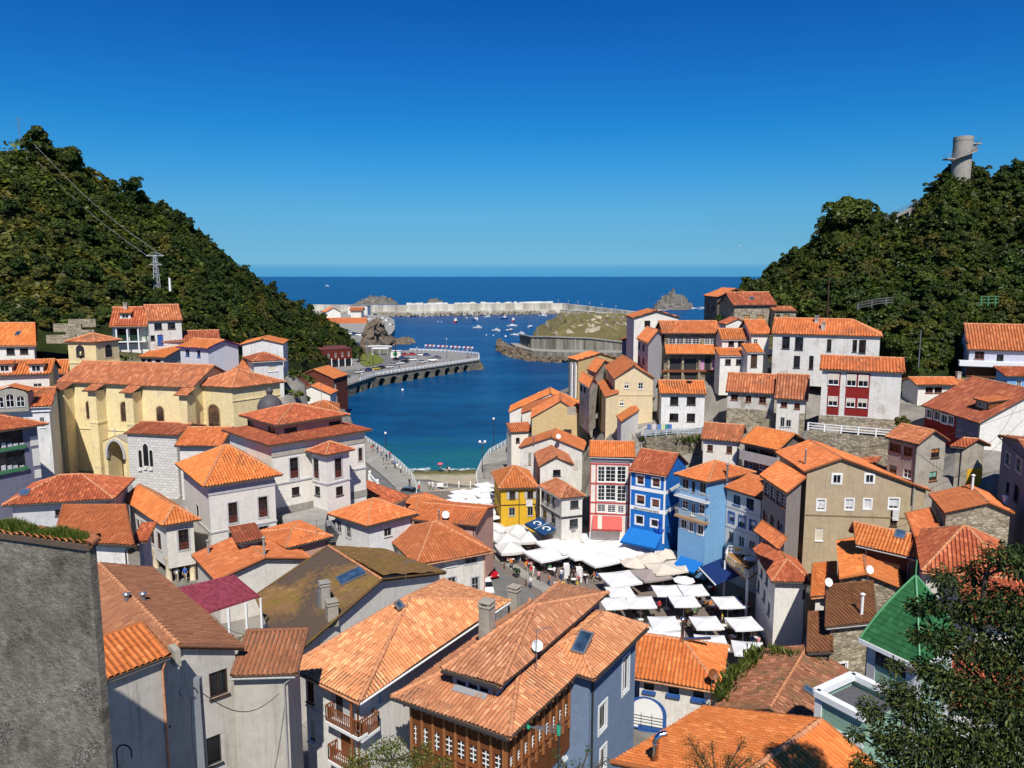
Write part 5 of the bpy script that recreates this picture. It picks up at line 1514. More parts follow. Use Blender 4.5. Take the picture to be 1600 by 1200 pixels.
h=H('house','white gable house with satellite dish below the blank ochre gable',dict(p0=(810,700),p1=(912,704),D=141,dep=8),3.5,roof='x',ridge=(860,676),tile=T_OR,wall=WHITE,oh=0.3).dish(872,690,0.45).flue(834,692,1.2)
h.strip('f',826,707,830,726,GREYC,0.2,name='pipe').aerial(853,684,1.2)
H('house','white gable house with pink side wall and one black framed window',dict(p0=(842,729),p1=(897,727),p3=(834,706),D=131),3.5,roof='x',ridge=(862,703),tile=T_OLD,wall=WHITE,oh=0.25,win=[('f','dk',[(864,734,876,744)])]).strip('l',834,710,842,760,PINK,0.04,name='pink_wall')
h=H('house','golden yellow house with grey shutters at the top of the plaza',dict(p0=(779,764),p1=(842,762),p3=(768,738),D=126),3,roof='hip',ridge=(805,728),tile=T_ORB,wall=YELLOW,oh=0.45,win=[('f','dsh',[(796,767,805,780),(824,767,833,779)]),('f','g',[(795,793,805,806),(824,792,833,806)])])
h.bandpx(['f','l'],810,788,789.5,WOODD,0.05,name='string_course')
mb=MB();s_=h.fp('f',811,790)[0];mb.tube([h.P('f',s_,3,0.08),h.P('f',s_,10.8,0.08)],0.06,6);mb.build('downpipe',IRON,h.root)
h.strip('f',822,780,832,791,CURT,0.06,name='washing',t0=0.1)
h=H('house','white house with black window frames and dark timber band beside the yellow house',dict(p0=(841,759),p1=(876,779),p2=(915,775),D=123),3,roof='hip',ridge=(893,742),tile=T_OLD,wall=WHITE,oh=0.35,win=[('f','dk',[(844,767,850,780),(854,772,859,787),(863,777,868,791),(848,796,854,810),(861,803,868,818)]),('r','dk',[(891,782,904,794),(890,811,903,823)])])
h.bandpx(['f','r'],895,806,809,IRON,0.08,name='timber_band',face='r')
h.text('r','MESON',896,826.5,0.42,IRON).text('r','BAR',896,830,0.4,IRON)
q=[at_z(846,807,7.4),at_z(877,824,7.4),at_z(850,836,6.7),at_z(820,818,6.7)]
AWN=plain('navy_canvas',(0.012,0.06,0.17,1),0.75,0.2)
aw=h.awning(q,AWN)
n_=newell(q);n_=n_ if n_.z>0 else-n_
for t in(0.27,0.74):
 c_=lerp(lerp(q[0],q[3],0.55),lerp(q[1],q[2],0.55),t)+n_*0.03
 u_=(q[1]-q[0]).normalized();v_=n_.cross(u_)
 mb=MB()
 R1,R0=0.95,0.6
 for k in range(20):
  t0,t1=-0.7+k*5.3/20,-0.7+(k+1)*5.3/20
  mb.poly([c_+u_*(R1*math.cos(t0))+v_*(R1*.6*math.sin(t0)),c_+u_*(R1*math.cos(t1))+v_*(R1*.6*math.sin(t1)),c_+u_*(R0*math.cos(t1))+v_*(R0*.55*math.sin(t1)),c_+u_*(R0*math.cos(t0))+v_*(R0*.55*math.sin(t0))])
 mb.build('emblem',WPAINT,aw)
mb=MB();mb.bar(lerp(q[0],q[1],.5)+n_*.02,lerp(q[3],q[2],.5)+n_*.02,0.08,0.03);mb.build('seam',WPAINT,aw)
h=H('house','tall narrow white house with coral red frames and glazed galleries',dict(p0=(921,714),p1=(992,716),D=117,dep=8),3,roof='g',ridge=(960,690),tile=T_ORB,wall=WHITE,oh=0.5,ohs=(0.5,0.15,0.4,0.15),win=[('f','gal',[(934,729,945,753),(946,729,962,753),(964,729,978,754),(934,758,945,782),(946,758,962,782),(964,759,978,784)]),('f','gal',[(933,788,946,800),(949,789,962,801),(965,790,975,802)])])
CORAL=plain('coral_red_paint',(0.50,0.075,0.06,1),0.6)
for x0,y0,x1,y1 in((921,724,923.2,830),(930.5,724,932.3,804),(981,724,983,830),(921,724,984,726),(921,754.7,984,756.7),(921,784.5,984,786.5),(921,802,984,804)):h.strip('f',x0,y0,x1,y1,CORAL,0.1,name='frame')
h.strip('f',921,717,984,720.5,GPAINT,0.25,name='cornice')
q=[h.P('f',h.fp('f',926,805)[0],h.fp('f',926,805)[1],0.1),h.P('f',h.fp('f',972,805)[0],h.fp('f',926,805)[1],0.1),None,None]
q[2]=q[1]+h.face('f')[2]*1.6-Z*1.6;q[3]=q[0]+h.face('f')[2]*1.6-Z*1.6
aw=h.awning(q,plain('coral_canvas',(0.62,0.11,0.09,1),0.8));mb=MB()
n_=newell(q);n_=n_ if n_.z>0 else-n_
mb.poly([lerp(q[0],q[1],.18)+n_*.02,lerp(q[0],q[1],.32)+n_*.02,lerp(q[3],q[2],.32)+n_*.02,lerp(q[3],q[2],.18)+n_*.02]);mb.build('stripe',plain('cream_canvas',(0.6,0.55,0.45,1),0.8),aw)
h=H('house','vivid blue house with white corner bands, white framed windows and blue awning',dict(p0=(983,735),p1=(1042,744),D=114,dep=8.5),3,roof='g',ridge=(1036,706),tile=T_RED,wall=BLUE,oh=0.35,ohs=(0.45,0.3,0.3,0.1),win=[('f','wb',[(995,743,1006,757),(1019,747,1031,761),(994,774,1007,788),(1018,780,1030,793)]),('f','wbd',[(993,806,1005,819),(1017,812,1028,823)])])
for y0,y1 in((762.5,768),(793,799)):
 h.bandpx(['f','r'],1010,y0,y1,WPAINT,0.05,face='f')
h.strip('f',1036.5,742,1041,850,WPAINT,0.07,name='corner_band').strip('f',982,737,985.5,850,WPAINT,0.07,name='corner_band')
h.text('f','RESTAURANTE BAR REMO',1010,797,0.42,IRON,o=0.075,width=4.0)
a,d,n,L,zt=h.face('f')
s0,zt_=h.fp('f',984,823);s1=h.fp('f',1036,828)[0]
q=[h.P('f',s0,zt_,0.05),h.P('f',s1,zt_,0.05),h.P('f',s1-0.1,zt_-1.6,2.4),h.P('f',s0-0.4,zt_-1.6,2.4)]
h.awning(q,plain('sky_blue_canvas',(0.012,0.16,0.5,1),0.7,0.2))
mb=MB()
c_=h.P('f',*h.fp('f',1031,822),0.25);u_=d
mb.bar(c_-Z*1.0,c_+Z*1.0,0.12);mb.bar(c_+Z*0.6-u_*0.35,c_+Z*0.6+u_*0.35,0.1)
for k in range(8):
 t0,t1=math.pi+k*math.pi/8,math.pi+(k+1)*math.pi/8
 mb.bar(c_+u_*.7*math.cos(t0)+Z*(.7*math.sin(t0)-.3),c_+u_*.7*math.cos(t1)+Z*(.7*math.sin(t1)-.3),0.13)
mb.build('anchor_emblem',plain('royal_blue',(0.01,0.03,0.4,1),0.5),h.root)
h=House('house','light blue corner house with two timber balconies on the plaza','house')
z0=at_d(1105,754,105).z
A,B=at_z(1053,741,z0),at_z(1106,754,z0)
e=(at_z(1134,748,z0)-B).normalized()
h.block([A,B,B+e*10,A+e*10],5.2,roof='hip',ridge=(1100,716),tile=T_OR,wall=LBLUE,oh=0.55,terr=True,win=[('f','g',[(1066,748,1076,764),(1093,754,1103,771)]),('f','doord',[(1081,752,1086,769)]),('f','w',[(1066,782,1075,794),(1092,788,1101,803)]),('f','doorw',[(1080,786,1086,806)]),('f','ws',[(1064,812,1073,825),(1077,815,1083,830),(1090,820,1099,835)])])
h.balcony('f',(1053,772),(1105,787),0.9,1.0,WPAINT,GPAINT,0.22,solid=None).balcony('f',(1053,803),(1105,821),0.9,1.0,WOODT,plain('pale_rail',(0.5,0.46,0.4,1)),0.22)
h.flue(1136,748,2.0,0.15,STEEL)
a,d,n,L,zt=h.face('f')
q=[h.P('f',h.fp('f',1066,840)[0],6.2,0.05),h.P('f',h.fp('f',1100,852)[0],6.2,0.05)]
q+=[q[1]+n*2-Z*0.9,q[0]+n*2-Z*0.9]
h.awning(q,plain('sky_blue_canvas',(0.012,0.16,0.5,1),0.7,0.2))
h.block([v-Z*0 for v in[Vector((p.x,p.y,5.25))for p in clip_poly_inset(h.blocks[0]['Q'],[1.6,1.6,0.5,0.5])]],3,roof='flat',rise=0,tile=T_OR,wall=IRON,oh=0.02,caps=False,wn='ground_floor',rn='ceiling',slab=0.05)
h=H('house','white house with brown-orange roof and blue framed windows next to the light blue house',dict(p0=(1130,761),p1=(1190,780),D=108,dep=9),3.5,roof='g',ridge=(1157,737),tile=T_OR,wall=WHITE,oh=0.5,ohs=(0.5,0.2,0.4,0.25),win=[('f','bl',[(1146,774,1157,789),(1166,779,1178,796)]),('f','bls',[(1139,801,1147,816),(1155,807,1164,823),(1172,814,1181,829)]),('f','g',[(1138,831,1146,848)]),('f','doorw',[(1154,838,1163,855)]),('f','bl',[(1171,846,1180,858)])])
h.bandpx(['f'],1155,796,797.5,GPAINT,0.05,name='string_course').bandpx(['f'],1155,828,829.5,GPAINT,0.05,name='string_course')
h=H('house','white house with two brown windows and old roof above the light blue house',dict(p0=(1095,686),p1=(1158,691),D=118,dep=7.5),15.5,roof='g',ridge=(1137,663),tile=T_OLD,wall=WHITE,oh=0.35,win=[('f','br',[(1105,695,1114,705),(1135,697,1144,708)])])
h=H('house','dark fronted house with grey balcony under a striped orange roof',dict(p0=(1156,691),p1=(1216,704),D=114,dep=7.5),14,roof='g',ridge=(1205,671),tile=T_ORB,wall=GREYD,oh=0.5,win=[('f','d',[(1168,701,1184,711),(1188,704,1208,715)]),('f','w',[(1168,722,1176,732),(1186,724,1194,734)])])
h.balcony('f',(1155,716),(1214,728),0.9,1.2,GPAINT,GPAINT,solid=plain('grey_board',(0.4,0.4,0.4,1)))
h=H('house','stone house with shaded end and orange roof on top of the right headland',dict(p0=(1099,462),p1=(1121,464),p2=(1174,459),D=190),30,roof='g',rise=1.6,tile=T_OR,wall=STONED,oh=0.3,win=[('f','d',[(1106,475,1109,484),(1114,476,1117,484)])])
H('house','stone house with skylight and brown shutters below the headland house',dict(p0=(1146,477),p1=(1215,476.5),D=165,dep=8),34,roof='g',ridge=(1180,457),tile=T_RED,wall=STONE,oh=0.4,win=[('f','sh',[(1163,492,1172,501),(1183,492,1193,500)])]).skylight(1174,467,1.0,0.8).block(dict(p0=(1210,486),p1=(1246,486),D=164,dep=4),34,roof='shed',rise=0.8,tile=T_OLD,wall=STONE,oh=0.2,win=[('f','op',[(1213,491,1219,498)]),('f','sh',[(1225,491,1233,497)])])
h=House('tower_house','pale green tiled house with pointed green tower roof half hidden by the tree','house')
z0=at_d(1437,1041,40).z
A,B,C_=at_z(1344,997,z0),at_z(1437,1041,z0),at_z(1503,1003,z0)
GT=ashlar('pale_green_tiles',(0.30,0.47,0.36,1),1.1,0.42,0.015,(0.20,0.33,0.25,1),0.35)
D_=A+C_-B
ce=(A+B+C_+D_)/4
h._root((ce.x,ce.y,14))
W_=clip_poly_inset([A,B,C_,D_],[0.35]*4)
mb=MB()
for i in range(4):
 a,b=W_[i],W_[(i+1)%4];L=(b-a).length
 mb.poly([a+Z*12,b+Z*12,b+Z*(z0-0.3),a+Z*(z0-0.3)],0,[(0,12),(L,12),(L,z0),(0,z0)])
mb.build('wall',GT,h.root)
mb=MB()
for i in range(4):
 a,b=W_[i],W_[(i+1)%4];d=(b-a).normalized();n=Vector((d.y,-d.x,0))
 mb.box(a+d*0.25+n*0.02+Z*((z0+12)/2),(0.5,0.1,z0-12.6),0,(d,n,Z));mb.box(b-d*0.25+n*0.02+Z*((z0+12)/2),(0.5,0.1,z0-12.6),0,(d,n,Z))
mb.build('quoin',GREYW,h.root)
mb=MB()
for i in range(4):
 a,b=[A,B,C_,D_][i],[A,B,C_,D_][(i+1)%4];d=(b-a).normalized();n=Vector((d.y,-d.x,0))
 mb.box((a+b)/2-n*0.1-Z*0.12,((b-a).length+0.1,0.4,0.24),0,(d,n,Z))
mb.build('cornice',WPAINT,h.root)
apex=at_d(1435,900,42.3)
hgt=apex.z-z0
mb=MB();NR,NC=14,12
prof=lambda t:(1-t)+0.07*math.sin(math.pi*t)
for i in range(4):
 a,b=[A,B,C_,D_][i],[A,B,C_,D_][(i+1)%4]
 V,UV=[],[]
 for r in range(NR):
  for e in(0,1):
   t=(r+e*0.999)/NR
   k=prof(t)+(0.012 if e==0 else 0)
   for c in range(NC+1):
    p=lerp(a,b,c/NC);V.append(Vector((ce.x+(p.x-ce.x)*k,ce.y+(p.y-ce.y)*k,z0+hgt*t)));UV.append((c+r*0.5+i*20,r+0.03+e*0.9))
 F=[[(r)*(NC+1)+c,r*(NC+1)+c+1,(r+1)*(NC+1)+c+1,(r+1)*(NC+1)+c]for r in range(2*NR-1)for c in range(NC)]
 mb.add(V,F,0,UV)
ro=mb.build('roof',T_GREEN,h.root)
mb=MB()
for p in(A,B,C_,D_):mb.tube([Vector((ce.x+(p.x-ce.x)*prof(t),ce.y+(p.y-ce.y)*prof(t),z0+hgt*t+0.04))for t in np.linspace(0,0.99,12)],0.06,6)
mb.tube([Vector((ce.x,ce.y,z0+hgt-0.1)),Vector((ce.x,ce.y,z0+hgt+0.9))],0.04,6);mb.build('ridge_tiles',plain('pale_green',(0.12,0.34,0.16,1),0.4),ro)
a,b=W_[0],W_[1];d=(b-a).normalized();n=Vector((d.y,-d.x,0));L=(b-a).length
for k in range(5):
 mb=MB();c_=a+d*(0.75+k*(L-1.5)/4)+n*0.03+Z*(z0-0.85);mb.box(c_,(0.55,0.06,0.75),0,(d,n,Z));mb.build('window',GLASS,h.root)
mb=MB();c_=a+d*(L*0.55)+n*0.05+Z*(z0-4.2);mb.box(c_,(1.0,0.08,2.2),0,(d,n,Z));mb.build('shield_panel',GREYW,h.root)
zt_=at_d(1279,1082,40).z
p0,p1=at_z(1275,1082,zt_),at_z(1352,1122,zt_)
d=(p1-p0).normalized();n=Vector((d.y,-d.x,0));bk=-n*3.2
mb=MB();L=(p1-p0).length
for a,b in((p0,p1),(p1,p1+bk),(p1+bk,p0+bk),(p0+bk,p0)):
 mb.poly([Vector((a.x,a.y,12)),Vector((b.x,b.y,12)),b-Z*0.3,a-Z*0.3],0,[(0,12),((b-a).length,12),((b-a).length,zt_),(0,zt_)])
mb.poly([v-Z*0.55 for v in(p0,p1,p1+bk,p0+bk)],1)
mb.build('terrace_wing',[GT,plain('dark_roofing_felt',(0.1,0.1,0.11,1),0.9)],h.root)
mb=MB()
for a,b in((p0,p1),(p0+bk,p0),(p1+bk,p0+bk)):mb.bar(a,b,0.4,0.32)
mb.box(p0+d*0.2-Z*3.5+n*0.03,(0.4,0.08,6.4),0,(d,n,Z));mb.bar(p0-Z*1.5+n*0.03,p1-Z*1.5+n*0.03,0.08,0.25)
mb.build('coping',WPAINT,h.root)
def grid_mesh(name,P,mat,kind='structure',smooth=True,uv=False):
 """P: (n, m, 3) array"""
 n,m=P.shape[:2]
 mb=MB()
 I,J=np.meshgrid(np.arange(n-1),np.arange(m-1),indexing='ij')
 F=np.stack([I*m+J,I*m+J+1,(I+1)*m+J+1,(I+1)*m+J],-1).reshape(-1,4)
 mb.add(P.reshape(-1,3),F,0,None,smooth)
 o=mb.build(name,mat)
 if kind:o['kind']=kind
 return o
g=NG('sea_water')
pos=g.n('NewGeometry').outputs['Position']
sep=g.n('SeparateXYZ');g.l(pos,sep.inputs[0])
wv=g.vscale(pos,(0.55,1.0,1))
b1=g.noise(wv,0.75,6,0.62);b2=g.noise(wv,0.10,4,0.6);b3=g.noise(g.vscale(pos,(0.25,1,1)),0.022,4,0.6)
deep=g.ramp(b2,[(0.3,(0.002,0.042,0.12)),(0.7,(0.005,0.08,0.2))])
slick=g.ramp(b3,[(0.5,(0,0,0)),(0.62,(1,1,1))])
yy=sep.outputs[1]
far=g.ramp(g.math('DIVIDE',yy,900.0),[(0.2,(0,0,0)),(0.5,(1,1,1))])
col=g.mix(far,deep,g.ramp(b2,[(0.3,(0.001,0.045,0.15)),(0.7,(0.002,0.066,0.2))]))
col=g.mix(g.math('MULTIPLY',slick,0.5),col,(0.01,0.11,0.24,1))
sh=g.math('SUBTRACT',g.math('DIVIDE',yy,60.0),184.0/60.0)
shn=g.math('ADD',sh,g.math('MULTIPLY',g.math('SUBTRACT',b2,0.5),0.9))
shm=g.ramp(shn,[(0.03,(1,1,1)),(0.6,(0,0,0))])
col=g.mix(g.math('MULTIPLY',shm,0.75),col,(0.014,0.15,0.17,1))
g.l(col,g.b.inputs['Base Color'])
g.b.inputs['Roughness'].default_value=0.28
g.b.inputs['IOR'].default_value=1.22
g.b.inputs['Specular IOR Level'].default_value=0.18
hb=g.math('ADD',g.math('MULTIPLY',b1,0.7),g.math('MULTIPLY',g.noise(wv,0.28,3,0.5),0.8))
g.bump(hb,0.9,1.3)
mb=MB()
ys=[60,130,200,300,450,700,1100,2000,5000,15000,45000]
xs=[-45000,-8000,-1500,-300,0,300,1500,8000,45000]
V=[(x,y,0)for y in ys for x in xs]
F=[[j*len(xs)+i,j*len(xs)+i+1,(j+1)*len(xs)+i+1,(j+1)*len(xs)+i]for j in range(len(ys)-1)for i in range(len(xs)-1)]
mb.add(V,F);o=mb.build('sea',g.m);o['kind']='structure'
def tp(px,py,z):p=at_z(px,py,z);TERR.append((p.x,p.y,z))
for x,y in((680,752),(720,752),(760,742),(640,745),(700,700),(740,690),(660,690),(620,650),(700,640),(780,640),(680,730),(760,720)):tp(x,y,-4)
for x,y in((720,800),(760,840),(820,860),(900,880),(960,930),(1040,930),(1120,950),(820,930),(1000,960),(1100,990),(880,845),(1020,860),(700,800),(1180,985),(700,775),(740,770),(780,890),(850,900),(940,850),(1070,870),(1160,960),(790,960),(760,930),(1140,1005),(1060,1005),(990,1000),(960,980)):tp(x,y,2.3)
for x,y,z in((500,805,15.6),(445,820,15.6),(480,790,15.6),(540,835,9),(200,760,12.0),(110,760,12.2),(235,800,12.0),(270,905,11.6),(290,910,11.6),(600,700,2.6),(590,680,2.6),(620,740,2.6),(600,760,2.6),(770,720,2.6),(790,700,2.6),(1010,690,14.5),(1060,685,19.5),(1330,665,24),(1118,675,19),(1120,645,21.5),(1100,690,15),(1300,690,19),(1340,690,19),(1250,700,18),(1430,610,25),(1420,660,24),(1400,690,20.5),(1500,702,25),(1460,702,25),(1560,715,24),(1420,886,12.0),(1380,882,12.0),(1340,878,12.0),(1435,870,12.0),(1400,872,12.0),(935,660,17),(942,690,12),(925,640,19),(955,660,16)):tp(x,y,z)
for x,y,z in((-60,8,30),(-30,8,26),(0,8,20),(30,8,22),(60,8,30),(0,30,9),(-20,40,12),(20,35,12),(95,60,30),(-90,60,28),(120,110,45),(-120,120,42),(-110,90,35),(110,80,35),(-200,160,50),(-200,100,48),(-200,230,55),(200,150,55),(200,90,50),(-150,150,36),(-135,170,40)):TERR.append((x,y,z))
T_=np.array(TERR)
gx,gy=np.meshgrid(np.arange(-219,220,1.6),np.arange(-4,263,1.6),indexing='ij')
def idw(x,y):
 out=np.zeros(x.shape)
 for i in range(x.shape[0]):
  d2=(x[i][:,None]-T_[:,0])**2+(y[i][:,None]-T_[:,1])**2+0.3
  wgt=d2**-2.0
  out[i]=(wgt*T_[:,2]).sum(1)/wgt.sum(1)
 return out
gz=idw(gx,gy)
for _ in range(3):gz[1:-1,1:-1]=(gz[1:-1,1:-1]*2+gz[2:,1:-1]+gz[:-2,1:-1]+gz[1:-1,2:]+gz[1:-1,:-2])/6
gz=gz+0.25*vnoise(gx,gy,9,3)
def inside(poly,x,y):
 r=np.zeros(x.shape,bool)
 for i in range(len(poly)):
  a,b=poly[i],poly[(i+1)%len(poly)]
  c=(a.y>y)!=(b.y>y)
  with np.errstate(divide='ignore',invalid='ignore'):xi=(b.x-a.x)*(y-a.y)/(b.y-a.y)+a.x
  r^=c&(x<xi)
 return r
LOW=[([at_z(x,y,3)for x,y in((586,800),(610,776),(645,766),(756,764),(782,742),(800,765),(850,800),(925,815),(1000,835),(1100,852),(1150,862),(1172,868),(1202,915),(1207,990),(1180,1012),(1000,1015),(930,1000),(880,985),(800,985),(760,955),(700,840))],2.3),([at_z(x,y,0)for x,y in((536,560),(534,640),(560,690),(600,716),(640,752),(654,776),(748,774),(752,740),(764,716),(796,694),(800,640),(885,600),(905,545),(700,540))],-4.0),([at_z(x,y,3.3)for x,y in((500,688),(536,664),(580,694),(625,730),(648,770),(640,800),(600,800),(590,770),(560,730))],2.7)]
LOW+=[([Vector((x,y,0))for x,y in((-39.0,126),(-39.2,146),(-47,155),(-60,180),(-80,263),(-20,263),(-20,128))],3.4),([at_z(x,y,3)for x,y in((1150,862),(1172,866),(1206,912),(1262,990),(1262,1112),(1000,1112),(960,1010))],2.3),([at_z(x,y,12)for x,y in((84,750),(300,758),(290,790),(245,806),(180,815),(60,800))],11.7),([at_z(x,y,4)for x,y in((425,580),(545,580),(545,668),(470,668),(435,640))],3.2)]
for poly,zl_ in LOW:gz=np.where(inside(poly,gx,gy),np.minimum(gz,zl_),gz)
GRND=NG('ground')
o_=GRND.n('NewGeometry').outputs['Position']
n1=GRND.noise(o_,0.35,6,0.65);n2=GRND.noise(o_,0.12,4)
col=GRND.ramp(n1,[(0.3,(0.15,0.14,0.12)),(0.6,(0.27,0.25,0.22))])
sp=GRND.n('SeparateXYZ');GRND.l(o_,sp.inputs[0])
hi=GRND.ramp(GRND.math('ADD',GRND.math('DIVIDE',sp.outputs[2],60.0),GRND.math('MULTIPLY',n2,0.25)),[(0.56,(0,0,0)),(0.62,(1,1,1))])
col=GRND.mix(hi,col,GRND.mix(n1,(0.03,0.045,0.012,1),(0.13,0.11,0.06,1)))
GRND.bump(n1,0.6,0.4)
GRND=GRND.out(col,0.95,0.1)
grid_mesh('terrain',np.stack([gx,gy,gz],-1),GRND)
PAVE=NG('plaza_paving')
o_=PAVE.n('NewGeometry').outputs['Position']
br=PAVE.n('TexBrick');br.inputs['Scale'].default_value=1.6;PAVE.l(o_,br.inputs['Vector'])
br.inputs['Color1'].default_value=(0.20,0.16,0.135,1);br.inputs['Color2'].default_value=(0.235,0.19,0.16,1);br.inputs['Mortar'].default_value=(0.15,0.125,0.11,1)
c_=PAVE.mix(PAVE.ramp(PAVE.noise(o_,0.3,5),[(0.35,(0,0,0)),(0.7,(0.5,0.5,0.5))]),br.outputs['Color'],(0.15,0.125,0.11,1))
PAVE=PAVE.out(c_,0.85,0.2)
ASPH=NG('street_asphalt');o_=ASPH.n('NewGeometry').outputs['Position']
ASPH=ASPH.out(ASPH.ramp(ASPH.noise(o_,0.5,6),[(0.3,(0.13,0.13,0.13)),(0.7,(0.20,0.195,0.185))]),0.9,0.2)
CONC=NG('quay_concrete');o_=CONC.n('NewGeometry').outputs['Position']
CONC=CONC.out(CONC.ramp(CONC.noise(o_,0.4,6,0.65),[(0.3,(0.24,0.225,0.2)),(0.7,(0.38,0.365,0.33))]),0.9,0.2)
def sheet(name,pts,z,m,kind='structure',thick=0.0,label=None,cat=None):
 mb=MB()
 P=[Vector((p.x,p.y,z))for p in pts]
 if newell(P).z<0:P.reverse()
 mb.poly(P)
 if thick:
  for i in range(len(P)):mb.poly([P[i]-Z*thick,P[(i+1)%len(P)]-Z*thick,P[(i+1)%len(P)],P[i]])
 o=mb.build(name,m)
 if kind:o['kind']=kind
 if label:tag(o,label,cat)
 return o
S3=3.0
zz=lambda x,y,z=S3:at_z(x,y,z)
sheet('plaza',[zz(590,812),zz(645,768),zz(756,766),zz(850,800),zz(1000,830),zz(1250,870),zz(1330,1060),zz(700,1060)],S3,PAVE)
st=[zz(600,805),zz(650,785),zz(700,812),zz(752,868),zz(840,932),zz(900,985),zz(780,1030),zz(690,960),zz(640,850)]
sheet('street',st,S3+0.012,ASPH)
pv=[zz(700,806),zz(757,862),zz(845,925),zz(905,980),zz(940,975),zz(870,925),zz(775,862),zz(720,806)]
sheet('pavement',[v for v in pv],S3+0.13,CONC,thick=0.14)
SLIP=NG('slipway_concrete');o_=SLIP.n('NewGeometry').outputs['Position']
sp=SLIP.n('SeparateXYZ');SLIP.l(o_,sp.inputs[0])
nn_=SLIP.noise(o_,0.5,6,0.65)
c_=SLIP.ramp(nn_,[(0.3,(0.37,0.31,0.22)),(0.7,(0.50,0.43,0.31))])
wt=SLIP.ramp(SLIP.math('ADD',sp.outputs[2],SLIP.math('MULTIPLY',nn_,0.9)),[(0.50,(1,1,1)),(0.68,(0,0,0))])
wt2=SLIP.ramp(SLIP.math('ADD',SLIP.math('DIVIDE',sp.outputs[2],3.0),SLIP.math('MULTIPLY',nn_,0.3)),[(0.30,(1,1,1)),(0.45,(0,0,0))])
c_=SLIP.mix(wt2,c_,(0.14,0.13,0.035,1))
c_=SLIP.mix(SLIP.math('MULTIPLY',wt,0.8),c_,(0.045,0.05,0.02,1))
SLIP=SLIP.out(c_,0.8,0.3)
a0,a1=zz(600,772,3.0),zz(762,770,3.0)
b0,b1=at_z(600,737,0.12),at_z(770,735,0.12)
n=14
P=np.zeros((n,22,3))
for i in range(n):
 t=i/(n-1)*1.25
 for j in range(22):
  s_=j/21
  p=lerp(lerp(a0,a1,s_),lerp(b0,b1,s_),t)
  P[i,j]=(p.x,p.y,p.z+0.004)
grid_mesh('slipway',P,SLIP)
FOAM=plain('foam',(0.75,0.78,0.78,1),0.9)
mb=MB()
for k in range(70):
 x=random.choice([random.uniform(640,672),random.uniform(690,745)]);y=random.gauss(733.5,1.0)
 p=at_z(x,y,0.1);w_=random.uniform(.15,.9);l_=random.uniform(.08,.25)
 q=[p+Vector((w_*math.cos(t)*random.uniform(.6,1),l_*math.sin(t),random.uniform(0.0,0.06)))for t in np.linspace(0,2*math.pi,8)[:-1]]
 mb.poly(q)
o=mb.build('foam',FOAM);tag(o,'thin white wash of swell along the foot of the slipway','foam',kind='stuff')
def wall_along(mb,pts,z0,m=0,back=None):
 for a,b in zip(pts[:-1],pts[1:]):mb.poly([Vector((a.x,a.y,z0)),Vector((b.x,b.y,z0)),b,a],m)
zq=3.6
lp_out=[at_z(x,y,zq)for x,y in((540,668),(576,691),(600,707),(625,727),(643,745),(652,765),(650,782))]
lp_in=[at_z(x,y,zq)for x,y in((500,690),(560,712),(578,727),(600,745),(618,762),(628,785),(630,800))]
mb=MB()
mb.poly(lp_out+lp_in[::-1])if newell(lp_out+lp_in[::-1]).z>0 else mb.poly((lp_out+lp_in[::-1])[::-1])
wall_along(mb,lp_out,-4,1)
o=mb.build('promenade',[CONC,STONED]);o['kind']='structure'
road=[at_z(x,y,zq-0.3)for x,y in((560,712),(578,727),(600,745),(618,762),(628,785),(612,800),(570,780),(560,740))]
sheet('road',road,zq-0.25,ASPH)
rp_out=[at_z(x,y,zq)for x,y in((746,762),(744,745),(753,725),(765,708),(790,694),(800,688))]
rp_in=[at_z(x,y,zq)for x,y in((775,768),(780,745),(790,722),(796,712),(806,700),(812,690))]
mb=MB()
pl=rp_out+rp_in[::-1]
mb.poly(pl if newell(pl).z>0 else pl[::-1]);wall_along(mb,rp_out,-4,1)
o=mb.build('promenade',[CONC,STONED]);o['kind']='structure'
def railing(pts,label,z=None,h=1.05,gap=1.8,m=None,rails=(0.35,0.7,1.05),t=0.08,cat='railing',group=None):
 m=m or WPAINT
 pts=[Vector(p)for p in pts]
 c=pts[0]
 r=tag(empty('railing',c),label,cat,group)
 mb=MB()
 for a,b in zip(pts[:-1],pts[1:]):
  for k in rails:mb.bar(a+Z*k*h/1.05,b+Z*k*h/1.05,t)
 mb.build('rail',m,r)
 first=None;left=0.0;cnt=0
 for a,b in zip(pts[:-1],pts[1:]):
  L=(b-a).length;s_=left
  while s_<L and cnt<100:
   p=lerp(a,b,s_/L)
   if first is None:
    pm=MB();pm.box(p+Z*(h/2),(t*1.6,t*1.6,h));first=pm.build('post',m,r);first_p=p
   else:
    q=first.copy();COL.objects.link(q);adopt(q,r);q.location=p-first_p
   cnt+=1;s_+=gap
  left=s_-L
 return r
railing([p+Z*0.0 for p in lp_out],'white railing along the left promenade above the water',gap=2.4,t=0.11)
railing(rp_out,'white railing along the right promenade above the water',gap=2.4,t=0.11)
zj=4.8
dk=[at_z(x,y,zj)for x,y in((528,606),(562.5,594.5),(587,586.5),(625,580.5),(662,575),(700,569.5),(749,562))]
JST=stone('jetty_stone',(0.23,0.205,0.16,1),0.9,0.6,1.0)
jt=House('jetty','long stone jetty pierced by a row of dark arches, cars parked on top','jetty')
jt._root((dk[3].x,dk[3].y,0))
tot=[0.0]
for a,b in zip(dk[:-1],dk[1:]):tot.append(tot[-1]+(b-a).length)
def along(s_):
 s_=min(max(s_,0),tot[-1]-1e-4)
 for i in range(len(dk)-1):
  if s_<=tot[i+1]:return lerp(dk[i],dk[i+1],(s_-tot[i])/(tot[i+1]-tot[i])),(dk[i+1]-dk[i]).normalized()
ax_=[]
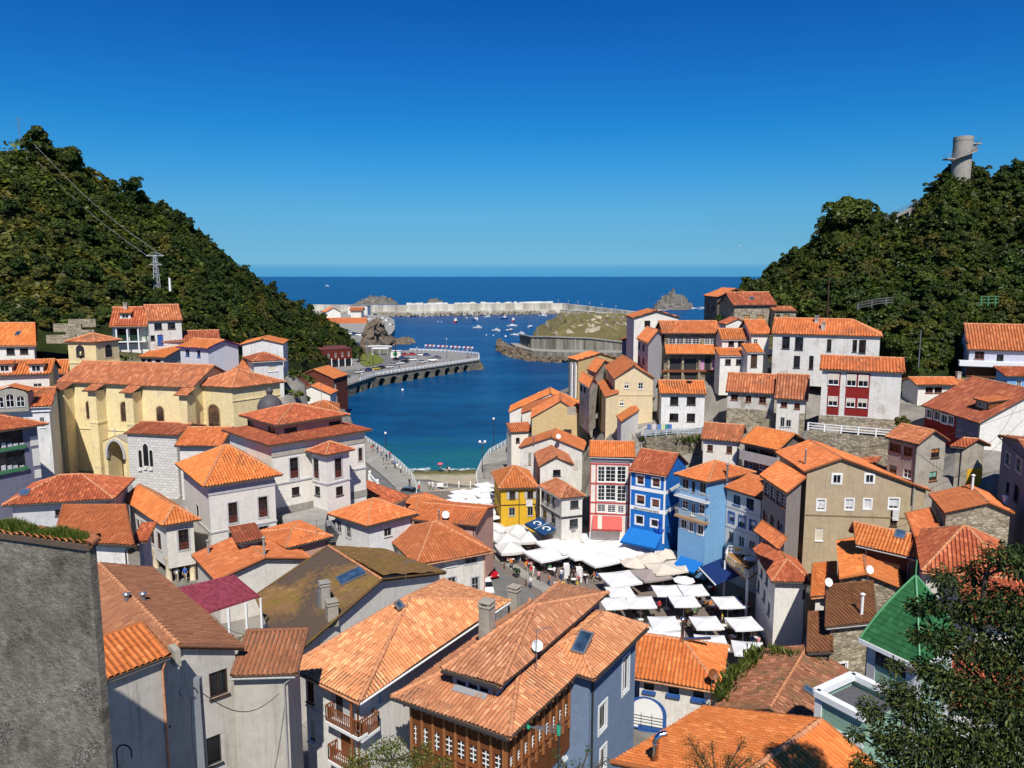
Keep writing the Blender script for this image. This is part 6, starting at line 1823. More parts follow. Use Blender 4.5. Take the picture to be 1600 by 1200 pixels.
for px in(560,577,597,615.5,634,651,668,684,699,714,728):
 best=min(np.linspace(0,tot[-1],400),key=lambda s_:abs(proj(along(s_)[0])[0]-px));ax_.append(best)
mb=MB()
def jp(s_,z_,o=0.0):
 p,d=along(s_);n_=Vector((d.y,-d.x,0));return Vector((p.x,p.y,z_))+n_*o
cur=0.0
for c_ in ax_:
 hw,zs,zt_=2.15,1.3,3.3
 xs=[cur+(c_-hw-cur)*k/2 for k in range(3)]
 for x0,x1 in zip(xs[:-1],xs[1:]):mb.poly([jp(x0,-3),jp(x1,-3),jp(x1,zj-0.3),jp(x0,zj-0.3)],0)
 arc=[(c_-hw*math.cos(t),zs+(zt_-zs)*math.sin(t))for t in np.linspace(0,math.pi,11)]
 for(x0,z0),(x1,z1)in zip(arc[:-1],arc[1:]):
  mb.poly([jp(x0,z0),jp(x1,z1),jp(x1,zj-0.3),jp(x0,zj-0.3)],0)
  mb.poly([jp(x0,z0),jp(x0,z0,-5),jp(x1,z1,-5),jp(x1,z1)],0)
 mb.poly([jp(c_-hw,-3,-5),jp(c_+hw,-3,-5),jp(c_+hw,3.4,-5),jp(c_-hw,3.4,-5)],0)
 for e in(-hw,hw):mb.poly([jp(c_+e,-3),jp(c_+e,zs),jp(c_+e,zs,-5),jp(c_+e,-3,-5)],0)
 cur=c_+hw
mb.poly([jp(cur,-3),jp(tot[-1],-3),jp(tot[-1],zj-0.3),jp(cur,zj-0.3)],0)
e0,dE=along(tot[-1]);nE=Vector((-dE.y,dE.x,0))
mb.poly([Vector((e0 .x,e0 .y,-3)),Vector((e0 .x,e0 .y,-3))+nE*26,e0+nE*26-Z*.3,e0-Z*.3],0)
mb.build('arched_wall',JST,jt.root)
mb=MB()
for a,b in zip(dk[:-1],dk[1:]):mb.bar(a-Z*0.15,b-Z*0.15,0.9,0.3)
mb.build('coping',CONC,jt.root)
back=[at_z(x,y,zj)for x,y in((749,555),(700,549),(640,547),(600,549),(560,560),(500,566),(440,578),(440,615),(500,612))]
mb=MB();pl=dk+back
mb.poly(pl if newell(pl).z>0 else pl[::-1]);mb.build('deck',NG('deck_asphalt').out((0.26,0.25,0.235,1),0.9,0.2),jt.root)
railing([p+Vector((0,0.4,0))for p in dk[1:]],'white railing along the outer edge of the arched jetty',gap=2.6,t=0.16)
railing([at_z(749,560,zj),at_z(748,554,zj),at_z(700,549.5,zj),at_z(640,547.5,zj)],'white railing along the far side of the arched jetty',gap=2.6,t=0.16)
def rock(name,label,foot,height,mat,seed=1,cat='rock',nz=0.35,peak=(0.5,0.55),kind=None,res=46,zb=-2.0,flat=2.0,skirt=0.06):
 """rocky mound over a plan polygon given as world points"""
 c=sum(foot,Vector())/len(foot)
 n=len(foot)
 R=26
 ang=np.linspace(0,1,res,endpoint=False)
 P=np.zeros((R,res+1,3))
 for j in range(res+1):
  t=(j%res)/res*n
  i=int(t)%n;p=lerp(foot[i],foot[(i+1)%n],t-int(t))
  for r in range(R):
   k=r/(R-1)
   P[r,j]=(c.x+(p.x-c.x)*(1-k),c.y+(p.y-c.y)*(1-k),zb+(height-zb)*(1-(1-k)**flat))
 ns=vnoise(P[...,0],P[...,1],max(3.0,height*0.8),5,seed)
 kk=np.linspace(0,1,R)[:,None]
 P[...,2]+=ns*height*nz*np.clip(kk*3,0,1)
 off=vnoise(P[...,0]+50,P[...,2]*2,max(2.0,height*0.5),4,seed+3)
 P[...,0]+=off*height*0.12;P[...,1]+=vnoise(P[...,1],P[...,2],4,3,seed+5)*height*0.08
 P[:,-1]=P[:,0]
 o=grid_mesh(name,P,mat,kind,smooth=False)
 if label:tag(o,label,cat)
 return o
RK=rock_mat('dark_rock',(0.16,0.125,0.09,1),(0.20,0.165,0.115,1),0.25)
RKP=rock_mat('pale_rock',(0.40,0.35,0.26,1),(0.13,0.125,0.045,1),0.16,True)
RKG=rock_mat('grey_sea_rock',(0.17,0.155,0.135,1),(0.13,0.12,0.1,1),0.12)
wz=lambda x,y:at_z(x,y,0)
rock('rock','brown rock outcrop at the water between the wooded hill and the fishing quay',[at_z(562,556,3),at_z(580,556,3),wz(612,540),wz(620,529),at_z(606,524,3),at_z(575,522,4),at_z(562,535,4)],15,RK,2,nz=0.16)
rock('rock','low rocky ledge running into the harbour from the brown outcrop',[wz(606,541),wz(640,539),wz(658,535),wz(645,532),wz(618,531),wz(606,533)],2.6,RK,4,nz=0.4)
rock('rock','weedy boulders piled at the tip of the arched jetty',[wz(742,580),wz(757,578),wz(756,569),wz(748,565),wz(738,572)],2.2,RK,6,nz=0.4)
rock('rock','grey sea rock with white surf beyond the right-hand houses',[wz(1018,485),wz(1080,484),wz(1085,479),wz(1050,475),wz(1020,479)],13.5,RKG,7,nz=0.3)
rock('rock','broken grey rocks rising behind the far breakwater at left',[wz(548,476),wz(625,476),wz(622,471.5),wz(560,471.5)],8,RKG,8,nz=0.4,flat=1.5)
rock('rock','small dark reef behind the middle of the breakwater',[wz(664,474.5),wz(696,474.5),wz(690,471.5),wz(668,471.5)],5,RKG,9,nz=0.4)
mb=MB()
for k in range(60):
 if k<36:x,y=random.uniform(1050,1105),random.gauss(481.2,0.7)
 elif k<46:x,y=random.uniform(1010,1040),random.gauss(484.6,0.3)
 else:x,y=random.uniform(830,885),random.gauss(560.5,0.8)
 p=at_z(x,y,0.25);w_=random.uniform(1,5)*(2 if k<46 else 0.6);l_=random.uniform(.6,2.0)*(3 if k<46 else 0.5)
 mb.poly([p+Vector((w_*math.cos(t)*random.uniform(.6,1),l_*math.sin(t),random.uniform(0.0,0.1)))for t in np.linspace(0,2*math.pi,8)[:-1]])
o=mb.build('surf',FOAM);tag(o,'white surf around the far sea rock and headland foot','surf',kind='stuff')
rock('headland','pale rocky mound with dry grass above the harbour retaining wall',[at_z(831,527,5),at_z(860,531,5),at_z(925,532,5),at_z(1010,534,5),at_z(1040,515,5),at_z(1010,503,3),at_z(930,497,3),at_z(862,500,3),at_z(836,510,3)],11.5,RKP,3,cat='headland',nz=0.17,zb=2,flat=3.2)
hw=House('retaining_wall','tall grey concrete retaining wall below the pale rocky mound','wall')
bw=[at_z(x,y,5.0)for x,y in((812,537),(829,544),(860,546),(922,547),(985,547.5))]
hw._root(bw[1])
CWALL=NG('streaked_concrete');o_=CWALL.tc()
st_=CWALL.noise(CWALL.vscale(o_,(1,1,0.06)),0.35,5,0.7)
CWALL=CWALL.out(CWALL.ramp(st_,[(0.35,(0.09,0.085,0.065)),(0.5,(0.19,0.178,0.145)),(0.65,(0.30,0.285,0.24))]),0.9,0.15)
mb=MB()
tops=[10.5,11.5,12.0,11.5,9.0]
for i in range(len(bw)-1):
 a,b=bw[i],bw[i+1];d=(b-a).normalized();n_=Vector((-d.y,d.x,0))*1.2
 A0,B0,A1,B1=Vector((a.x,a.y,tops[i])),Vector((b.x,b.y,tops[i+1])),a,b
 mb.poly([A1,B1,B0,A0]);mb.poly([A0,B0,B0+n_,A0+n_]);mb.poly([A0+n_,B0+n_,B1+n_,A1+n_])
 for k in range(4):
  p=lerp(a,b,(k+0.5)/4);mb.bar(p-n_*0.1,Vector((p.x,p.y,lerp(A0,B0,(k+.5)/4).z))-n_*0.1,0.6,0.3)
mb.build('wall',CWALL,hw.root)
mb=MB()
for i in range(len(bw)-1):mb.bar(Vector((bw[i].x,bw[i].y,tops[i]+.2)),Vector((bw[i+1].x,bw[i+1].y,tops[i+1]+.2)),1.6,0.5)
mb.build('coping',CONC,hw.root)
pw=[at_z(x,y,5.0)for x,y in((797,536),(806,541),(832,548),(880,550.5),(985,551))]
mb=MB();pl=pw+[b+Vector((0,3,0))for b in bw[::-1]]
mb.poly(pl if newell(pl).z>0 else pl[::-1]);wall_along(mb,pw,-2,1)
o=mb.build('promenade',[CONC,CWALL]);o['kind']='structure'
bo=MB();bl_=[wz(x,y)for x,y in((778,546),(790,554),(806,560),(835,565),(880,567),(985,568))]
for k in range(420):
 t=random.uniform(0,4.999)if k>120 else random.uniform(0,2);i=int(t);p=lerp(bl_[i],bl_[i+1],t-i);r_=random.uniform(.8,2.4)
 o_=random.uniform(-1,16);c_=p+Vector((random.uniform(-1,1),o_,0));c_.z=-.2+o_*.24
 ax=[Vector((random.gauss(0,1),random.gauss(0,1),random.gauss(0,1))).normalized()];ax.append(ax[0].orthogonal().normalized());ax.append(ax[0].cross(ax[1]))
 bo.box(c_,(r_*1.6,r_,r_),0,ax)
o=bo.build('boulders',RK);tag(o,'brown boulders heaped along the foot of the headland promenade','boulders',kind='stuff')
bkw=House('breakwater','long pale concrete breakwater closing the far side of the harbour','breakwater')
bp=[at_z(x,y,2.0)for x,y in((470,488),(590,491),(640,492),(720,490.5),(810,489),(872,488),(905,491),(1000,500))]
bkw._root(bp[3])
BWALL=NG('pale_sea_wall');o_=BWALL.tc()
st_=BWALL.noise(BWALL.vscale(o_,(0.6,0.6,0.03)),0.12,5,0.7)
BWALL=BWALL.out(BWALL.ramp(st_,[(0.33,(0.26,0.235,0.19)),(0.48,(0.46,0.43,0.36)),(0.62,(0.62,0.59,0.51))]),0.9,0.15)
def ribbon(mb,pts,off,z0,z1,m=0,wd=4):
 N_=[]
 for i in range(len(pts)):
  d=(pts[min(i+1,len(pts)-1)]-pts[max(i-1,0)]);d=Vector((d.x,d.y,0)).normalized();N_.append(Vector((-d.y,d.x,0)))
 zt=z1 if isinstance(z1,list)else[z1]*len(pts)
 f=lambda p,z_:Vector((p.x,p.y,z_))
 for i in range(len(pts)-1):
  A,B=pts[i]+N_[i]*off,pts[i+1]+N_[i+1]*off;C,D=A+N_[i]*wd,B+N_[i+1]*wd
  mb.poly([f(A,z0),f(B,z0),f(B,zt[i+1]),f(A,zt[i])],m);mb.poly([f(A,zt[i]),f(B,zt[i+1]),f(D,zt[i+1]),f(C,zt[i])],m);mb.poly([f(D,z0),f(C,z0),f(C,zt[i]),f(D,zt[i+1])],m)
mb=MB();ribbon(mb,bp,6,0,[5,5,5.5,5.5,5.5,5.5,5.5,5],0,8);ribbon(mb,bp,14,0,[11,12,12.5,13,13,12.5,10.5,8],0,5);ribbon(mb,bp[2:6],13.4,0,9.5,0,2);mb.build('wave_wall',BWALL,bkw.root)
mb=MB()
for k in range(560):
 t=random.uniform(0,len(bp)-1.001);i=int(t);p=lerp(bp[i],bp[i+1],t-i);d=(bp[i+1]-bp[i]).normalized();n_=Vector((-d.y,d.x,0))
 o_=random.uniform(-1,7);r_=random.uniform(1.0,2.3);c_=p+n_*o_;c_.z=0.2+o_*0.5
 ax=[Vector((random.gauss(0,1),random.gauss(0,1),random.gauss(0,1))).normalized()];ax.append(ax[0].orthogonal().normalized());ax.append(ax[0].cross(ax[1]))
 mb.box(c_,(r_*1.5,r_,r_),0,ax)
o=mb.build('armour_boulders',plain('armour_rock',(0.27,0.235,0.18,1),0.95,0.1,0,0.4),bkw.root);o['kind']='stuff'
mb=MB()
for k in range(90):
 i=2+int(random.uniform(0,3));p=lerp(bp[i],bp[i+1],random.random());d=(bp[i+1]-bp[i]).normalized();n_=Vector((-d.y,d.x,0));c_=p+n_*random.uniform(22,27);c_.z=random.uniform(11,13.6)
 mb.box(c_,(random.uniform(4,7),3,2.6),0)
o=mb.build('concrete_blocks',plain('pale_block',(0.66,0.65,0.6,1),0.9,0.1),bkw.root);o['kind']='stuff'
mb=MB();pl=[at_z(x,y,3.5)for x,y in((500,526),(600,527),(612,521),(617,514),(616,500),(605,493),(500,490))]
mb.poly(pl if newell(pl).z>0 else pl[::-1]);wall_along(mb,pl[:6],-2)
o=mb.build('quay',CONC);o['kind']='structure'
sheet('green_roof_slab',[at_z(x,y,5)for x,y in((556,512),(572,512),(572,505),(556,505))],5,plain('green_slab',(0.2,0.25,0.18,1)),thick=1.5,kind=None,label='low green flat-roofed store on the fishing quay',cat='store')if False else None
H('market_hall','long white fish market hall with red roof on the far quay',dict(p0=(500,508),p1=(573,507.5),D=690,dep=16),3.5,cat='market hall',roof='g',ridge=(540,490.5),tile=T_OR,wall=WHITE,oh=1.0,win=[('f','dk',[(538,513,541,519),(546,513,550,519),(556,513,560,518),(566,512,569,517)])])
H('market_hall','white twin-gabled harbour building with red roof at left of the far quay',dict(p0=(508,488),p1=(534,487.5),D=760,dep=18),3.5,cat='harbour building',roof='x',ridge=(521,480),tile=T_OR,wall=WHITE,oh=1.0)
H('market_hall','white harbour building with red gable roof nearest the breakwater',dict(p0=(545,485.5),p1=(566,485.5),D=790,dep=18),3.5,cat='harbour building',roof='g',ridge=(555,480),tile=T_OR,wall=WHITE,oh=1.5)
H('store','flat white store building behind the harbour market roofs',dict(p0=(543,478.5),p1=(574,478.5),D=850,dep=20),3.5,cat='store',roof='flat',rise=0,tile=T_SLATE,wall=WHITE,caps=False,oh=0.1,nowall=False)
h=H('pavilion','rust-red boarded pavilion on white posts over dark glass by the harbour road',dict(p0=(503,547),p1=(550,544),D=345,dep=9),5.0,cat='pavilion',roof='shed',rise=0.7,tile=plain('rust_sheet',(0.16,0.05,0.05,1),0.5),wall=plaster('rust_boards',(0.16,0.03,0.022,1),0.3),oh=0.15,caps=False,win=[('f','w',[(512,552,514.5,559),(523,551,525.5,558),(533.5,550,536,557),(543.5,549,546,556)])])
h.bandpx(['f'],525,562,573,GLASS,0.06,name='glazed_base')
for x in(518,529,539,549):h.strip('f',x-.6,560,x+.6,573,WPAINT,0.3,name='post')
wl=House('retaining_wall','pale ribbed retaining wall along the road under the wooded hill','wall')
p0,p1=at_d(442,583,330),at_d(493,572,340)
wl._root(p0);mb=MB();mb.bar(Vector((p0 .x,p0 .y,8)),Vector((p1 .x,p1 .y,8.5)),1.0,7.5)
for k in range(22):p=lerp(p0,p1,(k+.5)/22);mb.bar(Vector((p.x,p.y-.7,5)),Vector((p.x,p.y-.7,12.8)),0.5)
mb.build('wall',plaster('pale_ribbed',(0.42,0.43,0.38,1),0.5),wl.root)
sheet('grass_verge',[at_z(x,y,5.0)for x,y in((573,573),(597,567),(600,562),(590,555),(575,550),(560,556),(563,568))],5.05,plain('dry_grass',(0.15,0.17,0.04,1),0.95,0.1,0,0.4))
sheet('road',[at_z(x,y,4.86)for x,y in((586,553),(612,553),(640,560),(600,572),(560,585),(520,590),(520,582),(575,574),(600,566),(598,559))],4.86,ASPH)
wl=House('seawall','white topped curved sea wall behind the harbour cafe','wall')
pp=[at_z(x,y,6)for x,y in((572,549),(592,548),(612,549))];wl._root(pp[0]);mb=MB()
for a,b in zip(pp[:-1],pp[1:]):mb.bar(Vector((a.x,a.y,6.5)),Vector((b.x,b.y,6.5)),1.0,4.0)
mb.build('wall',CWALL,wl.root);mb=MB()
for a,b in zip(pp[:-1],pp[1:]):mb.bar(Vector((a.x,a.y,8.7)),Vector((b.x,b.y,8.7)),1.3,0.6)
mb.build('coping',WPAINT,wl.root)
h=H('kiosk','low white harbour kiosk with green round emblem at the root of the jetty',dict(p0=(610,549),p1=(626,549),D=388,dep=5),4.8,cat='kiosk',roof='flat',rise=0,tile=WPAINT,wall=WHITE,oh=0.05,caps=False)
mb=MB();s_,z_=h.fp('f',617.5,553);mb.lathe((0,0,0),[(0.001,0.05),(1.1,0.05),(1.1,0)],16);
for i in range(len(mb.V)):v=mb.V[i];f0=h.P('f',s_,z_,0.06);d_,n_=h.face('f')[1],h.face('f')[2];mb.V[i]=np.array([tuple(f0+d_*a+Z*b+n_*(c*0.5))for a,b,c in v])
mb.build('emblem',plain('emblem_green',(0.01,0.25,0.1,1)),h.root)
h=House('marquee','open white marquee beside the kiosk on the harbour road','marquee');p=at_z(595,554,4.9);h._root(p);mb=MB()
mb.box(p+Z*3.4,(8.5,6,0.35));mb.build('roof',WPAINT,h.root)
for i in(-1,1):
 for j in(-1,0,1):mb=MB();mb.bar(p+Vector((4*j,2.7*i,0)),p+Vector((4*j,2.7*i,3.3)),0.16);mb.build('post',WPAINT,h.root)
def hill(name,ridge,foot,back,mat,nu=70,nv=36,bulge=0.0,seed=0):
 R=[at_d(*r)for r in ridge];Fo=[at_d(*f)for f in foot]
 u=np.linspace(0,len(R)-1,nu)
 def itp(L):
  A=np.array([tuple(p)for p in L]);return np.stack([np.interp(u,np.arange(len(L)),A[:,k])for k in range(3)],-1)
 Ra,Fa=itp(R),itp(Fo)
 rows=[]
 for t in np.linspace(0,1,nv):
  p=Fa*(1-t)+Ra*t
  p[:,2]+=bulge*np.sin(math.pi*t)
  rows.append(p)
 P=np.stack(rows,1)
 P[...,2]+=vnoise(P[...,0],P[...,1],22,3,seed)*1.3*np.sin(np.linspace(0,math.pi,nv))[None,:]
 hillP=P.copy()
 b=np.array(back)
 ext=np.stack([P[:,-1]+b[None]*k+np.array([0,0,-k*k*14-k*6])for k in(0.15,0.4,0.8,1.3)],1)
 pre=np.stack([P[:,0]-(P[:,1]-P[:,0])*1.0-np.array([0,0,3.0]),],1)
 full=np.concatenate([pre,P,ext],1)
 grid_mesh(name,full,mat)
 return hillP
SOIL=NG('hill_soil');o_=SOIL.n('NewGeometry').outputs['Position']
SOIL=SOIL.out(SOIL.ramp(SOIL.noise(o_,0.25,6,0.7),[(0.3,(0.012,0.018,0.006)),(0.55,(0.03,0.04,0.012)),(0.75,(0.07,0.06,0.03))]),0.95,0.05)
LH=hill('hill',[(-150,222,205),(0,236,220),(60,232,228),(110,246,240),(180,300,262),(265,328,300),(350,404,340),(440,462,390),(520,504,420),(572,552,440)],[(-170,505,152),(0,520,152),(60,512,156),(120,520,160),(200,500,172),(290,528,180),(360,535,200),(440,562,300),(515,568,350),(572,566,425)],(-60,60,0),SOIL,seed=2)
RH=hill('hill',[(1165,452,262),(1200,440,255),(1232,412,245),(1268,392,230),(1300,356,215),(1345,346,205),(1400,358,200),(1440,330,195),(1485,270,190),(1540,284,192),(1600,258,188),(1760,185,178)],[(1165,472,235),(1205,478,200),(1235,484,185),(1260,494,172),(1300,498,172),(1345,512,164),(1390,548,150),(1440,580,136),(1490,580,140),(1530,545,148),(1600,522,150),(1780,520,138)],(70,60,0),SOIL,seed=4)
def leaf_cards(centers,normals,size,rg,jitter=0.5,aspect=(0.7,1.3),curl=0.0):
 n=len(centers)
 nrm=normals+rg.normal(0,jitter,(n,3));nrm/=np.linalg.norm(nrm,axis=1,keepdims=True)+1e-9
 ref=rg.normal(size=(n,3));u=np.cross(nrm,ref);u/=np.linalg.norm(u,axis=1,keepdims=True)+1e-9
 v=np.cross(nrm,u)
 s=size*rg.uniform(0.6,1.4,(n,1));a=rg.uniform(*aspect,(n,1))
 k=[(-1,-0.1),(-0.3,-0.9),(0.9,-0.6),(0.7,0.5),(-0.2,1.0)]
 V=np.stack([centers+u*(s*x)+v*(s*y*a)for x,y in k],1).reshape(-1,3)
 F=np.arange(n*5).reshape(n,5)
 return V,F
def crown_points(rg,blobs,n,inner=0.25):
 """points near the surfaces of a union of ellipsoidal clumps"""
 w_=np.array([b[3]**2 for b in blobs]);w_/=w_.sum()
 idx=rg.choice(len(blobs),n,p=w_)
 B=np.array(blobs)[idx]
 d=rg.normal(size=(n,3));d/=np.linalg.norm(d,axis=1,keepdims=True)
 d[:,2]=np.where(d[:,2]<-0.45,-d[:,2],d[:,2])
 r=B[:,3:4]*(1-inner*rg.random((n,1))**2)*(1+0.18*rg.normal(size=(n,1))*(rg.random((n,1))<0.25))
 c=B[:,:3]+d*r*np.array([1,1,0.82])
 return c,d
BARK=plain('bark',(0.09,0.065,0.045,1),0.9,0.1)
LEAFS=[leaf_mat('hill_leaf_dark',(0.042,0.062,0.015,1),0.5,(0.06,0.082,0.016,1)),leaf_mat('hill_leaf_mid',(0.064,0.087,0.018,1),0.5,(0.09,0.112,0.02,1)),leaf_mat('hill_leaf_olive',(0.088,0.09,0.022,1),0.5,(0.115,0.108,0.024,1))]
def tree_proto(seed,h,rad,ncl,ncard,mat,tall=1.0,size=0.42,name='tree'):
 rg=np.random.default_rng(seed)
 root=empty(name,(0,0,0))
 blobs=[]
 for k in range(ncl):
  a=rg.uniform(0,6.28);r=rad*math.sqrt(rg.uniform(0,1))*0.72;zc=h*rg.uniform(0.3,0.95)-r*0.25
  blobs.append((r*math.cos(a)*1.15,r*math.sin(a)*1.15,zc,rad*rg.uniform(0.14,0.36)))
 blobs.append((0,0,h*0.5,rad*0.5))
 c,d=crown_points(rg,blobs,ncard)
 V,F=leaf_cards(c,d+np.array([0,0,0.3]),size,rg)
 mb=MB();mb.add(V,F);mb.build('crown',mat,root)
 tb=MB()
 tb.tube([(0,0,-1.5),(0.05,0,h*0.3),(0,0.1,h*0.7)],[0.3,0.2,0.08],6)
 for k in range(5):
  b=blobs[k];tb.tube([(0,0,h*0.25+k*0.2),(b[0]*0.6,b[1]*0.6,b[2]*0.8),b[:3]],[0.14,0.08,0.04],5)
 tb.build('trunk',BARK,root)
 return root
protos=[]
for i in range(7):
 protos.append(tree_proto(100+i,[7.5,6.2,8.6,5.6,7.0,9.5,6.6][i],[4.4,4.0,4.6,4.2,5.0,3.9,4.4][i],[22,19,26,19,25,24,21][i],3600,LEAFS[[0,1,0,2,1,0,2][i]],size=0.27))
used=[False]*len(protos)
def plant(k,p,sc,label,cat='tree',group=None,rz=None,sz=1.0):
 r=protos[k]if not used[k]else copy_tree(protos[k])
 used[k]=True
 r.location=p;r.scale=(sc,sc,sc*sz);r.rotation_euler=(0,0,random.uniform(0,6.28)if rz is None else rz)
 tag(r,label,cat,group)
 return r
KINDL=['dark green broad-leaved tree among many covering the %s wooded slope','mid green rounded tree among many covering the %s wooded slope','olive green tree among many covering the %s wooded slope']
MK=[0,1,0,2,1,0,2]
PV=[]
for r_ in protos:
 me_=kids(r_)[0].data;v_=np.zeros(len(me_.vertices)*3);me_.vertices.foreach_get('co',v_);PV.append(v_.reshape(-1,5,3))
def forest(P,n,keep,spacing,side,seed,tmax=0.985):
 rg=np.random.default_rng(seed)
 nu,nv=P.shape[:2]
 A=P[1:,:-1]-P[:-1,:-1];B=P[:-1,1:]-P[:-1,:-1]
 ar=np.linalg.norm(np.cross(A,B),axis=-1)
 dens=ar/(np.linalg.norm(P[:-1,:-1]-np.array([0,0,CAM_Z]),axis=-1)**0.7)
 pr=(dens/dens.sum()).ravel()
 pts=[]
 tries=0
 while len(pts)<n and tries<40000:
  tries+=1
  q=rg.choice(len(pr),p=pr);i,j=divmod(q,nv-1)
  if j/(nv-1)>tmax:continue
  p=P[i,j]+A[i,j]*rg.random()+B[i,j]*rg.random()
  if any((p[0]-a[0])**2+(p[1]-a[1])**2+(p[2]-a[2])**2<spacing**2 for a,k,s_ in pts):continue
  pts.append((p,int(rg.integers(0,len(protos))),rg.uniform(0.32,0.68)))
 def seen(e):
  x,y,d=proj(e[0]);return d/e[2]+(1e5 if not-60<x<1660 else 0)
 pts.sort(key=seen)
 for p,k,sc in pts[:keep]:
  plant(k,Vector(p)-Z*1.0,sc,KINDL[MK[k]]%side,'tree',KINDL[MK[k]].split(' among')[0]+'s of the '+side+' slope',sz=rg.uniform(0.75,1.05))
 mb=MB()
 for p,k,sc in pts[keep:]:
  v=PV[k][rg.permutation(len(PV[k]))[:1100]]
  c=v.mean(1,keepdims=True);v=c+(v-c)*1.6
  a=rg.uniform(0,6.28);R=np.array([[math.cos(a),-math.sin(a),0],[math.sin(a),math.cos(a),0],[0,0,1]])
  v=(v.reshape(-1,3)@R.T)*sc+np.array(p)-np.array([0,0,1.0])
  mb.add(v,np.arange(len(v)).reshape(-1,5),MK[k])
 o=mb.build('far_wood',LEAFS);tag(o,'far-off wood closing the upper part of the %s slope'%side,'wood',kind='stuff')
def scrub(P,n,name,label,seed,size=0.5):
 rg=np.random.default_rng(seed)
 nu,nv=P.shape[:2]
 A=P[1:,:-1]-P[:-1,:-1];B=P[:-1,1:]-P[:-1,:-1]
 ar=np.linalg.norm(np.cross(A,B),axis=-1);dist=np.linalg.norm(P[:-1,:-1]-np.array([0,0,CAM_Z]),axis=-1)
 pr=(ar/dist**1.2).ravel();pr/=pr.sum()
 q=rg.choice(len(pr),n,p=pr);i,j=q//(nv-1),q%(nv-1)
 c=P[i,j]+A[i,j]*rg.random((n,1))+B[i,j]*rg.random((n,1))
 lump=vnoise(c[:,0],c[:,1],7.0,3,seed)
 c[:,2]+=np.clip(lump,-0.4,1.6)*1.5+rg.random(n)*0.8
 nn=np.cross(A[i,j],B[i,j]);nn/=np.linalg.norm(nn,axis=1,keepdims=True)+1e-9
 nn=np.where(nn[:,2:3]<0,-nn,nn)
 V,F=leaf_cards(c,nn+np.array([0,0,0.5]),size,rg,0.7)
 sel=vnoise(c[:,0],c[:,1],26.0,3,seed+9)>0.1
 mb=MB();mb.add(V,F[~sel],0)
 mb.F.append((F[sel],1,False))
 o=mb.build(name,[LEAFS[1],LEAFS[2]]);tag(o,label,'scrub',kind='stuff')
forest(LH,760,135,2.6,'left',21)
forest(RH,600,140,2.4,'right',22)
scrub(LH,60000,'hill_scrub','dense low scrub between the trees of the left hill',31)
scrub(RH,50000,'hill_scrub','dense low scrub between the trees of the right hill',32,0.42)
rg=np.random.default_rng(77)
cx_,cy_=rg.uniform(-150,150,60000),rg.uniform(90,200,60000)
iz=gz[np.clip(((cx_+219)/1.6).astype(int),0,gz.shape[0]-1),np.clip(((cy_+4)/1.6).astype(int),0,gz.shape[1]-1)]
ok=(iz>26.5+4*vnoise(cx_,cy_,12,2,3))&(iz<60)
for Q_ in HQ:
 c_=sum(Q_,Vector())/4
 ok&=~inside([c_+(v-c_)*1.06 for v in Q_],cx_,cy_)
c=np.stack([cx_,cy_,iz+0.2+np.clip(vnoise(cx_,cy_,5.0,3,8),0,1.5)*0.7],-1)[ok]
c=np.repeat(c,2,0)+rg.normal(0,0.35,(len(c)*2,3))*np.array([1,1,0.5])
V,F=leaf_cards(c,np.tile([0,-0.3,1.0],(len(c),1)),0.3,rg,0.7)
mb=MB();mb.add(V,F);o=mb.build('terrace_scrub',LEAFS[1]);tag(o,'rough grass and bushes on the garden terraces around the upper houses','scrub',kind='stuff')
for px,py,D,k,sc,lab in((62,246,226,5,1.15,'tallest dark tree on the left skyline'),(108,250,236,4,1.0,'round dark tree beside the tallest on the left skyline'),(205,298,268,2,0.95,'dark tree clump standing up from the middle of the left skyline'),(262,330,298,0,0.9,'lowest separate tree on the left skyline'),(1330,350,203,4,1.35,'large round-headed tree on the right skyline below the footbridge'),(1300,372,212,2,1.0,'tree left of the large round-headed tree on the right skyline'),(1365,356,205,1,1.1,'tree beside the footbridge end on the right skyline'),(1205,446,250,3,1.1,'dark bushy tree at the seaward end of the right hill'),(1240,420,240,0,1.0,'tree above the path at the seaward end of the right hill'),(1395,505,160,1,0.9,'bushy tree behind the long white house'),(1420,560,142,4,0.75,'low dark tree above the alley behind the small white house'),(1460,545,146,0,0.85,'tree with reddish shade behind the lamp post'),(1525,525,156,1,0.8,'tree close above the bluish white house'),(80,503,166,3,0.75,'rounded clipped green hedge tree above the garden terraces at left'),(112,505,168,1,0.65,'bright green bush above the garden terraces at left'),(30,500,172,0,0.6,'dark bush behind the plain orange roof at left'),(1168,492,178,2,0.5,'dark shrub beside the stone house on the headland'),(1120,500,172,0,0.45,'dark shrub below the headland stone house')):
 plant(k,at_d(px,py+14,D),sc,lab)
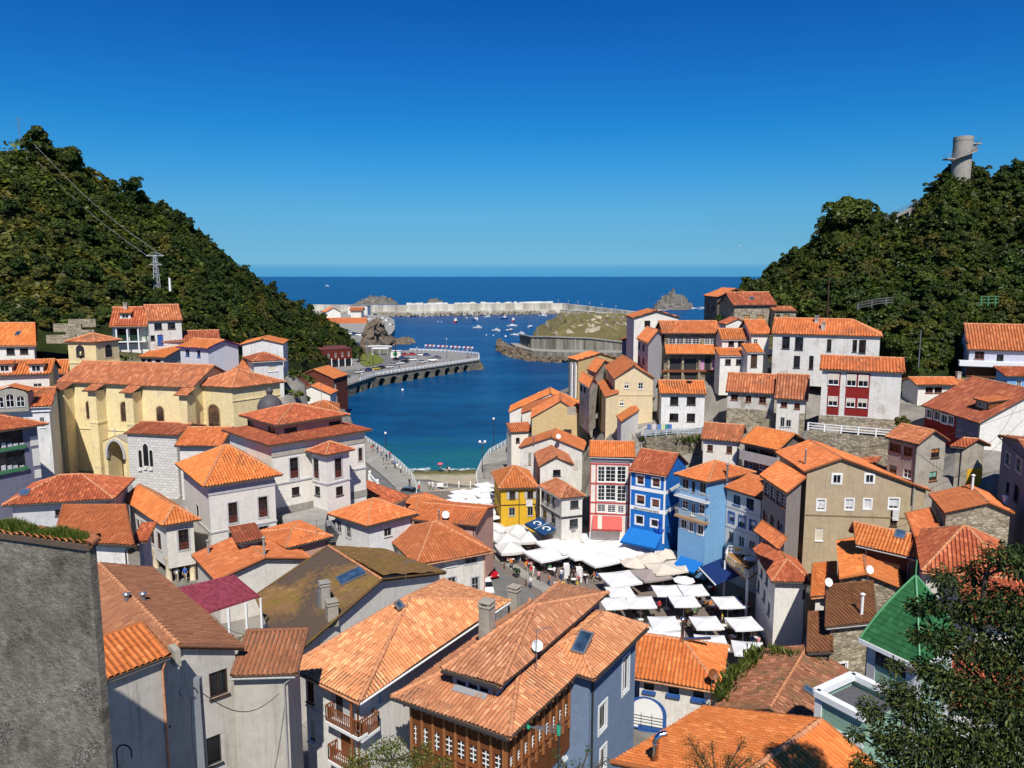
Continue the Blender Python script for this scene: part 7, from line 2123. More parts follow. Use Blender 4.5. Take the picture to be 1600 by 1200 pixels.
def leafy(name,label,clusters,n_per,leaf_len,leaf_w,mat,trunk,seed,cat='tree',twig=BARK,flat=0.8,droop=0.35,loc=None):
 """near foliage made of single leaves on clusters (centre, radius), limbs reaching every cluster"""
 rg=np.random.default_rng(seed)
 base=Vector(trunk[0])
 root=tag(empty(name,base),label,cat)
 C,N=[],[]
 for c,r in clusters:
  n=max(30,int(n_per*(r/0.7)**2))
  d=rg.normal(size=(n,3));d/=np.linalg.norm(d,axis=1,keepdims=True)
  rr=r*rg.random((n,1))**0.45*(1+0.25*rg.normal(size=(n,1))*(rg.random((n,1))<0.3))
  C.append(np.array(c)+d*rr*np.array([1,1,flat]));N.append(d)
 C,N=np.concatenate(C),np.concatenate(N)
 n=len(C)
 dirv=N*np.array([1,1,0.4])+rg.normal(0,0.5,(n,3));dirv[:,2]-=droop;dirv/=np.linalg.norm(dirv,axis=1,keepdims=True)
 up=np.array([0,0,1.0])+rg.normal(0,0.45,(n,3));side=np.cross(dirv,up);side/=np.linalg.norm(side,axis=1,keepdims=True)+1e-9
 nm=np.cross(side,dirv)
 L=leaf_len*rg.uniform(0.6,1.25,(n,1));W_=leaf_w*rg.uniform(0.7,1.2,(n,1))
 V=np.stack([C,C+dirv*L*0.45+side*W_,C+dirv*L-nm*L*0.12,C+dirv*L*0.45-side*W_],1).reshape(-1,3)
 mb=MB();mb.add(V,np.arange(n*4).reshape(n,4));mb.build('crown',mat,root)
 tb=MB()
 tp_=[Vector(p)for p in trunk]
 tb.tube(tp_,[0.16-0.1*i/max(1,len(tp_)-1)for i in range(len(tp_))]if len(clusters)>5 else[0.04]*len(tp_),7)
 for c,r in clusters:
  c=Vector(c);q=min(tp_,key=lambda t:(t-c).length+(5 if t.z>c.z else 0))
  mid=lerp(q,c,0.55)+Vector((0,0,0.12*r))
  tb.tube([q,mid,c,c+(c-mid).normalized()*r*0.8],[0.045,0.03,0.018,0.006],5)
  for k in range(5):
   e=c+Vector(rg.normal(size=3))*r*0.55;tb.tube([lerp(mid,c,0.5),e],[0.012,0.004],4,caps=False)
 tb.build('trunk',twig,root)
 return root
NL=leaf_mat('near_leaf',(0.05,0.068,0.02,1),0.6,(0.11,0.115,0.03,1))
cl=[]
for px,py,r,D in((1478,905,26,23),(1520,893,24,23),(1560,868,26,22),(1598,880,40,22),(1455,945,26,23.5),(1500,950,38,23),(1550,940,42,22.5),(1600,960,55,22),(1432,950,18,24),(1438,990,20,24),(1470,1000,32,23),(1525,1010,46,22.5),(1590,1030,60,22),(1395,1080,36,23),(1360,1108,30,23),(1335,1148,20,23),(1430,1100,42,22.5),(1475,1060,40,22.5),(1520,1085,50,22),(1580,1110,65,21.5),(1385,1150,44,22.5),(1445,1160,55,22),(1510,1160,60,21.5),(1580,1190,75,21),(1350,1195,30,22.5),(1410,1210,60,22),(1490,1230,75,21.5),(1640,1120,80,21.5),(1640,1000,70,22),(1400,1040,14,23.5),(1447,1042,24,23.5)):
 cl.append((at_d(px,py,D),r*(0.68 if px<1420 and py>1060 else 0.9)*D/FPX))
tr=[at_d(1640,1500,21.5),at_d(1610,1300,21.5),at_d(1580,1180,21.8),at_d(1550,1080,22.2),at_d(1530,980,22.6),at_d(1540,900,22.4)]
leafy('leafy_tree','large dark leafy tree reaching in from the right bottom corner',cl,950,0.19,0.033,NL,tr,5)
NL2=leaf_mat('shrub_leaf',(0.07,0.10,0.022,1),0.5,(0.14,0.16,0.04,1))
cl=[(at_d(px,py,30),r*30/FPX)for px,py,r in((560,1188,22),(590,1172,20),(610,1165,18),(640,1190,26),(600,1200,30),(660,1180,18),(690,1195,18),(550,1205,20),(625,1160,10),(665,1165,8))]
leafy('shrub','light green shrub at the bottom edge below the timber balcony',cl,900,0.09,0.026,NL2,[at_d(620,1330,30),at_d(615,1230,30),at_d(612,1190,30)],6,'shrub')
cl=[(at_d(px,py,28),r*28/FPX)for px,py,r in((880,1192,14),(905,1195,14),(868,1176,8),(945,1190,10),(920,1170,6),(930,1200,12))]
leafy('shrub','thin twiggy shrub below the blue house wall',cl,260,0.09,0.024,NL2,[at_d(900,1330,28),at_d(900,1230,28)],7,'shrub')
NL3=leaf_mat('bronze_leaf',(0.085,0.065,0.025,1),0.5,(0.13,0.10,0.03,1))
cl=[(at_d(px,py,27),r*27/FPX)for px,py,r in((1078,1158,14),(1095,1175,16),(1112,1165,10),(1085,1190,20),(1140,1185,16),(1160,1160,12),(1152,1195,22),(1110,1200,22),(1172,1185,10),(1190,1198,12))]
leafy('shrub','bronze leaved shrub in front of the very large orange roof',cl,800,0.06,0.02,NL3,[at_d(1120,1330,27),at_d(1120,1230,27)],8,'shrub')
def weeds(label,line,n,hgt,mat,seed,D=None,spread=0.3):
 rg=np.random.default_rng(seed);V,F=[],[]
 for i in range(n):
  t=rg.random()*(len(line)-1);k=int(t);p=lerp(line[k],line[k+1],t-k)+Vector((rg.normal(0,spread),rg.normal(0,spread),0))
  h_=hgt*rg.uniform(.3,1.1);ln=Vector((rg.normal(0,.35),rg.normal(0,.35),0))*h_;wv=Vector((rg.normal(),rg.normal(),0)).normalized()*hgt*0.12
  j=len(V);V+=[p-wv*.3,p+ln*.6+Z*h_*.55-wv,p+ln+Z*h_,p+ln*.6+Z*h_*.55+wv];F.append([j,j+1,j+2,j+3])
 mb=MB();mb.add(V,F);o=mb.build('weeds',mat);tag(o,label,'weeds',kind='stuff')
dz_=at_d(1120,1099,60).z
weeds('weeds growing along the verge of the derelict roof',[at_z(1122,1096,dz_+.3),at_z(1142,1060,dz_+.5),at_z(1168,1035,dz_+.6),at_z(1182,1018,dz_+.4)],700,0.8,NL2,3)
weeds('strip of weeds on the ridge of the derelict roof beside the dark yard',[at_z(1200,1016,dz_+1.2),at_z(1240,1024,dz_+1.4),at_z(1275,1036,dz_+1.0)],400,0.55,NL2,4)
weeds('creeper on the stone retaining wall below the white cubic house',[at_z(1012,690,18),at_z(1040,686,19),at_z(1060,690,19),at_z(1090,688,19.5)],700,1.1,LEAFS[1],5,spread=0.9)
p=at_z(562,565,5)
r=tag(empty('palm',p),'palm tree with drooping fronds beside the rust-red pavilion','palm');mb=MB();mb.tube([p,p+Z*5.5],[0.5,0.4],8);mb.build('trunk',BARK,r);mb=MB()
for k in range(34):
 a=random.uniform(0,6.28);el=random.uniform(-.2,1.0);d=Vector((math.cos(a),math.sin(a),0));s_=Vector((-d.y,d.x,0))*0.35;L=random.uniform(3,4.5);o_=p+Z*5.6
 pts=[o_+d*(L*t)+Z*(L*(el*t-1.1*t*t))for t in(0,.35,.7,1)]
 for i in range(3):mb.poly([pts[i]-s_,pts[i]+s_,pts[i+1]+s_*(1 if i<2 else .1),pts[i+1]-s_*(1 if i<2 else .1)])
mb.build('crown',leaf_mat('palm_leaf',(0.06,0.085,0.03,1)),r)
CANV=plain('umbrella_canvas',(0.74,0.74,0.735,1),0.9,0.1,0,0.06)
CANB=plain('beige_canvas',(0.64,0.57,0.48,1),0.9,0.1,0,0.05)
CANG=plain('taupe_canvas',(0.33,0.28,0.26,1),0.9,0.1,0,0.05)
CANL=plain('pale_grey_canvas',(0.64,0.62,0.59,1),0.9,0.1,0,0.05)
def umbrella_proto(sides=4,h=0.22,drop=0.06):
 r=empty('umbrella',(0,0,0))
 mb=MB()
 V=[Vector((0,0,0))];n=sides
 c=[Vector((math.cos(2*math.pi*(k+.5)/n),math.sin(2*math.pi*(k+.5)/n),0))*(0.7071 if n==4 else 0.55)for k in range(n)]
 segs=4;rings=[]
 for i in range(1,segs+1):
  t=i/segs;ring=[]
  for k in range(n):
   for e in range(4):
    p=lerp(c[k],c[(k+1)%n],e/4)*t
    sag=0.018*math.sin(math.pi*e/4)*t
    ring.append(p+Z*(-h*(t**0.9)-sag))
  rings.append(ring)
 m=len(rings[0]);V=[Vector((0,0,0))]+[p for R_ in rings for p in R_]
 F=[[0,1+k,1+(k+1)%m]for k in range(m)]
 for i in range(segs-1):F+=[[1+i*m+k,1+(i+1)*m+k,1+(i+1)*m+(k+1)%m,1+i*m+(k+1)%m]for k in range(m)]
 mb.add(V,F)
 for k in range(m):a,b=rings[-1][k],rings[-1][(k+1)%m];mb.poly([a,b,b-Z*drop*.4,a-Z*drop*.4])
 mb.build('canopy',CANV,r)
 return r
U4,U8=umbrella_proto(4,0.13,0.14),umbrella_proto(8,0.2)
pole_m=MB();pole_m.tube([(0,0,0),(0,0,3.1)],0.045,8);pole_m.box((0,0,0.06),(0.7,0.7,0.12));
first_u={}
def umbrella(px,py,size,yaw,label,group,top=6.0,m=None,n=4,zg=3.0):
 p=at_z(px,py-3,top)
 src=U4 if n==4 else U8
 r=empty('umbrella',(p.x,p.y,zg),math.radians(yaw))
 tag(r,label,'umbrella',group)
 c=kids(src)[0].copy();COL.objects.link(c);adopt(c,r);c.location=(0,0,top-zg);c.scale=(size,size,size*(1.9 if m is CANL else 1.0))
 if m is not None and m is not CANV:c.material_slots[0].link='OBJECT';c.material_slots[0].material=m
 if 'pole' not in first_u:o=pole_m.build('pole',WPAINT,None);first_u['pole']=o;adopt(o,r)
 else:o=first_u['pole'].copy();COL.objects.link(o);adopt(o,r)
 o.location=(0,0,0);o.scale=(1,1,(top-zg)/3.12)
 return r
spots=[*[(x,y,3.9,20,'pale grey pointed umbrella in the cluster left of the navy awning','pale grey pointed umbrellas',CANL,4)for x,y in((772,819),(792,836),(808,822),(826,833),(797,849),(764,829))],*[(x,y,5.0,28,'large white joined umbrella on the plaza, '+t,'large joined white umbrellas',CANV,4)for x,y,t in((853,861,'nearest corner at left'),(889,849,'second along the left edge'),(927,836,'third along the left edge'),(908,858,'inner one behind the near left corner'),(937,868,'lowest point of the front edge'),(945,850,'in the very middle'),(973,842,'below the coral awning house'),(976,858,'right of the middle one'),(1006,853,'right end below the blue awning'),(958,827,'touching the coral red awning'),(870,846,'farthest left edge'))],*[(x,y,3.9,10,'small beige eight-sided umbrella before the light blue house','small beige umbrellas',CANB,8)for x,y in((993,874),(1018,866),(1040,860))],(969,899,4.6,18,'white square umbrella beside the taupe one',None,CANV,4),(1017,893,4.4,18,'only taupe square umbrella on the plaza',None,CANG,4),(1037,884,4.2,20,'beige square umbrella touching the taupe one',None,CANB,4),(1074,878,4.4,20,'beige square umbrella left of the navy terrace awning',None,CANB,4),(1103,868,4.4,20,'white square umbrella behind the navy terrace awning',None,CANV,4),(1069,903,2.7,0,'small white eight-sided umbrella in front of the beige canopies',None,CANV,8),*[(x,y,3.35,6,'white square umbrella in the near rows, '+t,None,CANV,4)for x,y,t in((969,922,'leftmost behind the blue house roof tip'),(961,939,'half hidden by the blue house roof tip'),(1002,938,'just right of the blue house roof tip'),(1042,920,'back row centre left'),(1083,919,'back row centre right'),(1069,936,'in front of the back pair'),(1138,938,'alone at right below the navy awning'),(1038,970,'left of the steel flue'),(1104,970,'right of the steel flue'),(1162,971,'rightmost near the shaded white house'))],*[(x,y,3.4,-8,'white umbrella partly behind the bright orange roof with blue sills','umbrellas behind the orange roof',CANV,4)for x,y in((1008,985),(1046,992),(1112,1000),(1170,1010))],*[(x,y,3.2,35,'white umbrella packed in the lane beside the golden yellow house','white umbrellas in the lane',CANV,4)for x,y in((721,768),(718,774),(714,781),(738,768),(737,775),(735,783),(757,757),(756,764),(759,773),(757,781),(758,790),(736,792),(735,801),(762,798),(739,809),(763,806))],]
for x,y,s_,yaw,lab,grp,m,n in spots:umbrella(x,y,s_,yaw+random.uniform(-5,5),lab,grp,6.0+random.uniform(-.25,.35),m,n)
for s_ in(U4,U8):
 for k in kids(s_):bpy.data.objects.remove(k)
 bpy.data.objects.remove(s_)
def cafe_set():
 t=empty('cafe_table',(0,0,0));mb=MB();mb.lathe((0,0,0),[(0.001,0.74),(0.42,0.74),(0.42,0.70),(0.001,0.70)],14);mb.build('top',WPAINT,t)
 mb=MB();mb.tube([(0,0,0),(0,0,0.7)],0.035,6);mb.box((0,0,0.02),(0.5,0.5,0.04));mb.build('leg',IRON,t)
 c=empty('cafe_chair',(0,0,0))
 m=plain('dark_wicker',(0.045,0.03,0.022,1),0.7)
 mb=MB();mb.box((0,0,0.44),(0.44,0.44,0.05));mb.build('seat',m,c)
 mb=MB();mb.box((0,0.21,0.68),(0.44,0.04,0.42));mb.build('backrest',m,c)
 lm=MB();lm.box((0,0,0.21),(0.035,0.035,0.42))
 l0=lm.build('leg',STEEL,c);l0 .location=(-.19,-.19,0)
 for a,b in((1,-1),(-1,1),(1,1)):q=l0 .copy();COL.objects.link(q);adopt(q,c);q.location=(.19*a,.19*b,0)
 return t,c
TB,CH=cafe_set()
fT=fC=True
tables=[(790,868),(800,880),(815,872),(832,886),(838,872),(848,890),(860,896),(874,884),(884,900),(896,912),(902,892),(915,905),(938,905),(955,915),(1000,912),(1025,908),(1050,905),(1078,912),(985,955),(1025,950),(1050,948),(1095,948),(1115,955),(1020,975),(1062,978),(1085,985),(1130,985),(1150,990),(1170,992),(1040,1002),(1145,1003),(1180,1005),(726,800),(742,818),(755,840),(775,856),(720,790),(1165,955),(1150,945),(1110,925),(1060,925),(1140,960),(1078,960),(1000,965),(980,905)]
for i,(x,y)in enumerate(tables):
 p=at_z(x,y,3.0)
 t=TB if fT else copy_tree(TB);fT=False
 t.location=p;tag(t,'round white cafe table among the chairs under the plaza umbrellas','table','cafe tables on the plaza')
 a0=random.uniform(0,6.28)
 for k in range(4):
  a=a0+k*math.pi/2+random.gauss(0,.15);c=CH if fC else copy_tree(CH);fC=False
  c.location=p+Vector((math.cos(a),math.sin(a),0))*0.75;c.rotation_euler=(0,0,a-math.pi/2)
  tag(c,'dark wicker cafe chair drawn up to a plaza table','chair','cafe chairs on the plaza')
h=House('terrace','raised timber terrace with white railing and navy awning at the right of the plaza','terrace')
zt_=8.4
q=[at_z(1133,876,zt_),at_z(1168,905,zt_),at_z(1186,890,zt_),at_z(1176,868,zt_),at_z(1138,864,zt_)]
h._root(Vector((q[0].x,q[0].y,3)))
mb=MB();mb.poly(q if newell(q).z>0 else q[::-1])
for a,b in zip(q,q[1:]+q[:1]):mb.poly([a-Z*.3,b-Z*.3,b,a])
mb.build('deck',plain('timber_deck',(0.36,0.18,0.06,1),0.7),h.root)
mb=MB()
for v in q[:3]:mb.bar(Vector((v.x,v.y,3)),v,0.25)
mb.build('post',WPAINT,h.root)
for a,b in((q[0],q[1]),(q[4],q[3]),(q[4],q[0]),(q[1],q[2])):
 mb=MB()
 for k in(0.15,0.6,1.05):mb.bar(a+Z*k,b+Z*k,0.06)
 n=max(2,int((b-a).length/0.35))
 for i in range(n+1):mb.bar(lerp(a,b,i/n),lerp(a,b,i/n)+Z*1.05,0.04 if i%4 else 0.09)
 mb.build('railing',WPAINT,h.root)
for a,b,t0,t1 in((q[0],q[1],.1,.3),(q[0],q[1],.45,.6),(q[0],q[1],.7,.85),(q[4],q[3],.25,.55)):
 mb=MB();mb.bar(lerp(a,b,t0)+Z*.65,lerp(a,b,t1)+Z*.65,0.07,0.55);mb.build('banner',plain('yellow_banner',(0.75,0.62,0.2,1)),h.root)
aq=[at_z(1127,872,7.6),at_z(1157,899,7.6),at_z(1118,914,6.2),at_z(1092,887,6.2)]
h.awning(aq,plain('deep_navy_canvas',(0.012,0.035,0.15,1),0.7,0.2))
mb=MB();mb.bar(aq[3],aq[2],0.16,0.14);mb.build('awning_bar',WPAINT,h.root)
t=copy_tree(TB);t.location=at_z(1172,882,zt_+.02);t.scale=(2.1,2.1,1.1);tag(t,'large round white table on the timber terrace','table')
for k in range(4):
 c=copy_tree(CH);a=k*1.57+.5;c.location=Vector(t.location)+Vector((math.cos(a)*1.15,math.sin(a)*1.15,0));c.rotation_euler=(0,0,a-1.57);tag(c,'wicker chair at the round table on the timber terrace','chair','chairs on the timber terrace')
SKIN=plain('skin',(0.45,0.27,0.19,1),0.6)
HAIRS=[plain('dark_hair',(0.02,0.014,0.01,1),0.7),plain('brown_hair',(0.09,0.05,0.025,1),0.7),plain('grey_hair',(0.35,0.34,0.33,1),0.7)]
SHIRTS={n:plain(n+'_shirt',c,0.85,0.1)for n,c in(('white',(0.72,0.72,0.72,1)),('red',(0.5,0.03,0.04,1)),('blue',(0.04,0.12,0.4,1)),('black',(0.025,0.025,0.03,1)),('pink',(0.62,0.3,0.32,1)),('grey',(0.3,0.3,0.31,1)),('yellow',(0.7,0.5,0.05,1)),('green',(0.1,0.3,0.12,1)),('orange',(0.65,0.2,0.04,1)))}
TROUS={n:plain(n+'_trousers',c,0.85,0.1)for n,c in(('jeans',(0.05,0.09,0.22,1)),('dark',(0.03,0.03,0.035,1)),('beige',(0.42,0.35,0.26,1)),('white',(0.65,0.65,0.63,1)))}
SHOE=plain('shoe',(0.04,0.035,0.03,1),0.6)
def body_mesh(pose):
 """one continuous skinned figure; returns mesh with skin / shirt / trousers / shoe slots"""
 J={}
 walk,sit,wide=pose=='walk',pose=='sit',pose=='child'
 hip=0.5 if sit else 0.93
 J['pel']=(0,0.02,hip);J['waist']=(0,0.0,hip+0.16);J['chest']=(0,0.0,hip+0.4);J['neck']=(0,0.01,hip+0.56);J['chin']=(0,-0.015,hip+0.63);J['head']=(0,-0.01,hip+0.74);J['crown']=(0,0.0,hip+0.81)
 E=[('pel','waist','shirt'),('waist','chest','shirt'),('chest','neck','shirt'),('neck','chin','skin'),('chin','head','skin'),('head','crown','hair')]
 R=dict(pel=.155,waist=.14,chest=.165,neck=.06,chin=.07,head=.1,crown=.07)
 for s_,n in((-1,'L'),(1,'R')):
  f=s_*(0.24 if walk else 0.03)
  if sit:kn,an,to=(s_*.11,-.45,hip+.02),(s_*.11,-.47,.1),(s_*.12,-.62,.04)
  elif walk:kn,an,to=(s_*.1,-f*.6-.04,.5),(s_*.1,-f+(.08 if s_<0 else 0),.1 if s_>0 else .14),(s_*.11,-f-.15+(.06 if s_<0 else 0),.04)
  else:kn,an,to=(s_*.11,-.01,.5),(s_*.12,.02,.09),(s_*.14,-.15,.04)
  J['hip'+n]=(s_*.1,0.01,hip-.06);J['kn'+n]=kn;J['an'+n]=an;J['to'+n]=to
  R.update({'hip'+n:.1,'kn'+n:.068,'an'+n:.046,'to'+n:.04})
  E+=[('pel','hip'+n,'trousers'),('hip'+n,'kn'+n,'trousers'),('kn'+n,'an'+n,'trousers'),('an'+n,'to'+n,'shoe')]
  sh=(s_*.2,0.0,hip+.47)
  if sit:el,wr=(s_*.25,-.12,hip+.24),(s_*.14,-.36,hip+.27)
  elif walk:el,wr=(s_*.25,f*.5+.03,hip+.2),(s_*.24,f*.9-.1,hip+.0)
  else:el,wr=(s_*.26,.04,hip+.2),(s_*.24,-.06,hip-.04)
  hd=tuple(wr[i]+(wr[i]-el[i])*.35 for i in range(3))
  J['sh'+n]=sh;J['el'+n]=el;J['wr'+n]=wr;J['hd'+n]=hd
  R.update({'sh'+n:.072,'el'+n:.048,'wr'+n:.033,'hd'+n:.03})
  E+=[('chest','sh'+n,'shirt'),('sh'+n,'el'+n,'shirt'),('el'+n,'wr'+n,'skin'),('wr'+n,'hd'+n,'skin')]
 names=list(J)
 me=bpy.data.meshes.new('person_skeleton')
 me.from_pydata([J[n]for n in names],[(names.index(a),names.index(b))for a,b,c in E],[])
 o=bpy.data.objects.new('person_skeleton',me);COL.objects.link(o)
 md=o.modifiers.new('skin','SKIN');md.use_smooth_shade=True
 if not me.skin_vertices:me.attributes
 for i,n in enumerate(names):
  v=me.skin_vertices[0].data[i];v.radius=(R[n],R[n]*(0.72 if n in('pel','waist','chest')else 1));v.use_root=n=='pel'
 sb=o.modifiers.new('sub','SUBSURF');sb.levels=1
 dg=bpy.context.evaluated_depsgraph_get()
 m2=bpy.data.meshes.new_from_object(o.evaluated_get(dg))
 bpy.data.objects.remove(o)
 m2 .name='person_body'
 m2 .materials.clear()
 mats=['skin','shirt','trousers','shoe','hair']
 for m in(SKIN,SHIRTS['white'],TROUS['dark'],SHOE,HAIRS[0]):m2 .materials.append(m)
 segs=[(Vector(J[a]),Vector(J[b]),mats.index(c))for a,b,c in E]
 for p in m2 .polygons:
  c=p.center
  def ds(a,b):
   t=max(0,min(1,(c-a).dot(b-a)/max((b-a).length_squared,1e-9)));return(c-a-(b-a)*t).length
  k=min(segs,key=lambda s_:ds(s_[0],s_[1]))[2]
  if k==0 and c.z>hip+0.70 and(c.y>0.015 or c.z>hip+0.79):k=4
  p.material_index=k;p.use_smooth=True
 return m2
BODIES={p:body_mesh(p)for p in('stand','walk','sit')}
def person(px,py,pose,shirt,tr_,label,z=3.0,hair=0,yaw=None,group=None,sc=1.0,skirt=False):
 p=at_z(px,py,z)
 o=bpy.data.objects.new('person',BODIES[pose]);COL.objects.link(o)
 o.location=p;o.rotation_euler=(0,0,random.uniform(0,6.28)if yaw is None else math.radians(yaw));o.scale=(sc,sc,sc)
 for i,m in((1,SHIRTS[shirt]),(2,TROUS[tr_]),(4,HAIRS[hair])):o.material_slots[i].link='OBJECT';o.material_slots[i].material=m
 tag(o,label,'person',group)
 return o
zp=3.15
for a in((798,878,'walk','red','dark','person in red shirt walking past the front tables of the plaza',zp),(799,889,'walk','orange','dark','person in orange top walking on the pavement by the bollard',zp),(813,877,'walk','grey','white','person in grey shirt and pale trousers striding beside the tables',3),(809,878,'walk','grey','jeans','person in grey shirt and jeans walking in a pair',3),(830,901,'walk','red','beige','person in red shirt and beige trousers near the second bollard',zp),(833,900,'walk','white','white','person all in white beside the red-shirted walker',zp),(829,919,'stand','white','jeans','person in white shirt and jeans standing on the pavement edge',zp),(842,909,'walk','pink','dark','person in pink top and dark trousers walking on the plaza',3),(877,906,'stand','white','jeans','person with white striped top behind the blue-house ridge',3),(896,908,'stand','black','dark','person in black by the upright menu boards',3),(862,888,'stand','pink','dark','waiter in pale pink shirt among the tables',3),(880,884,'stand','green','jeans','person in green top under the joined umbrellas',3),(671,764,'walk','white','grey' if False else 'beige','person in white walking at the head of the slipway',3),(676,764,'walk','white','white','second person in white at the head of the slipway',3),(640,760,'stand','black','dark','person in black at the railing end of the left promenade',3.6),(655,770,'stand','red','dark','person in red beside the grey van roof by the slipway',3),(277,908,'walk','white','beige','person in pale clothes under the arcade of stone pillars',11.9),(290,908,'walk','blue','beige','person in blue vest under the arcade of stone pillars',11.9),(1030,957,'stand','red','dark','person in red seated area between the umbrella rows',3),(1074,968,'stand','yellow','dark','person in yellow top between the umbrella rows',3),(1120,962,'stand','red','dark','person in red shirt right of the yellow top',3),(975,955,'stand','orange','jeans','person in orange near the blue-house roof end',3),(1168,449+6,'stand','red','dark','person in red on the headland terrace',38)):
 person(*a[:5],a[5],a[6],hair=random.choice((0,0,1,2)),yaw=random.choice((20,-30,150,200)))
crowd=0
for x,y in((842,884),(850,880),(866,902),(905,898),(917,914),(928,910),(946,922),(902,925),(880,925),(822,893),(786,872),(778,862),(790,880),(858,915),(868,925),(812,866),(765,850),(838,868),(990,915),(1012,955),(1052,985),(1088,955),(1128,975),(1150,960)):
 s_=random.choice(list(SHIRTS));person(x,y,random.choice(('stand','walk','walk')),s_,random.choice(list(TROUS)),'person in %s top in the crowd between the plaza umbrellas'%s_,3.0,random.choice((0,1,2)),group='crowd on the plaza')
def slip_z(y):return 3.0+(y-771)/(771-737)*2.9
person(688,737,'stand','pink','dark','person under the pink parasol near the foot of the slipway',0.3);person(699,739,'stand','black','beige','person in dark top at the foot of the slipway',0.4);person(702,739.5,'stand','white','dark','person in white top at the foot of the slipway',0.4)
p=at_z(688,737,0.3);r=tag(empty('parasol',p),'small pink parasol held near the foot of the slipway','parasol');mb=MB();mb.lathe(p+Z*1.75,[(0.01,0.5),(0.35,0.42),(0.7,0.15),(0.72,0.12)],12);mb.build('canopy',plain('pink_parasol',(0.7,0.12,0.15,1)),r);mb=MB();mb.tube([p+Z*1.0,p+Z*2.2],0.02,5);mb.build('shaft',STEEL,r)
prom=[(581,702,'red'),(584,700,'black'),(590,704,'black'),(596,708,'pink'),(604,716,'black'),(607,722,'grey'),(609,712,'red'),(613,722,'white'),(617,728,'blue'),(621,731,'white'),(599,722,'black'),(603,728,'grey'),(626,735,'white')]
for i,(x,y,s_)in enumerate(prom):person(x,y+4,'walk' if i%2 else 'stand',s_,random.choice(('dark','jeans','beige')),'person in %s top strolling along the left promenade railing'%s_,3.6,random.choice((0,1,2)),group='people strolling on the left promenade')
seat=0
for i,(x,y)in enumerate(tables):
 if i%3==2:continue
 for k in range(1+i%2):
  s_=random.choice(list(SHIRTS));a=random.uniform(0,6.28);p=at_z(x,y,3.0)+Vector((math.cos(a),math.sin(a),0))*0.72
  o=bpy.data.objects.new('person',BODIES['sit']);COL.objects.link(o);o.location=p;o.rotation_euler=(0,0,a-math.pi/2)
  for q_,m in((1,SHIRTS[s_]),(2,TROUS[random.choice(list(TROUS))]),(4,random.choice(HAIRS))):o.material_slots[q_].link='OBJECT';o.material_slots[q_].material=m
  tag(o,'person in %s top seated at a cafe table in the umbrella shade'%s_,'person','people seated at the plaza cafe tables')
for i in range(16):
 x=random.uniform(560,745);y=np.interp(x,[528,562,587,625,662,700,749],[603,591,583,577,571.5,566,558])-1
 s_=random.choice(list(SHIRTS));person(x,y,random.choice(('stand','walk')),s_,'dark','person in %s top far off on the jetty walk'%s_,4.8,group='people far off on the jetty')
for x,y,lab in((886,905,'tall white menu board left of its pair on the plaza'),(906,911,'tall white menu board right of its pair on the plaza')):
 p=at_z(x,y,3.0);mb=MB();u=Vector((1,.15,0)).normalized();n=Vector((.15,-1,0)).normalized();mb.box(p+Z*1.1-n*.12,(0.75,0.05,2.2),0,(u,(n+Z*-.12).normalized(),(Z+n*.12).normalized()));mb.box(p+Z*1.1-n*.55,(0.75,0.05,2.2),0,(u,(n+Z*.12).normalized(),(Z-n*.12).normalized()))
 o=mb.build('menu_board',WPAINT,None,loc=p);tag(o,lab,'menu board')
bm=MB();bm.lathe((0,0,0),[(0.11,0),(0.11,0.95),(0.06,1.02),(0.001,1.03)],10);b0=None
for x,y,lab in((788,888,'brown bollard on the pavement behind the red car'),(822,915,'brown bollard on the pavement near the person in white shirt'),(772,872,'brown bollard farthest up the plaza pavement')):
 if b0 is None:b0=bm.build('bollard',plain('rusty_brown',(0.12,0.06,0.04,1)),None);o=b0
 else:o=b0 .copy();COL.objects.link(o)
 o.location=at_z(x,y,3.13);tag(o,lab,'bollard','pavement bollards')
p=at_z(807,901,3.13);r=tag(empty('planter',p),'dark potted shrub between the two pavement bollards','planter');mb=MB();mb.lathe(p,[(0.25,0),(0.35,0.4),(0.3,0.42),(0.001,0.42)],12);mb.build('pot',IRON,r);rg=np.random.default_rng(3);c,d=crown_points(rg,[(p.x,p.y,p.z+.8,.5),(p.x+.25,p.y,p.z+.7,.35),(p.x-.2,p.y+.1,p.z+.95,.35)],220);V,F=leaf_cards(c,d,.1,rg);mb=MB();mb.add(V,F);mb.build('shrub',LEAFS[0],r)
p=at_z(688,762,3.0);r=tag(empty('barrier',p),'white crowd barrier with sign at the head of the slipway','barrier');mb=MB();mb.bar(p+Vector((-1.4,0,1)),p+Vector((1.4,0,1)),.08);mb.bar(p+Vector((-1.4,0,.2)),p+Vector((1.4,0,.2)),.08)
for e in(-1.4,1.4):mb.bar(p+Vector((e,0,0)),p+Vector((e,0,1.1)),.1)
mb.build('frame',WPAINT,r);mb=MB();mb.box(p+Vector((0,-.06,.65)),(1.3,.05,.8));mb.build('sign',WPAINT,r)
for x in(655,717,735):p=at_z(x,763,3.0);mb=MB();mb.lathe(p,[(0.09,0),(0.09,1.5),(0.001,1.5)],8);o=mb.build('post',WPAINT,None,loc=p);tag(o,'slim white post %s at the head of the slipway'%{655:'left of the barrier',717:'right of the barrier',735:'farthest right of the barrier'}[x],'post')
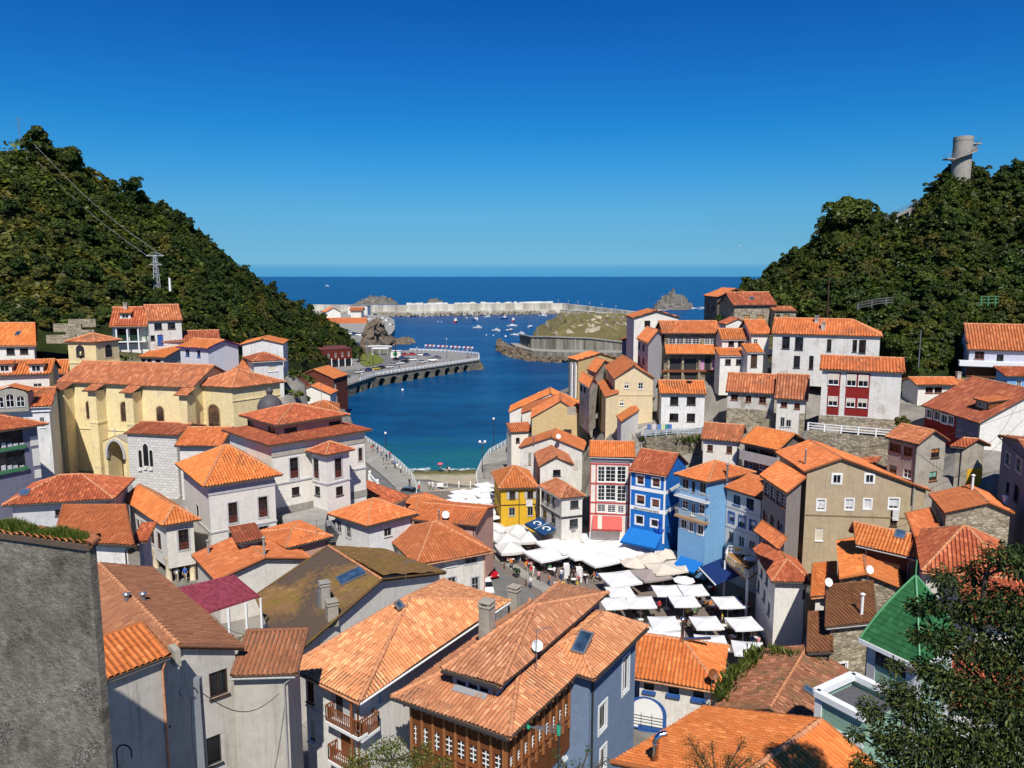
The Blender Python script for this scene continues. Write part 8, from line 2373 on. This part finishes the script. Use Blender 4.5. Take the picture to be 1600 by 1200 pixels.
def car_proto():
 r=empty('car',(0,0,0))
 prof=[(-2.05,.55,.72),(-1.95,.38,.92),(-1.2,.30,.98),(-.2,.30,.98),(1.0,.30,.95),(1.75,.34,.78),(2.02,.42,.62)]
 mb=MB();V=[]
 for x,z0,z1 in prof:
  for y,z in((-.8,z0),(-.86,(z0+z1)/2),(-.78,z1),(0,z1+.03),(.78,z1),(.86,(z0+z1)/2),(.8,z0)):V.append((x,y,z))
 F=[[i*7+k,i*7+k+1,(i+1)*7+k+1,(i+1)*7+k]for i in range(6)for k in range(6)]+[list(range(7))[::-1],[42+k for k in range(7)]]
 F+=[[i*7+6,i*7,(i+1)*7,(i+1)*7+6]for i in range(6)]
 mb.add(V,F,0)
 cab=[(-1.85,.78,.95),(-1.45,.66,1.42),(-.2,.66,1.5),(.35,.66,1.42),(1.05,.76,.96)]
 V=[(x,y*s_,z)for x,y,z in cab for s_ in(-1,1)]
 mb.add(V,[[2,4,5,3],[4,6,7,5]],0)
 mb.build('body',WPAINT,r)
 gb=MB();gb.add(V,[[0,2,3,1],[6,8,9,7],[0,8,6,4,2],[1,3,5,7,9]],0);gb.build('glass',GLASS,r)
 wm=MB();wm.tube([(0,-.1,0),(0,.1,0)],.31,14);t0=None
 rm=MB();rm.tube([(0,-.11,0),(0,.11,0)],.18,10)
 tm,am=plain('tyre',(0.02,0.02,0.02,1),.9),plain('alloy',(0.4,0.4,0.42,1),.4,.5,.6)
 for x,y in((-1.3,-.8),(-1.3,.8),(1.25,-.8),(1.25,.8)):
  if t0 is None:t0=wm.build('wheel',tm,r);q0=rm.build('rim',am,t0);t=t0
  else:t=copy_tree(t0,r)
  t.location=(x,y,.31)
 for y in(-.6,.6):
  l=MB();l.box((1.98,y,.62),(.12,.3,.14));l.build('headlight',CURT,r);l=MB();l.box((-2.03,y,.78),(.08,.26,.16));l.build('tail_light',SHIRTS['red'],r)
 return r
CAR=car_proto();car_first=True
CARC={n:plain(n+'_car_paint',c,.25,.5,0,.03)for n,c in(('white',(.78,.78,.78,1)),('red',(.42,.012,.014,1)),('black',(.015,.015,.017,1)),('silver',(.42,.43,.45,1)),('blue',(.03,.06,.2,1)),('grey',(.12,.125,.13,1)),('yellow',(.65,.5,.03,1)))}
def car(px,py,z,yaw,col,label,group=None,sc=(1,1,1)):
 global car_first
 r=CAR if car_first else copy_tree(CAR);car_first=False
 r.location=at_z(px,py,z);r.rotation_euler=(0,0,math.radians(yaw));r.scale=sc
 b=kids(r)[0];b.material_slots[0].link='OBJECT';b.material_slots[0].material=CARC[col]
 tag(r,label,'car',group)
 return r
car(763,899,3.02,-62,'red','dark red hatchback parked on the street beside the white-walled house')
car(760,923,3.02,-80,'white','white car half hidden behind the pale hip roof on the street')
car(643,777,3.0,-20,'grey','grey van parked beside the slipway',sc=(1.1,1.05,1.35))
cars=[(451,590,'white',12),(459,592,'black',14),(468,589,'silver',10),(455,583,'red',12),(472,582,'grey',8),(534,594,'black',60),(529,590,'white',60),(541,590,'grey',60),(562,583,'white',60),(577,580,'blue',60),(588,578,'yellow',60),(597,576,'black',60),(609,575,'white',60),(616,571,'silver',55),(626,569,'white',50),(633,567,'black',50),(637,563,'grey',55),(629,561,'blue',20),(660,567,'silver',15),(676,565,'white',12),(624,556,'red',10),(633,555.5,'red',10),(645,555,'red',10),(658,556,'white',10),(667,556,'blue',10),(684,560,'grey',10),(620,563,'black',12),(645,563.5,'white',20)]
for i,(x,y,c,yw)in enumerate(cars):
 van=i in(19,)
 od=('first','second','third','fourth','fifth','sixth','seventh','eighth','ninth','tenth','eleventh','twelfth','thirteenth','fourteenth','fifteenth','sixteenth')
 rw='in the lot by the brown boarded house' if i<5 else('along the jetty edge' if i<20 else 'in the far row of the jetty')
 car(x,y,4.86,yw,c,'white van parked among the cars on the jetty' if van else '%s car parked %s, %s from the left'%(c,rw,od[i if i<5 else i-5 if i<20 else i-20]),'cars parked on the jetty and harbour road',sc=(1.15,1.1,1.5)if van else(1,1,1))
for i,(x,y,c,yw)in enumerate(((551,523,'white',20),(556,524,'blue',30),(545,521,'white',60),(575,500,'white',10),(562,525,'white',5),(574,498,'silver',10))):
 car(x,y,3.6,yw,c,'%s vehicle parked on the fishing quay by the market hall'%c,'vehicles on the fishing quay',sc=(1.4,1.2,1.5))
def hull(mb,L,B,H,m=0,mtop=1,z0=-.3):
 st=[(-.5,.75,.0),(-.3,.95,.0),(0,1.0,.02),(.25,.85,.1),(.42,.45,.22),(.5,.02,.34)]
 V=[]
 for x,w_,rise in st:
  zt=H+rise*H
  for y,z in((-w_*.5*B,zt),(-w_*.42*B,zt*.45),(-w_*.2*B,z0),(w_*.2*B,z0),(w_*.42*B,zt*.45),(w_*.5*B,zt)):V.append((x*L,y,z))
 F=[[i*6+k,i*6+k+1,(i+1)*6+k+1,(i+1)*6+k]for i in range(5)for k in range(5)]+[[0,5,4,3,2,1]]
 mb.add(V,F,m);mb.add(V,[[i*6,(i+1)*6,(i+1)*6+5,i*6+5]for i in range(5)],mtop)
def boat_protos():
 P={}
 r=empty('fishing_boat',(0,0,0));mb=MB();hull(mb,9,3.2,1.3);mb.build('hull',[WPAINT,plain('boat_deck',(.4,.36,.3,1))],r)
 mb=MB();mb.box((.6,0,2.3),(2.4,1.9,2.1));mb.box((.6,0,3.4),(2.8,2.2,.15));mb.build('cabin',WPAINT,r);mb=MB();mb.box((1.83,0,2.75),(.06,1.6,.7));mb.box((.8,.97,2.75),(1.6,.05,.6));mb.box((.8,-.97,2.75),(1.6,.05,.6));mb.build('window',GLASS,r)
 mb=MB();mb.tube([(-.2,0,3.4),(-.2,0,7.2)],.07,6);mb.tube([(-.2,0,6.2),(-3.6,0,3.0)],.05,5);mb.tube([(-3.4,-1.1,1.2),(-3.4,-1.1,3.4),(-3.4,1.1,3.4),(-3.4,1.1,1.2)],.07,6);mb.build('mast',STEEL,r);P['fish']=r
 r=empty('motor_boat',(0,0,0));mb=MB();hull(mb,6,2.2,.85);mb.build('hull',[WPAINT,WPAINT],r);mb=MB();mb.box((.5,0,1.35),(1.7,1.5,1.0));mb.box((.4,0,1.9),(2.0,1.6,.1));mb.build('cabin',WPAINT,r);mb=MB();mb.box((1.36,0,1.5),(.05,1.2,.5));mb.box((.5,.77,1.5),(1.2,.04,.4));mb.box((.5,-.77,1.5),(1.2,.04,.4));mb.build('window',GLASS,r);P['motor']=r
 r=empty('sailing_boat',(0,0,0));mb=MB();hull(mb,9.5,2.9,1.1);mb.build('hull',[WPAINT,WPAINT],r);mb=MB();mb.box((.2,0,1.5),(3.6,1.7,.7));mb.build('cabin',WPAINT,r);mb=MB();mb.tube([(.8,0,1),(.8,0,13)],.1,6);mb.tube([(.8,0,2.3),(-3.4,0,2.3)],.12,6);mb.tube([(.8,0,12.6),(4.6,0,1.5)],.025,4);mb.tube([(.8,0,12.6),(-4.6,0,1.3)],.025,4);mb.build('mast',STEEL,r);P['sail']=r
 r=empty('rowing_boat',(0,0,0));mb=MB();hull(mb,4.2,1.6,.55);mb.build('hull',[WPAINT,WOODT],r);P['row']=r
 return P
BP=boat_protos();bfirst=dict.fromkeys(BP,True)
HULLC={'white':WPAINT,'red':plain('red_hull',(.5,.03,.03,1)),'blue':plain('blue_hull',(.03,.08,.3,1)),'green':plain('green_hull',(.03,.2,.12,1)),'orange':plain('orange_hull',(.6,.15,.03,1))}
def boat(kind,px,py,yaw,col,label,group=None,sc=1.0):
 r=BP[kind]if bfirst[kind]else copy_tree(BP[kind]);bfirst[kind]=False
 r.location=at_z(px,py,0.0);r.rotation_euler=(0,0,math.radians(yaw));r.scale=(sc*.85,)*3
 k=kids(r)[0];k.material_slots[0].link='OBJECT';k.material_slots[0].material=HULLC[col]
 tag(r,label,{'fish':'fishing boat','motor':'motor boat','sail':'sailing boat','row':'rowing boat'}[kind],group)
for a in(('fish',712,503.5,80,'red','red fishing boat moored alone left of the middle of the harbour',None,1.35),('fish',743,500,-60,'white','white fishing boat with dark masts in the middle of the harbour',None,1.5),('motor',746,513,20,'white','white cabin boat in front of the middle fishing boat',None,1.6),('motor',762,496,40,'white','white motor boat right of the middle fishing boat',None,1.5),('fish',788,498,30,'blue','blue fishing boat near the breakwater',None,1.2),('fish',802,502,80,'red','red hulled boat behind the white sailing boat',None,1.2),('sail',800,510,15,'white','white sailing boat with tall mast in front of the red boat',None,1.2),('sail',829,511,60,'white','sailing boat with thin mast closest to the pale headland',None,1.0),('motor',775,517,10,'white','white motor boat with cream deck between centre and headland',None,1.4),('motor',792,517.5,0,'blue','small blue boat left of its dark twin',None,1.0),('motor',798,516.5,50,'red','small red boat right of its blue twin',None,1.1),('sail',804,524,-10,'white','low white sailing boat nearest the headland promenade',None,.8),('motor',814,522,10,'white','white boat moored by the headland promenade wall',None,1.2),('motor',790,527,90,'blue','dark blue dinghy nearest the harbour mouth',None,.9),('fish',848,494,0,'white','white fishing boat behind the top of the pale headland',None,1.2),('fish',604,507,70,'white','white trawler at the end of the fishing quay',None,1.8),('fish',610,514,60,'white','white trawler with rigging nearest on the fishing quay',None,1.7),('fish',598,503,80,'white','white trawler behind the others on the fishing quay',None,1.6),('motor',583,490,0,'white','white launch hauled out near the breakwater root',None,1.6),('motor',628,532,10,'white','white motor boat beyond the brown rocky ledge',None,1.3),('fish',511,447.5,0,'white','white boat far out on the open sea at left',None,2.4),('row',618,551,10,'white','white dinghy by the harbour kiosk',None,1.5)):
 boat(*a)
for x,y in((667,495),(672,494),(676,495.5),(681,493.5),(686,494.5),(692,494),(701,494.5),(729,497)):boat(random.choice(('motor','fish')),x,y,random.uniform(0,180),random.choice(('white','blue','blue')),'small moored boat in the huddle under the breakwater wall','small boats under the breakwater',.75)
r=tag(empty('float_line',at_z(700,545,0)),'line of coloured flag floats stretched across the harbour behind the jetty','float line');fl={}
for i,t in enumerate(np.linspace(0,1,24)):
 p=at_z(664+76*t,542.5+4.0*t,0.3);c=('white','red','white','orange','white','blue')[i%6]
 if c not in fl:mb=MB();mb.tube([p-Z*.3,p+Z*1.5],.12,6);mb.box(p+Z*1.3+Vector((.55,0,0)),(1.1,.08,.9));fl[c]=(mb.build('flag_float',HULLC[c],r),p)
 else:o=fl[c][0].copy();COL.objects.link(o);adopt(o,r);o.location=p-fl[c][1]
bu=None
for x,y in((760,524),(771,524.5),(684,503),(690,503.5),(629,610),(780,518)):
 if bu is None:mb=MB();mb.lathe((0,0,-.3),[(.01,0),(.5,.3),(.55,.6),(.3,.95),(.01,1.05)],10);bu=mb.build('buoy',WPAINT,None);o=bu
 else:o=bu.copy();COL.objects.link(o)
 o.location=at_z(x,y,0);tag(o,'round white mooring buoy floating in the harbour','buoy','white mooring buoys')
def lamp(px,py,hpx,z,label,arms=1,m=IRON,group=None,gl=WPAINT):
 p=at_z(px,py,z);d=(p-Vector((0,0,CAM_Z))).length;hgt=hpx/FPX*d/0.95
 r=tag(empty('street_lamp',p),label,'street lamp',group)
 mb=MB();t=0.09*max(1,d/170)
 mb.tube([p,p+Z*hgt*.15,p+Z*hgt],[t*1.6,t,t*.7],8);mb.build('pole',m,r)
 for k in range(arms):
  e=(-1)**k*(.55 if arms>1 else 0);mb=MB()
  if arms>1:mb.bar(p+Z*hgt,p+Z*hgt+Vector((e,0,.1)),.06)
  mb.lathe(p+Z*hgt+Vector((e,0,0)),[(.05,0),(.28,.12),(.3,.4),(.16,.58),(.01,.62)],10);mb.build('lantern',gl,r)
lamp(603,708,28,3.6,'dark street lamp with white globe on the left promenade');lamp(754,738,44,3.6,'nearer dark twin lamp on the right promenade',2);lamp(771.5,702,44,3.6,'farther dark lamp on the right promenade')
lamp(698,560,28,4.8,'tall pale lamp mast in the middle of the jetty',1,STEEL);lamp(652,561,16,4.8,'short lamp on the jetty among parked cars',1,STEEL);lamp(730,561,12,4.8,'short lamp near the tip of the jetty',1,STEEL)
for i,x in enumerate((872,888,903,921,940,962)):lamp(x,np.interp(x,[872,905,962],[476,479,486]),7,9,'small lamp in the row along the breakwater arm',2,STEEL,'lamps along the breakwater arm')
lamp(583,569,13,5,'dark street lamp on the grass verge by the harbour road')
def pole(px,py0,py1,D,r_,label,m,cat='pole',name='pole',cross=0,zbase=None):
 a,b=at_d(px[0],py0,D),at_d(px[1],py1,D)
 a.x=b.x=(a.x+b.x)/2 if px[0]==px[1]else a.x
 b=Vector((a.x,a.y,at_d(px[1],py1,D).z))
 mb=MB();mb.tube([a,b],[r_*1.25,r_],8)
 for k in range(cross):mb.bar(b-Z*(.5+k*.9)-Vector((1.0,0,0)),b-Z*(.5+k*.9)+Vector((1.0,0,0)),.1)
 o=mb.build(name,m,None,loc=a);tag(o,label,cat)
 return a,b
CONP=plain('pole_concrete',(0.21,0.22,0.24,1),0.85,0.2)
p=at_d(318,1215,29);tp_=at_d(303,1036,29)
r=tag(empty('utility_pole',p),'grey square concrete utility pole with looped cable before the shaded gable','pole');top=Vector((p.x,p.y,at_d(304,1036,29.5).z))
mb=MB();V=[(p.x+sx*w_,p.y+sy*w_,z_)for z_,w_ in((p.z-4,.17),(top.z,.115))for sx,sy in((-1,-1),(1,-1),(1,1),(-1,1))];mb.add(V,[[0,1,5,4],[1,2,6,5],[2,3,7,6],[3,0,4,7],[4,5,6,7]]);mb.build('shaft',CONP,r)
mb=MB();c=top-Z*.45-Vector((.28,.1,0));mb.tube([c+Vector((.33*math.cos(t),-.12,.26*math.sin(t)))for t in np.linspace(0,5.6,16)],.018,5);mb.tube([top+Vector((.14,-.14,-.2)),top+Vector((.16,-.16,-1.5)),p+Vector((.22,-.2,0))],.02,5);mb.tube([c+Vector((.1,-.12,-.2)),c+Vector((.05,-.15,-2)),p+Vector((-.1,-.2,0))],.015,5);mb.build('cable',IRON,r)
pole((1292,1292),505,420,155,.13,'wooden pole with white box against the right wooded slope',WOODD);pole((1435,1435),575,515,112,.06,'street lamp pole in the alley above the small white house',STEEL);pole((1281,1281),372,322,222,.09,'thin mast on the skyline left of the round-headed tree',STEEL)
pole((575,575),560,530,360,.25,'pale post beside the palm at the harbour road',STEEL);pole((618,618),552,532,385,.2,'brown mast behind the harbour kiosk',WOODD);pole((588,588),507,480,700,.3,'thin lamp mast on the fishing quay',STEEL);pole((471,471),470,455,402,.15,'faint mast on the end of the left hill',STEEL)if False else None
pole((33,33),240,184,224,.09,'tall thin mast with cross arms on the left skyline',STEEL,cross=3);pole((266,266),455,434,190,.25,'short white post on the left wooded slope',WPAINT)
b=at_d(246,458,200);t_=Vector((b.x,b.y,at_d(246,398,200).z));r=tag(empty('pylon',b),'grey lattice pylon with cross arms on the left wooded slope','pylon');mb=MB();H_=(t_-b).z
for sx,sy in((-1,-1),(1,-1),(1,1),(-1,1)):mb.bar(b+Vector((sx*.75,sy*.75,-3)),t_+Vector((sx*.3,sy*.3,0)),.13)
for k in range(8):
 z0,z1=H_*k/8,H_*(k+1)/8;w0,w1=.75-.45*k/8,.75-.45*(k+1)/8
 for sy in(-1,1):mb.bar(b+Vector((-w0,sy*w0,z0)),b+Vector((w1,sy*w1,z1)),.08);mb.bar(b+Vector((w0,sy*w0,z0)),b+Vector((-w1,sy*w1,z1)),.08)
mb.build('lattice',plain('pylon_grey',(.42,.43,.44,1),.6),r);mb=MB()
for dz,w_ in((-.3,2.3),(-2.6,1.6)):mb.bar(t_+Vector((-w_,0,dz)),t_+Vector((w_,0,dz)),.16);mb.bar(t_+Vector((-w_,0,dz)),t_+Vector((0,0,dz+.9)),.08);mb.bar(t_+Vector((w_,0,dz)),t_+Vector((0,0,dz+.9)),.08)
mb.build('cross_arm',plain('pylon_grey',(.42,.43,.44,1),.6),r)
for k,(dx,a)in enumerate(((-2,(36,228)),(2,(52,224)))):
 e=at_d(a[0],a[1],222);s_=t_+Vector((dx,0,-.3));mb=MB()
 mb.tube([lerp(s_,e,u)-Z*(2.2*math.sin(math.pi*u))for u in np.linspace(0,1,12)],.045,4);o=mb.build('power_line',plain('line_metal',(.4,.42,.42,1),.5,.5,.4),None,loc=s_);tag(o,'overhead wire from the pylon up to the hilltop, %s one'%('lower left','upper right')[k],'wire')
b=at_d(1500,285,186);rr=13.8/FPX*186;tz=at_d(1500,216,186).z
r=tag(empty('lookout_tower',b-Z*4),'round concrete lookout tower with outside spiral stair on the right hilltop','tower');TC=plaster('tower_concrete',(0.40,0.37,0.32,1),0.5)
mb=MB();mb.lathe((b.x,b.y,b.z-4),[(rr,0),(rr,tz-b.z+3.0),(rr*1.03,tz-b.z+3.05),(rr*1.03,tz-b.z+4),(rr*.95,tz-b.z+4.05),(.01,tz-b.z+4.05)],28,smooth=False);mb.build('shaft',TC,r)
mb=MB();sm=MB();N=40
for k in range(N):
 a0=math.radians(-165+185*k/N);a1=math.radians(-165+185*(k+1)/N);z_=lerp(at_d(1480,252,186).z,at_d(1520,228,186).z,k/N)
 f=lambda a,q,z:Vector((b.x+math.cos(a)*rr*q,b.y+math.sin(a)*rr*q,z))
 sm.add([f(a0,1,z_),f(a0,1.5,z_),f(a1,1.5,z_),f(a1,1,z_),f(a0,1,z_-.35),f(a0,1.5,z_-.35),f(a1,1.5,z_-.35),f(a1,1,z_-.35)],[[0,1,2,3],[4,7,6,5],[0,4,5,1],[1,5,6,2],[2,6,7,3]])
 if k%2==0:mb.bar(f(a0,1.47,z_),f(a0,1.47,z_+1.1),.05)
 z2=lerp(at_d(1480,252,186).z,at_d(1520,228,186).z,(k+1)/N);
 for e in(.55,1.1):mb.bar(f(a0,1.47,z_+e),f(a1,1.47,z2+e),.05)
so=sm.build('spiral_stair',TC,r);mb.build('railing',STEEL,so)
for ang,yy_ in((-178,250),(15,226)):
 z_=at_d(1500,yy_,186).z;mb=MB();a=math.radians(ang);c=Vector((b.x+math.cos(a)*rr*1.5,b.y+math.sin(a)*rr*1.5-.3,z_));mb.box(c,(2.2,2.2,.3));o=mb.build('landing',TC,r);mb=MB()
 for sx in(-1,1):
  for sy in(-1,1):mb.bar(c+Vector((sx,sy,0)),c+Vector((sx,sy,1.2)),.05)
 for e in(.6,1.2):mb.bar(c+Vector((-1,-1,e)),c+Vector((1,-1,e)),.05);mb.bar(c+Vector((1,-1,e)),c+Vector((1,1,e)),.05);mb.bar(c+Vector((-1,-1,e)),c+Vector((-1,1,e)),.05)
 mb.build('railing',STEEL,o)
a,c=at_d(1384,346,196),at_d(1436,321,192)
r=tag(empty('footbridge',a),'sloping concrete footbridge with railing on the right skyline','footbridge');mb=MB();mb.bar(a,c,1.6,.7);mb.build('deck',TC,r);mb=MB()
for e in(-.75,.75):
 for k in(.6,1.15):mb.bar(a+Vector((0,e,k+.3)),c+Vector((0,e,k+.3)),.06)
 for k in range(10):q_=lerp(a,c,k/9)+Vector((0,e,.3));mb.bar(q_,q_+Z*1.15,.06)
mb.build('railing',STEEL,r);mb=MB();q_=lerp(a,c,.3);mb.bar(q_-Z*5,q_,.9);q_=lerp(a,c,.75);mb.bar(q_-Z*6,q_,1.2);mb.build('pier',TC,r)
def wallthing(label,pts,z0,z1,m,t=0.5,cap=None):
 P_=[at_z(x,y,z1)for x,y in pts]
 mb=MB()
 for a,b in zip(P_[:-1],P_[1:]):mb.bar(Vector((a.x,a.y,(z0+z1)/2)),Vector((b.x,b.y,(z0+z1)/2)),t,z1-z0)
 o=mb.build('retaining_wall',m,None,loc=Vector((P_[0].x,P_[0].y,z0)));tag(o,label,'wall')
 return P_
P_=wallthing('long stone retaining wall with white railing under the red panelled house',((1262,672),(1300,676),(1345,680),(1392,684)),17,24.2,STONE)
railing(P_,'white railing on the stone wall under the red panelled house',gap=2.2,h=1.1,t=0.12)
P_=wallthing('overgrown stone retaining wall below the white cubic house',((1008,684),(1050,680),(1096,678)),13,20.3,STONED)
railing(P_,'pale blue railing with washing below the white cubic house',gap=2.0,t=0.08,m=plain('pale_blue_rail',(.4,.5,.6,1)))
wc=plain
for i,(x,c,nm)in enumerate(((1014,(.1,.16,.35,1),'blue'),(1030,(.12,.22,.5,1),'bright blue'),(1036,(.6,.65,.3,1),'lime'),(1042,(.05,.25,.28,1),'teal'),(1047,(.08,.2,.5,1),'dark blue'),(1022,(.6,.58,.6,1),'white'))):
 p=at_z(x,667,20.8);mb=MB();mb.box(p,(0.62,.04,.9));o=mb.build('washing',wc('cloth_'+nm.replace(' ','_'),c,.9),None,loc=p);tag(o,'%s cloth hung to dry below the white cubic house'%nm,'washing')
st_=tag(empty('outdoor_steps',at_z(985,680,15)),'pale curved flight of stone steps climbing from the alley to the white cubic house','steps');mb=MB()
for k in range(16):
 t=k/15;p=at_z(lerp(975,1008,t),lerp(684,668,t),15.5+4.5*t);mb.box(p-Z*.6,(2.4,.6,1.3),0,(Vector((.5,.86,0)),Vector((-.86,.5,0)),Z))
mb.build('steps',plain('pale_step',(.5,.49,.46,1),.9),st_)
ch=tag(empty('church_steps',at_z(188,768,12)),'broad grey stone steps leading up to the church porch','steps');mb=MB()
for k in range(7):p=at_z(188,779-k*3.4,11.6+k*.3);mb.box(p,(4.6-k*.1,.9,.35))
mb.build('steps',plain('grey_step',(.26,.26,.26,1),.9),ch)
tc_=[at_z(440,806,16.2),at_z(500,792,16.2),at_z(512,800,16.2),at_z(508,820,16.2),at_z(447,832,16.2)]
sheet('courtyard',tc_,16.3,CONC,thick=3.0)
cs=tag(empty('courtyard_steps',at_z(520,832,14)),'grey steps with handrail going down from the town hall courtyard','steps');mb=MB()
for k in range(9):p=at_z(lerp(503,522,k/8),lerp(815,838,k/8),16.1-k*.35);mb.box(p-Z*.3,(2.2,.55,.6),0,(Vector((.87,.5,0)),Vector((-.5,.87,0)),Z))
mb.build('steps',plain('grey_step',(.26,.26,.26,1),.9),cs)
zb_=6.2;pts=[at_z(x,y,zb_)for x,y in((578,748),(590,762),(600,776),(612,792))]
r=tag(empty('balustrade',pts[0]),'white balustrade with round finials beside the town hall ramp','balustrade');mb=MB()
for a,b in zip(pts[:-1],pts[1:]):mb.bar(a+Z*.9,b+Z*.9,.3,.18);mb.bar(a,b,.3,.25);[mb.lathe(lerp(a,b,(k+.5)/6),[(.12,0),(.07,.2),(.13,.5),(.06,.8)],8)for k in range(6)]
mb.build('rail',WPAINT,r)
for p in pts:mb=MB();mb.box(p+Z*.3,(.5,.5,1.5));mb.lathe(p+Z*1.05,[(.1,0),(.3,.2),(.32,.4),(.15,.62),(.01,.65)],10);mb.build('pier',WPAINT,r)
wallthing('white parapet wall carrying the balustrade beside the promenade road',((578,750),(612,794)),2,6.1,WHITE2,0.6)
railing([at_d(1340,485,150),at_d(1372,478,148),at_d(1395,476,147)],'grey wooden fence beside the path on the right wooded slope',h=1.4,gap=2.5,m=plain('weathered_fence',(.13,.13,.13,1),.9),t=.16,cat='fence')
railing([at_d(1532,478,128),at_d(1560,478,128)],'green fence at the foot of the right wooded slope',h=1.6,gap=1.2,m=GRPAINT,t=.12,cat='fence')
for i,(x,y,D)in enumerate(((105,512,152),(128,505,154),(95,530,146),(125,522,148))):
 p=at_d(x,y,D);mb=MB();mb.bar(p-Vector((2.6,0,0)),p+Vector((2.6,.5,0)),.6,1.6);o=mb.build('terrace_wall',STONE,None,loc=p);tag(o,'low rubble garden wall %s on the terraces behind the bell tower'%('highest left','highest right','lower left','lower right')[i],'wall')
p=at_d(196,1180,31);mb=MB();mb.tube([p+Vector((-.35,0,-.6)),p+Vector((-.35,0,.1))]+[p+Vector((.3*math.cos(t)-.05,0,.3*math.sin(t)+.15))for t in np.linspace(math.pi,.2,8)]+[p+Vector((.25,0,-.1))],.035,6);o=mb.build('hook_lamp',IRON,None,loc=p);tag(o,'dark hooked lamp bracket on the shaded gable at lower left','lamp')
p=at_d(873,1140,33);r=tag(empty('rotary_airer',p),'rotary washing airer with green hubs before the timber gallery','clothes airer');mb=MB();mb.tube([p-Z*3,p+Z*.3],.04,6);mb.build('pole',IRON,r);mb=MB();
hub=Vector((-1.3,.2,0))
for k in range(4):mb.bar(p+hub+Z*(.0),p+Vector((0,0,(-.2+k*.13))),.025)
for k in(-.25,0,.25):mb.bar(p+Z*k,p+Vector((.1,-.3,k+.6)),.02)
mb.build('arms',STEEL,r);mb=MB();mb.lathe(p+hub-Z*.08,[(.07,0),(.1,.08),(.07,.16)],8);mb.lathe(p-Z*.25,[(.08,0),(.11,.25),(.08,.5)],8);mb.build('hubs',plain('jade_plastic',(.03,.35,.2,1),.4),r)
p0,p1=at_d(1237,1190,38),at_d(1271,1172,38);r=tag(empty('grille',p0),'black iron grille fence beside the pale green house','fence');mb=MB()
for k in range(12):q_=lerp(p0,p1,k/11);mb.bar(q_-Z*.9,q_+Z*.75,.03)
for k in(-.6,-.1,.35,.75):mb.bar(p0+Z*k,p1+Z*k,.035)
mb.build('bars',IRON,r)
for(x0,y0,D0),(x1,y1,D1),lab in(((1600,640,84),(1330,700,92),'overhead cable from the slate-blue house down to the tan gable'),((1600,655,84),(1452,765,86),'overhead cable from the slate-blue house to the right end of the tan house'),((1545,693,93),(1600,610,88),'overhead cable from the grey-brown house up to the white gable'),((279,920,62),(420,1000,50),'cable strung across the purple canopy to the moss-brown roof'),((436,1084,39),(305,1075,30),'cable from the utility pole to the downpipe')):
 a,b=at_d(x0,y0,D0),at_d(x1,y1,D1);mb=MB();mb.tube([lerp(a,b,t)-Z*(1.0*math.sin(math.pi*t))for t in np.linspace(0,1,12)],.02,4);o=mb.build('overhead_cable',IRON,None,loc=a);tag(o,lab,'cable')
for x,y,D,k,sc,lab in((462,618,168,3,.38,'low shrub behind the lead dome at left'),(476,632,172,1,.34,'low shrub behind the lead dome at right'),(1412,668,112,3,.3,'dark shrub at the right end of the stone wall')):plant(k,at_d(x,y,D),sc,lab,'shrub')
g_=None
for x,y,D in((1155,384,160),(1160,452,300)):
 p=at_d(x,y,D);mb=MB();mb.tube([p-Vector((.25,0,0)),p,p+Vector((.28,0,.03))],[.02,.1,.03],6);mb.poly([p,p+Vector((.1,.5,.12)),p+Vector((-.1,1.0,.02)),p+Vector((-.12,.4,.1))]);mb.poly([p,p+Vector((-.12,-.4,.1)),p+Vector((-.1,-1.0,.02)),p+Vector((.1,-.5,.12))]);o=mb.build('gull',WPAINT,None,loc=p);tag(o,'gull in flight %s'%('against the sky left of the right hill','low over the sea beside the headland house'),'bird')if False else tag(o,'gull flying against the sky left of the right hill' if y<400 else 'gull flying low over the sea by the headland house','bird')
